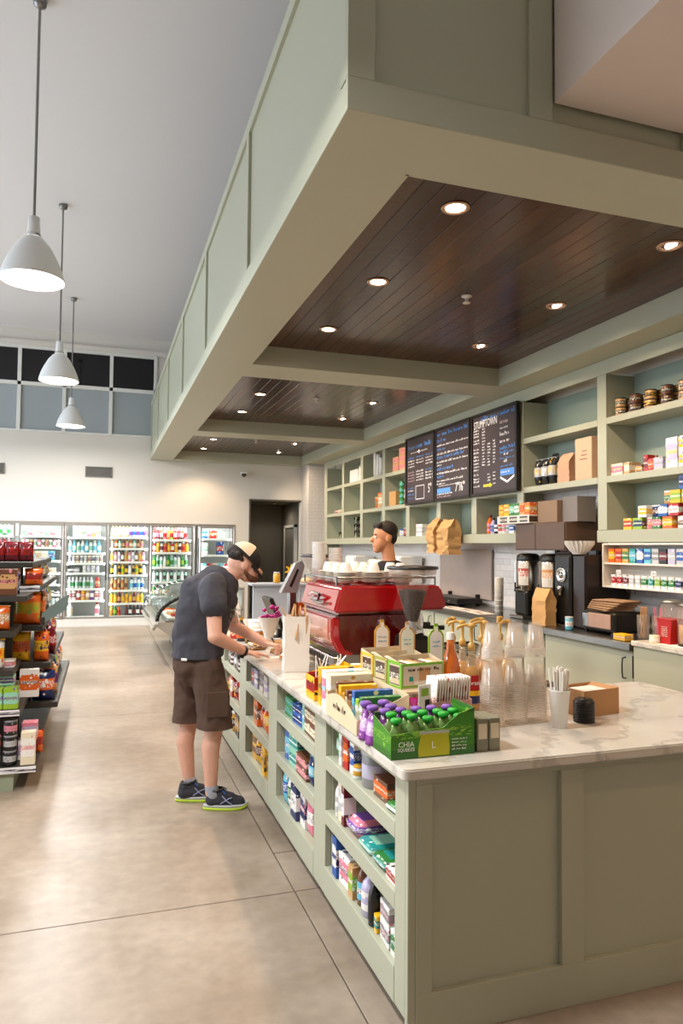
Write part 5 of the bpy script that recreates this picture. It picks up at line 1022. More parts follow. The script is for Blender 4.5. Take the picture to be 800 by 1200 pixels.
# running shoes
MESH_ = mat('shoe_mesh_charcoal', '33333a', .8, var=.25, scale=90, bump=.4); LIME = mat('shoe_sole_lime', 'b9d23a', .5, var=.04); SOLEW = mat('shoe_midsole_grey', 'b9bcb8', .5); LACE = mat('lace_blue', '2c4a8c', .8); STR = mat('shoe_stripe_lilac', '9396b8', .4)
def shoe(pos, rz, sgn):
    s = empty('running_shoe'); s.parent = man; s.location = L3(pos); s.rotation_euler = (0, 0, rz)
    def outline(k, w=1.0):
        pts = []
        for i in range(28):
            t = 2*math.pi*i/28; x = .142*math.cos(t); ww = (.050 if math.cos(t) > .1 else .036+.010*(math.cos(t)+1)) * (1+.12*math.cos(t)); pts.append((x*k, ww*math.sin(t)*w*k+.006*sgn*math.cos(t)))
        return pts
    def loft(levels, m, nm):
        q = MB(); q.smooth = True; v = []; f = []; n = 28
        for k, z, dx in levels:
            for x, y in outline(k): v.append((x+dx, y, z+(.018*max(0, (x-.08)/.06)**2 if z < .03 else 0)))
        for j in range(len(levels)-1):
            for i in range(n): f.append((j*n+i, j*n+(i+1) % n, (j+1)*n+(i+1) % n, (j+1)*n+i))
        f.append(tuple(range(n))[::-1]); f.append(tuple((len(levels)-1)*n+i for i in range(n))); q.add(v, f); return obj(nm, q, m, s)
    loft([(.97, 0, 0), (1.0, .006, 0), (1.0, .018, 0)], LIME, 'outsole'); loft([(1.0, .018, 0), (1.01, .026, 0), (.98, .034, 0)], SOLEW, 'midsole')
    blob('upper', [('c', (-.085, 0, .055), (.0, 0, .052), .042, .044), ('c', (.0, 0, .05), (.085, .004*sgn, .036), .044, .036, 1.15), ('c', (-.09, 0, .06), (-.085, 0, .098), .036, .034, 1.0), ('c', (-.085, 0, .095), (-.035, 0, .100), .034, .032), ('c', (-.03, 0, .085), (.03, 0, .068), .034, .034)], MESH_, s, .006, 3, cuts=[((0, 0, .022), (0, 0, 1)), ((0, 0, .124), (0, 0, -1))])
    obj('collar_ring', MB().tube([(-.06+.046*math.cos(a), .036*math.sin(a), .122+.004*math.cos(a)) for a in [2*math.pi*k/16 for k in range(17)]], .007, 6), BLACK, s, smooth=True)
    for k in range(4): obj('lace', MB().tube([(-.012+.022*k, -.026, .098-.011*k), (-.005+.022*k, 0, .109-.011*k), (.002+.022*k, .026, .098-.011*k)], .004, 6), LACE, s, smooth=True)
    obj('lace_bow', MB().tube([(-.015, .0, .112), (-.02, .035, .122), (.0, .045, .108), (-.01, 0, .112), (-.02, -.035, .122), (.0, -.048, .105), (-.01, 0, .112)], .003, 6), LACE, s, smooth=True)
    for sd_ in (-1, 1):
        for pp in ([(-.03, .047, .045), (.02, .046, .075), (.04, .040, .08)], [(.045, .047, .038), (.01, .046, .06), (-.02, .040, .092)]): obj('side_stripe', MB().tube([(x, y*sd_, z) for x, y, z in pp], .0035, 5), STR, s, smooth=True)
shoe((.775, 4.585, 0), R(-14), 1); shoe((.625, 4.79, 0), R(-6), -1)
SOCK = mat('sock_grey', '9a9aa4', .9)
for nm, p, q2 in (('sock', (.685, 4.61, .135), (.70, 4.605, .09)), ('sock', (.575, 4.82, .125), (.59, 4.815, .09))): blob(nm, loc([('c', p, q2, .041, .043)]), SOCK, man, .007, 1)

# barista behind the espresso machine
bar = empty('person', 'man with short dark hair and black shirt working behind the espresso machine', 'person', (2.34, 5.7, 0)); O_ = Vector((2.34, 5.7, 0))
hc = (2.28, 5.70, 1.735)
sk = [('e', (hc[0]+.01, hc[1], hc[2]+.03), (.098, .078, .10), (0, 0, 0)), ('e', (hc[0]-.035, hc[1], hc[2]-.04), (.062, .062, .078), (0, 12, 0)), ('c', (hc[0]-.06, hc[1], hc[2]-.098), (hc[0]-.05, hc[1], hc[2]-.1), .032, .03), ('c', (hc[0]-.085, hc[1], hc[2]+.01), (hc[0]-.112, hc[1], hc[2]-.022), .010, .016), ('e', (hc[0]-.09, hc[1], hc[2]-.062), (.012, .024, .010)),
      ('e', (hc[0]+.012, hc[1]-.078, hc[2]-.01), (.02, .010, .032)), ('e', (hc[0]+.012, hc[1]+.078, hc[2]-.01), (.02, .010, .032)), ('c', (hc[0]+.03, hc[1], hc[2]-.06), (2.34, 5.70, 1.50), .055, .06), ('c', (2.34, 5.7, 1.42), (2.36, 5.7, 1.0), .13, .13, 1.2),
      ('c', (2.34, 5.5, 1.40), (2.28, 5.44, 1.12), .055, .043), ('c', (2.28, 5.44, 1.12), (2.07, 5.50, 1.0), .042, .028), ('c', (2.34, 5.9, 1.40), (2.28, 5.96, 1.12), .055, .043), ('c', (2.28, 5.96, 1.12), (2.07, 5.88, 1.0), .042, .028), ('c', (2.36, 5.6, .95), (2.36, 5.6, .5), .085, .06), ('c', (2.36, 5.6, .5), (2.36, 5.6, .08), .058, .038), ('c', (2.36, 5.8, .95), (2.36, 5.8, .5), .085, .06), ('c', (2.36, 5.8, .5), (2.36, 5.8, .08), .058, .038)]
sk += hand((2.07, 5.50, 1.0), (-.9, .2, -.2), (0, 0, 1), -1, [(.5, .6, .4)]*4)+hand((2.07, 5.88, 1.0), (-.9, -.2, -.2), (0, 0, 1), 1, [(.5, .6, .4)]*4)
blob('body', loc(sk), SK2, bar, .0065, 3)
BSH = mat('shirt_black', '1f1c1e', .85, var=.2, scale=12, bump=.3)
blob('shirt', loc([('c', (2.34, 5.7, 1.40), (2.36, 5.7, 1.0), .155, .15, 1.2), ('c', (2.34, 5.53, 1.41), (2.34, 5.87, 1.41), .085, .085), ('c', (2.335, 5.7, 1.44), (2.33, 5.7, 1.475), .09, .072), ('c', (2.34, 5.5, 1.40), (2.30, 5.45, 1.20), .078, .07), ('c', (2.34, 5.9, 1.40), (2.30, 5.95, 1.20), .078, .07)]), BSH, bar, .011, 4)
blob('trousers', loc([('c', (2.36, 5.7, 1.0), (2.36, 5.7, .92), .15, .15, 1.1), ('c', (2.36, 5.6, .9), (2.36, 5.6, .08), .10, .07), ('c', (2.36, 5.8, .9), (2.36, 5.8, .08), .10, .07)]), mat('trousers_dark', '2a2a30', .85, var=.15), bar, .012, 3)
blob('hair', loc([('e', (hc[0]+.03, hc[1], hc[2]+.065), (.098, .085, .085)), ('e', (hc[0]+.068, hc[1], hc[2]+.01), (.05, .075, .07)), ('c', (hc[0]-.055, hc[1]-.04, hc[2]+.105), (hc[0]-.055, hc[1]+.04, hc[2]+.105), .026, .026)]), HAIR, bar, .007, 2)
for s in (-1, 1):
    obj('eye', MB().lathe([(.0005, -.011), (.008, -.008), (.011, 0), (.008, .008), (.0005, .011)], 10), _M['eye_white'], bar, L3((hc[0]-.084, hc[1]+s*.028, hc[2]+.005)), smooth=True); obj('eyebrow', MB().tube([(.004, -.016, 0), (-.004, 0, .004), (.002, .016, 0)], .004, 6), HAIR, bar, L3((hc[0]-.088, hc[1]+s*.03, hc[2]+.028)))
    obj('shoe', MB().cbox(-.16, .10, -.045, .045, 0, .09, .03), BLACK, bar, L3((2.36, 5.7+s*.1, 0)), smooth=True)
# ================================================================ espresso machine
RED = mat('machine_red', 'a5080d', .12, coat=1, var=.02, scale=2); RED.node_tree.nodes['Principled BSDF'].inputs['Coat Roughness'].default_value = .04
em = empty('espresso_machine', 'glossy red espresso machine on the marble counter', 'coffee machine', (1.30, 4.0, CT))
def prof(pts, y0, y1, m, nm, par=em, bev=.012, seg=3):
    bm = bmesh.new(); f = bm.faces.new([bm.verts.new((x, y0, z)) for x, z in pts]); r = bmesh.ops.extrude_face_region(bm, geom=[f]); bmesh.ops.translate(bm, vec=(0, y1-y0, 0), verts=[v for v in r['geom'] if isinstance(v, bmesh.types.BMVert)])
    bmesh.ops.recalc_face_normals(bm, faces=bm.faces)
    if bev: bmesh.ops.bevel(bm, geom=bm.edges[:], offset=bev, segments=seg, affect='EDGES', clamp_overlap=True)
    me = bpy.data.meshes.new(nm); bm.to_mesh(me); bm.free(); me.materials.append(m); smooth_by_angle(me, 35); return link(nm, me, par)
# upper hood (overhangs to the barista side), lower body, end caps
prof([(-.01, .36), (.03, .50), (.06, .517), (.66, .517), (.685, .50), (.725, .39), (.71, .365), (.02, .352)], .0, .74, RED, 'hood', bev=.014)
prof([(.012, .354), (.50, .354), (.53, .30), (.56, .16), (.54, .115), (.12, .10), (.05, .13), (.015, .20)], .012, .728, mat('machine_red_dark_reflection', '4d060a', .14, coat=1, var=.02), 'lower_body', bev=.016)  # same red as the hood; its dark reflection is painted in as maroon
prof([(-.018, .33), (-.018, .20), (.03, .115), (.10, .092), (.13, .105), (.13, .33)], .016, .745, RED, 'customer_panel', bev=.012)
prof([(-.0225, .315), (-.0225, .205), (.004, .160), (.012, .160), (.012, .315)], .08, .66, mat('machine_pale_reflection', 'd09a8c', .18, coat=1, var=.04), 'customer_reflection_panel', bev=.004, seg=2)  # pale reflection on the lower customer side, painted as a separate panel
obj('chassis', MB().cbox(.07, .62, .02, .72, .055, .115, .006), STEEL, em); obj('drip_tray', MB().cbox(.30, .66, .03, .71, .04, .075, .006), STEEL, em)
for x, y in ((.11, .07), (.11, .67), (.58, .07), (.58, .67)):
    q = MB(); q.smooth = True; q.lathe([(.024, 0), (.024, .03), (.018, .055)], 14, x, y); obj('foot', q, DARKM, em)
o = obj('side_frame', MB().cbox(-.01, .02, .0, .72, .045, .10, .004), STEEL, em)
q = MB()
for k in range(9): q.cbox(-.014, -.0095, .10+.055*k, .14+.055*k, .058, .088, .001)
obj('vent_slots', q, DARKM, o)
q = MB(); q.tube([(-.012, .52, .43), (-.020, .40, .455), (-.02, .26, .448), (-.016, .30, .425), (-.02, .46, .41), (-.02, .30, .398), (-.016, .16, .41)], .011, 8); obj('badge', q, CHROME, em, smooth=True)
obj('cup_rail', MB().tube([(.012, .02, .56), (.65, .02, .56), (.65, .71, .56), (.012, .71, .56), (.012, .02, .56)], .006, 8), STEEL, em, smooth=True)
for x, y in ((.012, .02), (.65, .02), (.65, .71), (.012, .71)): obj('rail_post', MB().tube([(x, y, .51), (x, y, .56)], .006, 8), STEEL, em, smooth=True)
for k in range(3):
    g = obj('group_head', MB().lathe([(.035, .24), (.035, .30), (.028, .33)], 16, .60, .16+.21*k), CHROME, em, smooth=True); q = MB(); q.tube([(.62, .16+.21*k, .245), (.70, .16+.21*k, .24), (.78, .16+.21*k, .235)], [.012, .012, .016], 10); obj('portafilter', q, BLACK, g, smooth=True)
CUPW = mat('cup_porcelain', 'ece5da', .2, coat=.4, var=.02)
def saucers(x, y, n, lab, top):
    o = empty('saucer_stack', lab, 'saucer', (x, y, CT+.5185), group='saucer stacks on the espresso machine')
    me = cached('saucer', lambda: MB().lathe([(.03, 0), (.034, .004), (.074, .016), (.076, .019), (.033, .009), (.0005, .008)], 24, cap1=False).mesh('saucer', CUPW))
    for k in range(n): link('saucer', me, o, (0, 0, .0002+k*.011))
    return o
def cup(x, y, z, lab, s=1):
    def b():
        q = MB(); q.smooth = True; q.lathe([(.038, 0), (.040, .003), (.036, .03), (.026, .058), (.022, .06), (.0005, .06)], 20, cap0=False, cap1=False); return q.mesh('espresso_cup', CUPW)
    o = link('espresso_cup', cached('ecup', b), None, (x, y, z)); q = MB(); q.tube([(.037, 0, .012), (.055, 0, .018), (.055, 0, .038), (.034, 0, .044)], .004, 6); obj('cup_handle', q, CUPW, o, (0, 0, 0), (0, 0, 0), True); o.rotation_euler = (0, 0, rng.uniform(0, 6)); o.scale = (s, s, s)
    return tag(o, lab, 'cup', 'espresso cups upside down on the machine')
k = 0
for j, y in enumerate((4.115, 4.28, 4.45)):
    for i, x in enumerate((1.40, 1.58, 1.76)):
        if i == 2 and j > 1: continue
        w_ = f'{["near", "middle", "far"][j]} row, {["customer side", "middle", "barista side"][i]}'
        saucers(x, y, 6, f'stack of white saucers on the red machine, {w_}', 0)
        cup(x, y, CT+.5185+.055+.0145, f'upturned white cup on its saucer stack, {w_}'); 
cupm = clear_plastic('clear_plastic_cup', (.92, .82, .72), .085)
# stacks of white takeaway cups behind the machine's front edge
for k, (x, y, h) in enumerate(((1.385, 4.63, 10), (1.50, 4.63, 8))): cupstack((x, y, CT+.5185), h, f'white paper cups stacked on the red machine, {["customer side", "barista side"][k]} stack')

# ================================================================ coffee grinders
def grinder(x, y, lab, zc=1.225, zl=1.55, r=.15, z0=CT, bean=True):
    g = empty('coffee_grinder', lab, 'grinder', (x, y, z0)); z = lambda v: v-z0
    obj('body', MB().cbox(-.075, .075, -.10, .10, .02, z(zc)-.07, .02), BLACK, g); obj('base', MB().cbox(-.09, .09, -.13, .13, 0, .025, .008), DARKM, g)
    q = MB(); q.smooth = True; q.lathe([(.07, z(zc)-.07), (.06, z(zc)-.03), (.03, z(zc)-.01), (.03, z(zc)+.02)], 20); obj('collar', q, CHROME, g)
    q = MB(); q.smooth = True; q.lathe([(.03, z(zc)), (.042, z(zc)+.03), (r*.66, z(zl)-.10), (r*.88, z(zl)-.02)], 28, cap0=False, cap1=False); obj('hopper_rim', MB().lathe([(r*.9, z(zl)-.05), (r*.92, z(zl)-.045), (r*.92, z(zl)-.02), (r*.9, z(zl)-.02)], 28, cap0=False, cap1=False), clear_plastic('hopper_rim_plastic', (.8, .68, .6), .45), g, smooth=True); obj('hopper', q, clear_plastic('hopper_plastic', (.62, .47, .38), .15), g)
    q = MB(); q.smooth = True; q.lathe([(.027, z(zc)+.002), (.038, z(zc)+.03), (r*.52, z(zl)-.15), (r*.4, z(zl)-.14), (.0005, z(zl)-.135)], 24, cap1=False)
    tag(obj('coffee_beans', q, mat('coffee_beans', '1c0c05', .7, var=.5, scale=160, bump=1), g), kind='stuff')
    q = MB(); q.smooth = True; q.lathe([(r*.98, z(zl)-.022), (r, z(zl)-.018), (r*.98, z(zl)-.004), (r*.5, z(zl)), (.0005, z(zl)+.002)], 28, cap1=False); obj('lid', q, mat('hopper_lid', '2a2623', .35), g)
    q = MB(); q.tube([(0, -.10, .14), (0, -.16, .145), (-.02, -.17, .12)], .012, 8); obj('dosing_spout', q, STEEL, g, smooth=True); return g
grinder(1.70, 3.80, 'coffee grinder with clear cone hopper of beans in front of red machine')
grinder(1.55, 5.15, 'steel coffee grinder with round black lid behind the red machine', zc=1.40, zl=1.60, r=.15)
t = empty('hand_dryer_spout', 'slanted chrome tap fitting beside the far grinder', 'tap', (1.36, 5.25, CT)); t.name = 'chrome_tap'
obj('column', MB().cbox(-.03, .03, -.03, .03, 0, .42, .01), STEEL, t); obj('head', MB().prism([(-.09, .40), (.02, .62), (.07, .64), (.09, .60), (.03, .40)], -.04, .04), mat('satin_silver', '9a9a9b', .3, .5), t); obj('dark_slot', MB().prism([(-.03, .45), (.03, .58), (.045, .57), (-.01, .44)], -.042, -.040), BLACK, t)
o = can(.11, .10, .1, 'grey', 'silver', 'black'); o.location = (1.70, 4.98, CT)
tag(o, 'small grey tin behind the red machine', 'tin')

# ================================================================ low partition, till and far counter clutter
pt = empty('counter_partition', 'pale blue-grey low partition across the counter behind the till', 'partition', (1.30, 6.40, CT)); PGM = mat('pale_blue_grey', 'a3abb8', .4, var=.02)
obj('panel', MB().cbox(0, .62, 0, .03, 0, .39, .004), PGM, pt); obj('ledge', MB().cbox(-.02, .66, -.04, .16, .39, .412, .004), PGM, pt)
ZP = CT+.4125
def jar2(x, y, z, r, h, c, lab, lid='silver'):
    q = MB(); q.smooth = True; q.lathe([(r*.9, 0), (r, .01), (r, h*.8), (r*.8, h*.9)], 16); o = obj('jar', q, mat('jar_'+c, PAL[c], .1, coat=.5, var=.1), loc=(x, y, z)); q = MB(); q.lathe([(r*.85, h*.88), (r*.85, h)], 16); obj('lid', q, bodym(lid), o, smooth=True); return tag(o, lab, 'jar')
jar2(1.52, 6.42, ZP, .032, .10, 'gold', 'small golden jar with pale lid on the partition ledge'); 
o = empty('yellow_ornament', 'yellow star-shaped flower ornament on the partition ledge', 'ornament', (1.66, 6.42, ZP)); q = MB()
for k in range(7): a = 2*math.pi*k/7; q.T = Matrix.Translation((0, 0, .11)) @ Matrix.Rotation(a, 4, 'Y'); q.prism([(-.014, .015), (.014, .015), (.004, .062), (-.004, .062)], -.008, .008)
obj('petals', q, bodym('yellow'), o); q = MB(); q.T = Matrix.Translation((0, -.0, .11)); q.lathe([(.0005, -.02), (.02, 0), (.0005, .02)], 10); obj('centre', q, bodym('gold'), o, smooth=True); obj('stem', MB().tube([(0, 0, .0), (0, 0, .1)], .005, 6), bodym('green'), o); obj('pot', MB().lathe([(.02, 0), (.026, .03)], 12), bodym('orange'), o, smooth=True)
q = MB(); q.smooth = True; q.lathe([(.05, 0), (.06, .02), (.03, .045), (.0005, .05)], 14, cap1=False); o = obj('bread_roll', q, mat('bread_crust', 'd9b98c', .8, var=.2, scale=30, bump=.4), loc=(1.80, 6.42, ZP)); tag(o, 'pale round roll on the partition ledge', 'bread')
ps = empty('till_screen', 'black tilted till screen seen from behind, next to the bending man', 'till', (1.42, 5.75, CT)); obj('screen', MB().cbox(-.02, .015, -.15, .15, .09, .36, .008), BLACK, ps, rot=(0, R(-22), 0)); obj('stand', MB().cbox(-.05, .05, -.04, .04, .012, .12, .01), DARKM, ps); obj('base', MB().cbox(-.10, .10, -.09, .09, 0, .014, .005), BLACK, ps)
kp = empty('card_reader', 'black card reader in front of the till screen', 'card reader', (1.30, 5.45, CT)); obj('body', MB().cbox(-.04, .04, -.06, .07, 0, .03, .008), BLACK, kp); q = MB(); [q.cbox(-.028+.02*i, -.014+.02*i, -.05+.02*j, -.038+.02*j, .03, .034, .001) for i in range(3) for j in range(4)]; obj('keys', q, WPLAS, kp)
wt = can(.15, .15, .15, 'white', 'cream', 'white', name='tub'); wt.location = (1.21, 5.75, CT+.0005); tag(wt, 'white tub beside the till behind the man\'s arms', 'tub')
wb = bottle(.085, .36, .08, 'white', 'white', 'white'); wb.location = (1.10, 6.15, CT+.0005); tag(wb, 'tall white bottle in front of the man\'s chest', 'bottle')
q = MB(); q.smooth = True; q.lathe([(.036, 0), (.046, .14), (.047, .145)], 18, cap1=False); oc = obj('drink_cup', q, mat('orange_juice', 'd9561f', .2, coat=.3), loc=(1.42, 5.28, CT+.17)); oc.location = (1.43, 5.30, CT+.0005); oc.scale = (1, 1, 2.2); tag(oc, 'clear cup of orange juice beside the red machine', 'cup'); obj('straw', MB().tube([(0, 0, .10), (.01, 0, .20)], .004, 6), WPLAS, oc)
# magenta bouquet in wrapping and snacks
bq = empty('flower_bouquet', 'small magenta flower bouquet wrapped in paper on the counter', 'flowers', (1.19, 5.25, CT)); q = MB(); q.smooth = True; fr_ = random.Random(4)
for k in range(26): q.T = Matrix.Translation((fr_.uniform(-.05, .07), fr_.uniform(-.05, .05), .24+fr_.uniform(-.05, .06))); q.lathe([(.0005, -.016), (.017, -.006), (.018, .006), (.0005, .014)], 6)
tag(obj('blossoms', q, bodym('magenta', .7), bq), kind='stuff'); q = MB(); q.smooth = True; q.lathe([(.02, 0), (.035, .08), (.085, .22)], 12, cap1=False); obj('wrapping', q, PAPERW, bq); q = MB(); q.lathe([(.03, 0), (.036, .07)], 14); obj('vase', q, bodym('white', .2), bq, smooth=True)
sc_ = random.Random(9)
cl = [('pouch', .13, .09, .05, 'tan', 'cream', 'white', 1.19, 4.93), ('pouch', .12, .10, .05, 'gold', 'lime', 'white', 1.42, 4.92), ('pouch', .12, .11, .05, 'lime', 'yellow', 'green', 1.30, 4.97), ('flat', .14, .05, .12, 'tan', 'brown', 'cream', 1.08, 5.15), ('flat', .13, .045, .12, 'cream', 'orange', 'tan', 1.19, 4.62), ('pouch', .12, .12, .05, 'white', 'blue', 'aqua', 1.36, 5.14), ('tin', .08, .10, .08, 'black', 'gold', 'yellow', 1.10, 5.50), ('bottle', .07, .19, .07, 'black', 'orange', 'gold', 1.05, 5.62), ('tin', .09, .09, .09, 'red', 'orange', 'white', 1.04, 5.80), ('jar', .08, .11, .08, 'amber', 'cream', 'silver', 1.15, 5.42), ('flat', .15, .04, .13, 'kraft', 'tan', 'cream', 1.08, 6.5), (B, .1, .12, .1, 'tan', 'green', 'white', 1.12, 6.75)]
for n_, (kd, w_, h_, d_, a1, a2, a3, x, y) in enumerate(cl): put(kd, w_, h_, d_, a1, a2, a3, (x, y, CT+.001), sc_.uniform(1.2, 1.9), f'on the counter beyond the red machine, {["near the hands", "by the bouquet", "beside the bouquet", "behind the hands", "under the hands", "next to the orange drink", "near the till", "behind the till", "farther left", "by the card reader", "at the far end", "at the very end"][n_]}', None)
# white bag with kraft paper in front of the machine
wbag = paper_bag(.15, .33, .10, 'tall narrow white paper bag stuffed with kraft napkins beside the red machine', (1.115, 4.19, CT+.001), 1.45, m=mat('white_bag_paper', 'e9e2d8', .75, var=.03), crumple=.003, open_top=True, seed=2)
q = MB(); r2 = random.Random(2)
for k in range(6):
    x, y = r2.uniform(-.03, .03), r2.uniform(-.055, .055); q.T = Matrix.Translation((x, y, .30)) @ Matrix.Rotation(r2.uniform(-.5, .5), 4, 'X') @ Matrix.Rotation(r2.uniform(-.4, .4), 4, 'Y'); q.prism([(-.035, -.12), (.035, -.12), (.045, .05), (.01, .10), (-.04, .045)], -.002, .002)
obj('kraft_napkins', q, KRAFT, wbag)
# ================================================================ displays along the counter edge
Z0 = CT+.0006
def open_box(name, w, d, h, hb, m, lab, cat, loc, rz=0, th=.004, front=None):
    """tray box, front towards -Y: walls with a raised back"""
    o = empty(name, lab, cat, loc, rz); obj('floor_panel', MB().box(-w/2, w/2, -d/2, d/2, 0, th), m, o)
    obj('side_panel', MB().prism([(-d/2, th), (d/2, th), (d/2, hb), (-d/2, h)], -w/2, -w/2+th, 'x'), m, o); obj('side_panel', MB().prism([(-d/2, th), (d/2, th), (d/2, hb), (-d/2, h)], w/2-th, w/2, 'x'), m, o)
    obj('front_panel', MB().box(-w/2+th, w/2-th, -d/2, -d/2+th, th, h), front or m, o); obj('back_panel', MB().box(-w/2+th, w/2-th, d/2-th, d/2, th, hb), m, o); return o
GP = pack('2c6a18', '3f8420', '86b83a', lo=.2, hi=.9); TXT = mat('print_white', 'f2f4e8', .5, var=0)
gb = empty('juice_carton', 'green cardboard display carton of green-capped pouches at counter corner', 'display box', (1.132, 2.43, Z0))
obj('front_panel', MB().prism([(-.163, 0), (.163, 0), (.163, .165), (.10, .145), (.04, .10), (-.163, .085)], -.088, -.083), GP, gb)
obj('side_panel', MB().prism([(-.083, .003), (.085, .003), (.085, .12), (-.083, .085)], -.163, -.159, 'x'), GP, gb); obj('side_panel', MB().prism([(-.083, .003), (.085, .003), (.085, .165), (-.083, .165)], .159, .163, 'x'), GP, gb); obj('back_panel', MB().box(-.159, .159, .081, .085, .003, .13), GP, gb); obj('floor_panel', MB().box(-.159, .159, -.083, .081, 0, .003), GP, gb)
rr_ = (R(90), 0, 0)
text('CHIA', .026, TXT, gb, (-.105, -.0885, .050), rr_, .0004); text('SQUEEZE', .016, TXT, gb, (-.105, -.0885, .032), rr_, .0004)
bdg = obj('yellow_badge', MB().prism([(-.058, .004), (.062, .004), (.064, .03), (.058, .085), (-.048, .085), (-.060, .03)], -.0892, -.0884), mat('badge_yellow_green', 'b9b61c', .4, var=.1), gb); obj('badge_rim', MB().box(-.054, .062, -.0895, -.0884, .082, .092), mat('badge_rim_grey', 'b9bdae', .4), bdg); text('L', .034, TXT, bdg, (.0, -.0896, .042), rr_, .0004)
q = MB(); [scribble(q, 0, .058, .0-.012*k, .007, 40+k) for k in range(4)]; link('fine_print', q.mesh('fine_print', TXT), gb, (.072, -.0885, .055), (0, 0, R(90)), None).rotation_euler = (0, 0, R(90)); 
POU = mat('pouch_green_print', '7fa05a', .25, var=.5, scale=40); CAPG = mat('cap_bright_green', '1d9e2e', .35, var=.02); CAPV = mat('cap_violet', '7b4fa8', .35, var=.02); PV = pack('8a3f9a', 'c9a0d0', 'f2e9f5', rough=.25)
def sq_pouch(x, y, z, capm, bodym_, lab, grp, rz=0, s=1, tilt=0):
    def b():
        q = MB(); q.smooth = True; v = []; f = []; n = 16; K = 8
        for j in range(K+1):
            t = j/K; dd = .024*(1-t)**.6+.004; ww = .034*(1-.25*t**3) if t < .85 else .020
            for i in range(n): a = 2*math.pi*i/n; v.append((ww*math.cos(a), dd*math.sin(a), .118*t))
        for j in range(K):
            for i in range(n): f.append((j*n+i, j*n+(i+1) % n, (j+1)*n+(i+1) % n, (j+1)*n+i))
        f.append(tuple(range(n))[::-1]); f.append(tuple(K*n+i for i in range(n))); q.add(v, f); return q.mesh('juice_pouch', bodym_)
    o = link('juice_pouch', cached(('sq', bodym_.name), b), None, (x, y, z), (tilt, 0, rz), (s, s, s)); tag(o, lab, 'juice pouch', grp)
    def c():
        q = MB(); q.smooth = True; q.lathe([(.009, .116), (.009, .124), (.020, .125), (.0235, .130), (.0235, .139), (.018, .144), (.0005, .145)], 14, cap1=False); return q.mesh('cap', capm)
    link('cap', cached(('sqc', capm.name), c), o); return o
pn_ = ['first', 'second', 'third', 'fourth', 'fifth']
for i in range(5): sq_pouch(1.007+.062*i, 2.386, Z0+.004+.012*(i % 2), CAPG, POU, f'green-capped juice pouch in the green carton front row, {pn_[i]} from the counter corner', 'juice pouches in the green carton', 0, .9)
for i in range(5): sq_pouch(1.01+.062*i, 2.438, Z0+.014, CAPG, POU, f'green-capped juice pouch in the green carton second row, {pn_[i]} from the counter corner', 'juice pouches in the green carton', 0, .9)
for i in range(5): sq_pouch(1.005+.063*i, 2.486, Z0+.020, CAPV, PV, f'violet-capped purple pouch at the back of the green carton, {pn_[i]} from the corner', 'violet-capped pouches in the green carton', 0, .88)
for i, (x, y) in enumerate(((.985, 2.563), (.985, 2.638), (1.06, 2.563), (1.06, 2.638))): sq_pouch(x, y, Z0, CAPV, PV, f'purple juice pouch standing on the counter edge, {["nearest the green carton", "second along the edge", "behind the nearest one", "behind the second one"][i]}', 'purple pouches standing on the counter edge', R(85), 1.0)
# two small grey cartons
for i, x in enumerate((1.334, 1.384)):
    o = link('grey_carton', cached('gc', lambda: MB().cbox(-.023, .023, -.06, .06, 0, .118, .002).mesh('grey_carton', mat('grey_green_card', '7f7d68', .6, var=.05))), None, (x, 2.41, Z0)); tag(o, f'narrow grey-green carton beside the green carton, {["inner", "outer"][i]} one', 'box', 'narrow grey-green cartons'); obj('label_panel', MB().box(-.017, .017, -.061, -.0601, .045, .10), mat('label_cream', 'd9cbb0', .6), o)
# cream display with curved front and bars in it
CD = mat('display_card_cream', 'd9c4a0', .6, var=.06); bd_ = empty('bar_display', 'cream curved-front counter display full of snack bars', 'display box', (1.075, 2.88, Z0))
pts = [(-.20, 0)]+[(-.20+.40*k/12, .055+.06*math.sin(math.pi*(k/12)*.85)) for k in range(13)]+[(.20, 0)]
obj('front_panel', MB().prism(pts, -.112, -.108, 'x'), CD, bd_); obj('back_panel', MB().box(.108, .112, -.2, .2, 0, .15), CD, bd_); obj('side_panel', MB().prism([(-.108, 0), (.108, 0), (.108, .15), (-.108, .06)], -.2, -.196), CD, bd_); obj('side_panel', MB().prism([(-.108, 0), (.108, 0), (.108, .15), (-.108, .10)], .196, .2), CD, bd_); obj('floor_panel', MB().box(-.108, .108, -.196, .196, 0, .004), CD, bd_)
q = MB(); scribble(q, 0, .17, 0, .030, 77); link('printed_lettering', q.mesh('printed_lettering', mat('print_dark', '4a3828', .6)), bd_, (-.1125, .10, .05))
for k, (c1, c2) in enumerate((('green', 'white'), ('lime', 'white'), ('blue', 'aqua'), ('brown', 'tan'), ('brown', 'cream'), ('gold', 'yellow'), ('yellow', 'gold'), ('brown', 'kraft'))):
    o = carton(.034, [.135, .12, .145, .12, .13, .11, .135, .14][k], .17, c1, c2, 'cream'); o.name = 'snack_bar_pack'; o.location = (1.078, 2.72+.044*k, Z0+.006); tag(o, f'{c1} and {c2} snack bar pack in the cream display, {["nearest", "second", "third", "fourth", "fifth", "sixth", "seventh", "farthest"][k]}', 'snack', 'snack bar packs in the cream display')
for (w, h, d, c1, c2, c3, y, wh, cat) in ((.07, .165, .20, 'cream', 'white', 'gold', 3.125, 'with a yellow dot on the counter edge', 'box'), (.06, .17, .20, 'white', 'pink', 'aqua', 3.197, 'with flower print on the counter edge', 'box'), (.05, .175, .22, 'yellow', 'gold', 'navy', 3.26, 'on the counter edge next to the printed white one', 'box')):
    o = carton(w, h, d, c1, c2, c3); o.location = (.985+d/2, y, Z0); tag(o, f'{c1} and {c2} carton {wh}', cat)
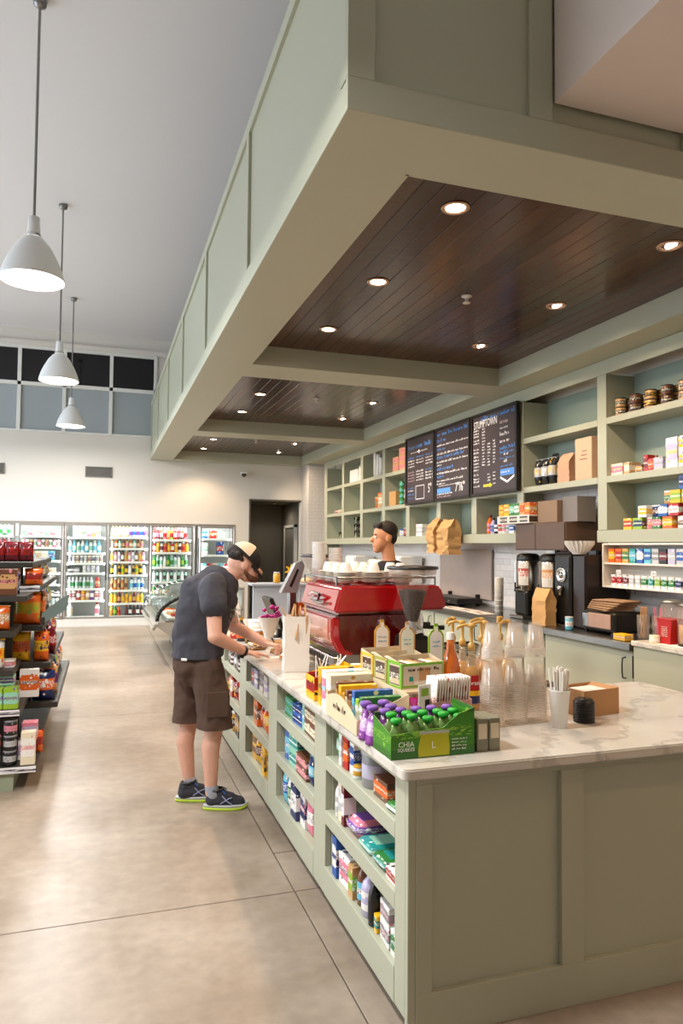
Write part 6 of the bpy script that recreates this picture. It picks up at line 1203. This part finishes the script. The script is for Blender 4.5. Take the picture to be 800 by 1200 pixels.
q = MB(); q.T = Matrix.Rotation(R(90), 4, 'X'); q.lathe([(.022, 0), (.022, .002)], 16, .03, .12); o2 = obj('yellow_dot', q, bodym('gold'), loc=(1.05, 3.089, Z0), smooth=False); o2.parent = bpy.data.objects[[o.name for o in COL.objects if o.get('label', '').startswith('cream and white carton with a yellow dot')][0]]; o2.location = (-.06, -.0355, .0)
yb = open_box('straw_box', .15, .20, .11, .16, pack(PAL['yellow'], PAL['red'], PAL['black']), 'yellow and red open carton with thin white sticks on the counter edge', 'box', (1.085, 3.42, Z0), R(-90))
for k in range(12): obj('stick', MB().tube([(sc_.uniform(-.06, .06), sc_.uniform(-.08, .08), .02), (sc_.uniform(-.10, .10), sc_.uniform(-.10, .10), .20)], .0028, 5), WPLAS, yb)
o = put('pouch', .12, .12, .06, 'red', 'orange', 'tan', (1.27, 3.51, Z0), 1.2, 'behind the yellow open carton', None); o = put('tin', .08, .12, .08, 'navy', 'silver', 'white', (1.30, 3.62, Z0), 0, 'in front of the red machine', None); o = put('pouch', .14, .12, .06, 'tan', 'cream', 'pink', (1.40, 3.52, Z0), 1.4, 'beside the red and orange pouch', None)
# riser with three bar cartons and their header cards
rs_ = empty('display_riser', 'cream wooden riser holding the snack bar cartons', 'stand', (1.36, 3.10, Z0)); RW = mat('riser_birch', 'd6bf9a', .5, var=.06, scale=8)
obj('top_board', MB().cbox(-.16, .14, -.32, .32, .125, .140, .003), RW, rs_); obj('side_board', MB().cbox(-.15, -.135, -.31, .31, 0, .125, .002), RW, rs_); obj('side_board', MB().cbox(.12, .135, -.31, .31, 0, .125, .002), RW, rs_)
ZR = Z0+.141
for k, (y, mm, c1, wh) in enumerate(((2.90, 'lime', 'white', 'nearest, with bright green trim'), (3.03, 'gold', 'cream', 'middle, with olive trim'), (3.16, 'yellow', 'cream', 'farthest, with yellow trim'))):
    tm = mat('trim_'+mm, {'lime': '7ab52c', 'gold': 'a3a04a', 'yellow': 'e3b23c'}[mm], .4, var=.03); x = 1.315-.015*k
    b1 = open_box('bar_carton', .215, .115, .105, .125, mat('card_cream_side', 'd3c4a4', .6, var=.08, scale=20), f'open carton of wrapped bars on the riser, {wh}', 'display box', (x, y, ZR), R(8), .004, tm)
    obj('edge_trim', MB().box(-.1095, -.1075, -.0590, -.045, 0, .106).box(-.1095, -.1075, -.045, .0575, .098, .112).box(-.1095, -.1075, -.045, .0575, 0, .008).box(-.1095, -.1075, .045, .0575, .008, .112), tm, b1); obj('side_print', MB().box(-.1085, -.1075, -.04, .04, .012, .09), pack('4a3226', 'cbb892', 'e8e0cc', lo=.05, hi=.35), b1)
    obj('front_print', MB().box(-.098, .098, -.0595, -.0577, .012, .094), mat('bar_print_cream', 'd9d0b8', .5, var=.08, scale=30), b1)
    if k == 0:
        q = MB(); scribble(q, 0, .15, 0, .016, 91); link('printed_lettering', q.mesh('printed_lettering', _M['print_dark']), b1, (-.075, -.0600, .072), (0, R(0), R(90)))
        obj('brown_panel', MB().box(-.02, .035, -.061, -.0596, .03, .085), bodym('tan'), b1); obj('teal_spot', MB().box(-.07, -.05, -.061, -.0596, .03, .05), bodym('teal'), b1); obj('cream_panel', MB().box(-.045, .06, -.0605, -.0596, .014, .03), bodym('white'), b1)
    for j in range(6): obj('wrapped_bar', MB().cbox(-.012, .012, -.05, .05, 0, .10, .004), [bodym('brown'), bodym('cream'), bodym('tan')][j % 3], b1, (-.085+.034*j, 0, .006))
    cd_ = [(1.395, 2.985, 'lime', 'green-edged, rightmost'), (1.36, 3.0935, 'tan', 'kraft-edged, middle'), (1.285, 3.222, 'gold', 'gold-edged, leftmost')][k]
    hc_ = empty('header_card', f'upright rounded header card above the bar cartons, {cd_[3]}', 'card', (cd_[0]+(.06 if k == 0 else .0), cd_[1], ZR+.0+(.0)), R(5), 'header cards above the bar cartons')
    shp = [(-.041, 0), (.041, 0), (.041, .20), (.028, .222), (.012, .23), (.009, .255), (-.009, .255), (-.012, .23), (-.028, .222), (-.041, .20)]
    obj('card', MB().prism(shp, 0, .004), bodym(cd_[2]), hc_, (0, 0, .0)); obj('face', MB().prism([(x_*.8, .03+(z_-.0)*.83) for x_, z_ in shp], -.0012, -.0002), bodym('white'), hc_); q = MB(); scribble(q, 0, .04, 0, .008, 50+k); scribble(q, 0, .04, .02, .008, 53+k); link('printed_lettering', q.mesh('printed_lettering', bodym('aqua')), hc_, (-.02, -.0015, .15), (0, 0, R(90)))
# sugar packet box
SBM = mat('box_pink_card', 'cf9f94', .6, var=.05); sb = open_box('packet_box', .18, .11, .13, .16, SBM, 'pink open box packed with white and red sachets', 'box', (1.34, 2.66, Z0), R(5))
for j in range(13): obj('sachet', MB().box(-.0025, .0025, -.044, .044, 0, .215), pack('efe9df', 'f4f0e8', 'b9332c', lo=.82, hi=1.1), sb, (-.078+.0125*j, .0, .006), (0, .08, 0))
o = empty('round_sticker_card', 'white card with black and green print in front of the sachets', 'card', (1.225, 2.615, Z0), R(20)); obj('card', MB().cbox(-.035, .035, -.002, .002, 0, .20, .0015), bodym('white'), o); obj('green_spot', MB().box(-.02, .02, -.003, -.002, .155, .185), bodym('lime'), o); obj('dark_spot', MB().box(0, .025, -.003, -.002, .10, .14), bodym('black'), o)
o = put('pouch', .055, .13, .04, 'magenta', 'red', 'white', (1.215, 2.712, Z0), 1.5, 'left of the sachet box', None); o = put('pouch', .055, .12, .03, 'violet', 'maroon', 'pink', (1.222, 2.758, Z0), 1.5, 'behind the magenta pouch', None); o = put('tin', .10, .09, .1, 'cream', 'lime', 'white', (1.17, 2.60, Z0), 0, 'between the display and the green carton', None)
# syrup bottles with pumps
SG = mat('syrup_amber', 'c8641c', .08, coat=.6, var=.05); SC = clear_plastic('syrup_clear_glass', (.80, .60, .34), .26); PUMP = mat('pump_gold_plastic', 'c79a4a', .3, coat=.3, var=.05)
def syrup(x, y, lab, liquid, fill_=.24, lbl=None, pump=True, h=.29, r=.038, ang=0):
    o = empty('syrup_bottle', lab, 'bottle', (x, y, Z0), ang, 'syrup bottles with pumps')
    q = MB(); q.smooth = True; q.lathe([(r*.92, 0), (r, .008), (r, h*.60), (r*.8, h*.70), (r*.42, h*.82), (r*.36, h*.97)], 20); obj('glass', q, liquid if liquid is SG else SC, o)
    if liquid is not SG: q = MB(); q.smooth = True; q.lathe([(r*.90, .006), (r*.95, .01), (r*.95, h*.58), (r*.6, h*.68)], 18); obj('syrup', q, liquid, o)
    if lbl:
        q = MB(); q.smooth = True; q.lathe([(r*1.02, h*.12), (r*1.02, h*.56)], 20, cap0=False, cap1=False); l_ = obj('label', q, bodym('red'), o); q = MB(); q.smooth = True; q.lathe([(r*1.03, h*.12), (r*1.03, h*.24)], 20, cap0=False, cap1=False); obj('navy_band', q, bodym('navy'), l_)
        q = MB(); q.smooth = True; q.lathe([(r*1.035, h*.24), (r*1.035, h*.32)], 20, cap0=False, cap1=False); obj('yellow_band', q, bodym('yellow'), l_); text('Torani', .026, TXT, l_, (-.003, -r*1.05, h*.44), rr_, .0004)
    if pump:
        q = MB(); q.smooth = True; q.lathe([(r*.42, h*.94), (r*.46, h*1.0), (r*.40, h*1.04), (.008, h*1.06), (.008, h*1.28), (.016, h*1.30), (.018, h*1.34), (.01, h*1.36)], 14); p_ = obj('pump', q, PUMP, o)
        q = MB(); q.tube([(0, 0, h*1.33), (-.035, 0, h*1.335), (-.065, 0, h*1.30), (-.068, 0, h*1.26)], .007, 8); obj('nozzle', q, PUMP, p_, smooth=True)
    else: q = MB(); q.lathe([(r*.4, h*.96), (r*.4, h*1.06)], 14); obj('cap', q, bodym('white'), o, smooth=True)
    return o
syrup(1.545, 3.02, 'amber orange syrup bottle beside the green-trimmed bar carton', SG, pump=False, h=.33, r=.045)
syrup(1.627, 2.97, 'clear syrup bottle with red, yellow and navy label', mat('syrup_gold', 'c28a3a', .1, coat=.5), lbl=True, ang=R(-12))
for k, (x, y, c) in enumerate(((1.66, 3.12, 'c49350'), (1.76, 3.08, 'b9853f'), (1.82, 3.22, '8f5a28'), (1.90, 3.10, 'c9a468'), (1.69, 3.28, 'a06c38'), (1.95, 3.26, 'c49350'))): syrup(x, y, f'syrup bottle with gold pump, {["first", "second", "third", "fourth", "fifth", "sixth"][k]} of the cluster behind the cup stacks', mat('syrup_'+c, c, .1, coat=.5), ang=R(-20+14*k))
o = put('bottle', .06, .22, .06, 'white', 'blue', 'navy', (1.575, 3.21, Z0), 0, 'behind the amber syrup', None)
# clear cup stacks, upside down
cst = ['left', 'middle', 'right']
RIMM = clear_plastic('cup_rim_plastic', (1, .93, .84), .55)
def cupmesh(r0, a, b_):
    q = MB(); q.mi = 1; q.lathe([(r0*a, 0), (r0*a+.002, .0012), (r0*a, .003)], 20, cap0=False, cap1=False); q.mi = 0; q.lathe([(r0*a, .003), (r0*b_, .112), (r0*b_*.98, .112)], 20, cap0=False); return q.mesh('clear_cup', [cupm, RIMM])
for k, (x, nl, nu, r0) in enumerate(((1.572, 24, 10, .050), (1.690, 25, 10, .050), (1.797, 24, 9, .048))):
    s = empty('clear_cup_stack', f'tall upside-down stack of clear plastic cups, {cst[k]} of three', 'cup', (x, 2.69+.01*k, Z0), 0, 'stacks of clear plastic cups')
    me = cached(('cc', r0), lambda: cupmesh(r0, 1, .72)); me.polygons.foreach_set('use_smooth', [True]*len(me.polygons))
    me2 = cached(('cc2', r0), lambda: cupmesh(r0, .86, .57)); me2.polygons.foreach_set('use_smooth', [True]*len(me2.polygons))
    pl_ = .168/nl
    for j in range(nl): link('clear_cup', me, s, (rng.uniform(-.0008, .0008), 0, j*pl_))
    z_ = (nl-1)*pl_+.1135-.112+.112
    for j in range(nu): link('clear_cup', me2, s, (0, 0, z_+j*.0046))
# straws, lid stack, kraft box
ws = empty('straw_cup', 'white paper cup full of white wrapped straws', 'cup', (1.823, 2.575, Z0)); q = MB(); q.smooth = True; q.lathe([(.030, 0), (.043, .152), (.0455, .155), (.043, .157), (.040, .152), (.028, .004)], 24, cap1=False); obj('cup', q, WPLAS, ws)
for k in range(26):
    a, rr2 = sc_.uniform(0, 6.28), .028*math.sqrt(sc_.random()); x_, y_ = rr2*math.cos(a), rr2*math.sin(a); obj('straw', cached('strw', lambda: MB().tube([(0, 0, .006), (0, 0, .215)], .0042, 6)), PAPERW, ws, (x_*.7, y_*.7, 0), (-y_*5, x_*5, 0)) if False else link('straw', cached('strwm', lambda: MB().tube([(0, 0, .006), (0, 0, .235)], .0045, 6).mesh('straw', PAPERW)), ws, (x_*.7, y_*.7, sc_.uniform(0, .015)), (-y_*4, x_*4, 0))
ls = empty('lid_stack', 'short stack of black cup lids beside the kraft box', 'lid', (1.985, 2.63, Z0))
lm = MB(); lm.smooth = True; lm.lathe([(.044, 0), (.046, .003), (.044, .010), (.038, .012), (.037, .020), (.0005, .020)], 20, cap1=False); lm = lm.mesh('cup_lid', BLACK)
for k in range(9): link('cup_lid', lm, ls, (0, 0, k*.0098))
kb = empty('kraft_box', 'open kraft cardboard box on the marble behind the straw cup', 'box', (2.12, 2.78, Z0), R(10)); KB = mat('kraft_card', 'b98a5c', .7, var=.05)
obj('side_panel', MB().box(-.11, .11, -.08, -.076, 0, .115), KB, kb); obj('side_panel', MB().box(-.11, .11, .076, .08, 0, .115), KB, kb); obj('end_panel', MB().box(-.11, -.106, -.076, .076, 0, .115), KB, kb); obj('end_panel', MB().box(.106, .11, -.076, .076, 0, .115), KB, kb); obj('floor_panel', MB().box(-.106, .106, -.076, .076, 0, .004), KB, kb)
for x0, a in ((-.11, 50), (.11, -24)): q = MB(); q.T = Matrix.Translation((x0, 0, .115)) @ Matrix.Rotation(R(a), 4, 'Y'); q.box(0 if x0 < 0 else -.09, .09 if x0 < 0 else 0, -.076, .076, 0, .003); obj('flap', q, KB, kb)
nap = obj('napkins', MB().cbox(-.08, .08, -.06, .06, .006, .105, .003), PAPERW, kb)
# ================================================================ brewers, grinder and boxes on the back counter
ZC = .902
GLX = mat('brushed_steel_bright', 'b9b4ac', .22, 1, var=.05)
def brewer(y, lab, lblc):
    b = empty('coffee_brewer', lab, 'coffee brewer', (4.42, y, ZC), 0, 'steel coffee brewers')
    obj('base', MB().cbox(-.16, .14, -.13, .13, 0, .035, .008), STEEL, b); obj('drip_body', MB().cbox(-.10, .12, -.12, .12, .035, .30, .02), BLACK, b)
    q = MB(); q.smooth = True; q.lathe([(.118, .30), (.122, .31), (.122, .62), (.115, .63)], 28); obj('urn', q, GLX, b)
    q = MB(); q.smooth = True; q.lathe([(.124, .62), (.126, .63), (.122, .68), (.09, .70), (.0005, .705)], 24, cap1=False); obj('urn_lid', q, BLACK, b)
    q = MB(); q.smooth = True
    v = [(.1235*math.cos(a), .1235*math.sin(a), z) for z in (.36, .60) for a in [math.pi*(1.0+.32*k/8) for k in range(9)]]; q.add(v, [(k, k+1, k+10, k+9) for k in range(8)]); obj('label', q, pack('cfc6ba', lblc, 'f0e6d8', lo=.4, hi=.75), b)
    q = MB(); q.tube([(-.12, 0, .33), (-.16, 0, .33), (-.165, 0, .29)], .012, 8); t_ = obj('tap', q, BLACK, b, smooth=True); obj('tap_lever', MB().cbox(-.17, -.155, -.008, .008, .335, .39, .003), BLACK, t_)
    obj('gauge_tube', MB().tube([(-.128, .05, .34), (-.128, .05, .61)], .007, 8), CHROME, b, smooth=True); return b
brewer(6.36, 'steel coffee brewer with black lid, nearest, beside the dial grinder', 'c98a4a'); brewer(6.80, 'steel coffee brewer with red print, farther one', 'b23a2a')
gd_ = empty('dial_grinder', 'black bulk coffee grinder with round silver dial', 'grinder', (4.40, 6.0, ZC)); obj('body', MB().cbox(-.12, .14, -.13, .13, .02, .70, .02), BLACK, gd_); obj('hopper_top', MB().cbox(-.10, .12, -.11, .11, .70, .73, .01), DARKM, gd_)
q = MB(); q.smooth = True; q.T = Matrix.Translation((-.12, 0, .50)) @ Matrix.Rotation(R(-90), 4, 'Y'); q.lathe([(.075, 0), (.075, .012), (.06, .016), (.055, .008), (.03, .008), (.028, .022), (.0005, .024)], 28, cap1=False); obj('dial', q, CHROME, gd_); q = MB(); q.smooth = True; q.T = Matrix.Translation((-.14, 0, .30)); q.lathe([(.02, 0), (.03, .06), (.03, .09)], 14); obj('spout', q, STEEL, gd_); obj('base', MB().cbox(-.16, .14, -.12, .12, 0, .02, .005), STEEL, gd_)
bk = empty('black_cabinet', 'tall plain black machine housing beside the dial grinder', 'machine', (4.30, 5.68, ZC)); obj('housing', MB().cbox(.02, .48, 0, .18, .0, .70, .01), mat('housing_black', '1e1512', .35, var=.1), bk); obj('door_edge', MB().cbox(.005, .02, .005, .175, .02, .69, .004), mat('housing_edge', '2a1d18', .3), bk)
bw = empty('brown_cupboard', 'dark brown cupboard box above the brewers', 'cabinet', (4.30, 5.96, 1.64)); obj('body', MB().cbox(0, .50, 0, .90, 0, .285, .004), mat('dark_walnut', '5a4334', .4, var=.1), bw); obj('door', MB().cbox(-.012, 0, .01, .50, .01, .275, .003), _M['dark_walnut'], bw); obj('door', MB().cbox(-.012, 0, .51, .87, .01, .275, .003), _M['dark_walnut'], bw); obj('bracket', MB().box(.46, .50, .1, .14, -.74, 0), DARKM, bw); obj('bracket', MB().box(.46, .50, .8, .84, -.74, 0), DARKM, bw)
ZW = 1.9265
# carton tray with coloured juice cartons, plain box, grey box
ct = empty('carton_tray', 'printed cardboard tray holding small juice cartons on the brown cupboard', 'box', (4.25, 6.52, ZW), 0)
obj('tray', MB().cbox(0, .22, 0, .64, 0, .09, .002), mat('tray_white_print', 'd9d2c8', .5, var=.03), ct); q = MB(); 
for k in range(3): q.box(-.001, 0, .03+.2*k, .18+.2*k, .015, .075)
obj('dark_print', q, pack('2a2420', 'cfc6b8', '2a2420'), ct); q = MB(); q.box(-.0, .2, -.001, 0, .015, .075); obj('end_print', q, _M['print_dark'], ct)
for k, (c1, c2, c3) in enumerate((('orange', 'gold', 'white'), ('tan', 'orange', 'red'), ('green', 'white', 'mint'), ('green', 'mint', 'white'), ('yellow', 'gold', 'white'), ('gold', 'yellow', 'brown'))):
    put(B, .096, .13, .09, c1, c2, c3, (4.31, 6.58+.104*k, ZW+.0905), 0, f'standing in the printed tray, {["nearest", "second", "third", "fourth", "fifth", "farthest"][k]}', None, 'juice carton')
o = link('cardboard_box', MB().cbox(-.12, .12, -.17, .17, 0, .225, .004).mesh('cardboard_box', mat('brown_card', '8d735c', .7, var=.05)), None, (4.46, 6.33, ZW)); tag(o, 'plain brown cardboard box beside the juice carton tray', 'box'); obj('tape', MB().box(-.121, .121, -.02, .02, .2255, .2265), mat('tape_tan', 'b09a7a', .4), o)
o = link('grey_box', MB().cbox(-.12, .10, -.12, .12, 0, .25, .004).mesh('grey_box', mat('grey_card', '7d7570', .6, var=.04)), None, (4.52, 6.035, ZW)); tag(o, 'tall grey box next to the shelf upright above the brewers', 'box'); obj('lid_edge', MB().box(-.121, .101, -.121, .121, .22, .2205+.03), _M['grey_card'], o)
cf = empty('coffee_filters', 'stack of white fluted paper coffee filters on the black housing', 'coffee filter', (4.338, 5.80, ZC+.703), 0)
def filt():
    q = MB(); q.smooth = False; n = 40; v = []; f = []
    for j, (r_1, z_) in enumerate(((.06, 0), (.10, .05), (.13, .10))):
        for i in range(n): a = 2*math.pi*i/n; rr3 = r_1+(.006*j if i % 2 else -.006*j); v.append((rr3*math.cos(a), rr3*math.sin(a), z_))
    for j in range(2):
        for i in range(n): f.append((j*n+i, j*n+(i+1) % n, (j+1)*n+(i+1) % n, (j+1)*n+i))
    f.append(tuple(range(n))[::-1]); return q.add(v, f).mesh('paper_filter', PAPERW)
fm_ = filt()
for k in range(5): link('paper_filter', fm_, cf, (0, 0, k*.007), (0, 0, k*.3))
paper_bag(.24, .36, .12, 'kraft paper bag standing in front of the brewer and dial grinder', (4.17, 6.14, ZC+.001), 0, seed=8, crumple=.006)
o = can(.075, .12, .07, 'aqua', 'white', 'silver', name='can'); o.location = (4.16, 5.72, ZC+.001); tag(o, 'small pale blue can on the steel worktop edge', 'can')
# toaster-like case with bags, wooden block, dispensers, jars, red tub
ts = empty('toaster', 'dark and wood fronted toaster under a heap of paper bags', 'toaster', (4.35, 5.40, ZC)); obj('body', MB().cbox(-.12, .22, -.22, .22, .015, .20, .02), DARKM, ts); obj('wood_front', MB().cbox(-.135, -.12, -.18, .12, .05, .18, .004), mat('pinkish_wood', 'a98672', .4, var=.15, scale=10), ts); obj('side_grille', MB().cbox(-.126, -.118, .13, .21, .05, .17, .002), STEEL, ts)
for x, y in ((-.1, -.18), (-.1, .18), (.19, -.18), (.19, .18)): obj('foot', MB().cbox(x-.015, x+.015, y-.015, y+.015, 0, .02, .002), BLACK, ts)
for k in range(5):
    o = link('flat_paper_bag', cached('fpb', lambda: MB().cbox(-.13, .13, -.17, .17, 0, .018, .006).mesh('flat_paper_bag', mat('brown_paper_bag', '9c7a5c', .75, var=.12, bump=.3))), None, (4.37+.01*k, 5.42-.012*k, ZC+.2015+.0195*k), (0, 0, .1*k-.2)); tag(o, f'flat brown paper bag in the pile on the toaster, {["bottom", "second", "third", "fourth", "top"][k]} one', 'bag', 'flat paper bags piled on the toaster'); obj('fold_edge', MB().box(-.13, -.128, -.16, .16, .006, .012), KRAFT, o)
DC = clear_plastic('dispenser_plastic', (.8, .7, .62), .15)
def dispenser(x, y, lab, c):
    d = empty('drink_dispenser', lab, 'dispenser', (x, y, .927), 0, 'clear drink dispensers at the right'); q = MB(); q.smooth = True; q.lathe([(.07, .01), (.075, .02), (.08, .30), (.078, .30), (.07, .02)], 24, cap1=False); obj('tank', q, DC, d)
    q = MB(); q.smooth = True; q.lathe([(.065, .022), (.068, .16)], 24); obj('drink', q, mat('drink_'+c, PAL[c], .1, coat=.4), d); q = MB(); q.smooth = True; q.lathe([(.083, .30), (.083, .315), (.03, .33)], 24); obj('lid', q, STEEL, d); obj('base', MB().lathe([(.075, 0), (.075, .012)], 24), BLACK, d, smooth=True); return d
dispenser(4.36, 4.66, 'clear drink dispenser with orange drink, nearer the brewers', 'orange'); 
dispenser(4.50, 4.52, 'clear drink dispenser with amber drink, behind the orange one', 'amber')
for k, (y, c) in enumerate(((4.98, 'tan'), (4.86, 'pink'))):
    q = MB(); q.smooth = True; q.lathe([(.045, 0), (.05, .10), (.052, .20), (.05, .20), (.045, .006)], 20, cap1=False); o = obj('clear_jar', q, DC, loc=(4.36+.05*k, y, ZC)); tag(o, f'clear jar of {c} straws beside the toaster, {["farther", "nearer"][k]}', 'jar')
    q = MB(); [q.tube([(sc_.uniform(-.02, .02), sc_.uniform(-.02, .02), .01), (sc_.uniform(-.04, .04), sc_.uniform(-.04, .04), .27)], .004, 5) for _ in range(8)]; tag(obj('straws', q, bodym(c), o), kind='stuff')
yb2 = carton(.14, .05, .09, 'yellow', 'gold', 'white'); yb2.location = (4.13, 4.95, ZC+.001); tag(yb2, 'low yellow packet on the steel worktop edge', 'box')
rb = empty('red_tub', 'red square cup holder with white print at the right edge', 'box', (4.20, 4.50, .926)); obj('body', MB().prism([(-.055, 0), (.055, 0), (.075, .19), (-.075, .19)], -.06, .06, 'x'), bodym('red', .4), rb); q = MB(); [scribble(q, 0, .06, -.014*k, .008, 60+k) for k in range(6)]; link('printed_lettering', q.mesh('printed_lettering', TXT), rb, (-.0605, .03, .13)); obj('rim', MB().cbox(-.064, .064, -.079, .079, .185, .195, .002), bodym('red', .4), rb)
dispenser(4.22, 4.34, 'clear dispenser beside the red cup holder at the right edge', 'tan')
cc_ = can(.08, .06, .08, 'cream', 'white', 'cream'); cc_.location = (4.12, 4.58, .926); tag(cc_, 'small cream tub in front of the red cup holder', 'tub')
wpp = link('paper_sheet', MB().box(-.16, .16, -.3, .3, 0, .002).mesh('paper_sheet', PAPERW), None, (4.24, 4.58-.35, .926)); tag(wpp, 'white paper sheet on the marble side counter', 'paper')
for k, (x, y, a) in enumerate(((4.20, 7.76, .1), (4.17, 7.38, -.1), (4.19, 8.13, .05))):
    o = link('newspaper', MB().cbox(-.10, .10, -.17, .17, 0, .010, .003).mesh('newspaper', mat('newsprint', 'd6c6ba', .8, var=.1, scale=40)), None, (x, y, ZC+.0), (0, 0, a)); tag(o, f'folded pale newspaper lying on the steel worktop, {["middle", "nearest", "farthest"][k]} one', 'newspaper', 'newspapers on the steel worktop'); q = MB(); [scribble(q, 0, .15, -.02*j, .01, 70+j+k) for j in range(4)]; q2 = link('print', q.mesh('print', _M['print_dark']), o, (.0, .07, .0105), (0, R(90), 0))
# grey sheet panel against the tiles with its stand, cream cup sleeves
sp2 = empty('steel_splash_panel', 'brownish grey sheet panel leaning against the tiled splashback', 'panel', (4.80, 8.23, .98)); obj('sheet', MB().cbox(0, .02, 0, 1.5, 0, .66, .004), mat('brown_grey_sheet', 'a8968c', .4, .1, var=.05), sp2); obj('edge_trim', MB().cbox(-.006, .0, 0, .05, 0, .66, .002), _M['brown_grey_sheet'], sp2)
for y in (.3, 1.1): obj('support', MB().box(-.05, .0, y, y+.04, -.078, .06), DARKM, sp2)
st_ = empty('griddle', 'low black griddle with knobs on the steel worktop', 'griddle', (4.36, 8.35, ZC)); obj('body', MB().cbox(0, .38, 0, .9, .02, .09, .01), DARKM, st_); obj('plate', MB().cbox(.02, .36, .02, .88, .09, .10, .003), BLACK, st_)
for k in range(3): q = MB(); q.T = Matrix.Translation((0, .2+.25*k, .055)) @ Matrix.Rotation(R(-90), 4, 'Y'); q.lathe([(.02, 0), (.016, .02)], 12); obj('knob', q, CHROME, st_, smooth=True)
for y in (.05, .85): obj('foot', MB().cbox(.03, .06, y-.02, y+.02, 0, .02, .002), BLACK, st_); obj('foot', MB().cbox(.32, .35, y-.02, y+.02, 0, .02, .002), BLACK, st_)
q = MB(); q.smooth = True; q.lathe([(.045, 0), (.05, .42), (.052, .425)], 20); o = obj('cup_sleeve', q, mat('cup_cream', 'e2dacb', .5), loc=(4.25, 7.12, ZC)); tag(o, 'tall stack of cream paper cups beside the farther brewer', 'cup'); q = MB(); [q.lathe([(.0515, .06*k+.05), (.0535, .06*k+.053), (.0515, .06*k+.056)], 20, cap0=False, cap1=False) for k in range(6)]; obj('cup_rims', q, _M['cup_cream'], o, smooth=True)
# white appliances beyond the barista
for k, (y, h, w_) in enumerate(((10.3, .62, .55), (11.2, .55, .5), (12.4, .6, .5))):
    a = empty('white_refrigerator', f'white countertop appliance on the steel worktop, {["nearest", "middle", "farthest"][k]} of three beyond the barista', 'appliance', (4.40, y, ZC), 0, 'white appliances on the far worktop'); obj('body', MB().cbox(0, .38, 0, w_, .02, h, .015), WPLAS, a); obj('door', MB().cbox(-.02, 0, .01, w_-.01, .03, h-.02, .008), WPLAS, a); obj('handle', MB().tube([(-.02, .05, .2), (-.05, .05, .22), (-.05, .05, .4), (-.02, .05, .42)], .006, 6), STEEL, a); obj('foot', MB().box(.03, .35, .03, w_-.03, 0, .02), BLACK, a)
# steel undercounter bench behind the machine (barista side)
bn = empty('steel_bench', 'steel bench with wire racks on the barista side of the counter', 'counter', (2.03, 3.5, 0)); obj('top', MB().cbox(0, .45, 0, 1.7, .86, .89, .004), STEEL, bn); obj('front', MB().box(.43, .45, 0, 1.7, .1, .86), STEEL, bn); obj('side', MB().box(0, .43, 0, .02, .0, .86), STEEL, bn); obj('side', MB().box(0, .43, 1.68, 1.7, .0, .86), STEEL, bn)
rk2 = empty('wire_rack', 'black wire rack of lids on the steel bench behind the syrup bottles', 'rack', (2.1, 3.75, .891)); q = MB(); [q.tube([(.0, .0+.06*k, .12), (.3, .0+.06*k, .12)], .004, 5) for k in range(12)]; obj('wires', q, DARKM, rk2)
for x, y in ((0, 0), (.3, 0), (0, .66), (.3, .66)): obj('leg', MB().tube([(x, y, 0), (x, y, .125)], .006, 6), DARKM, rk2)
obj('frame', MB().tube([(0, 0, .12), (.3, 0, .12), (.3, .66, .12), (0, .66, .12), (0, 0, .12)], .006, 6), DARKM, rk2)
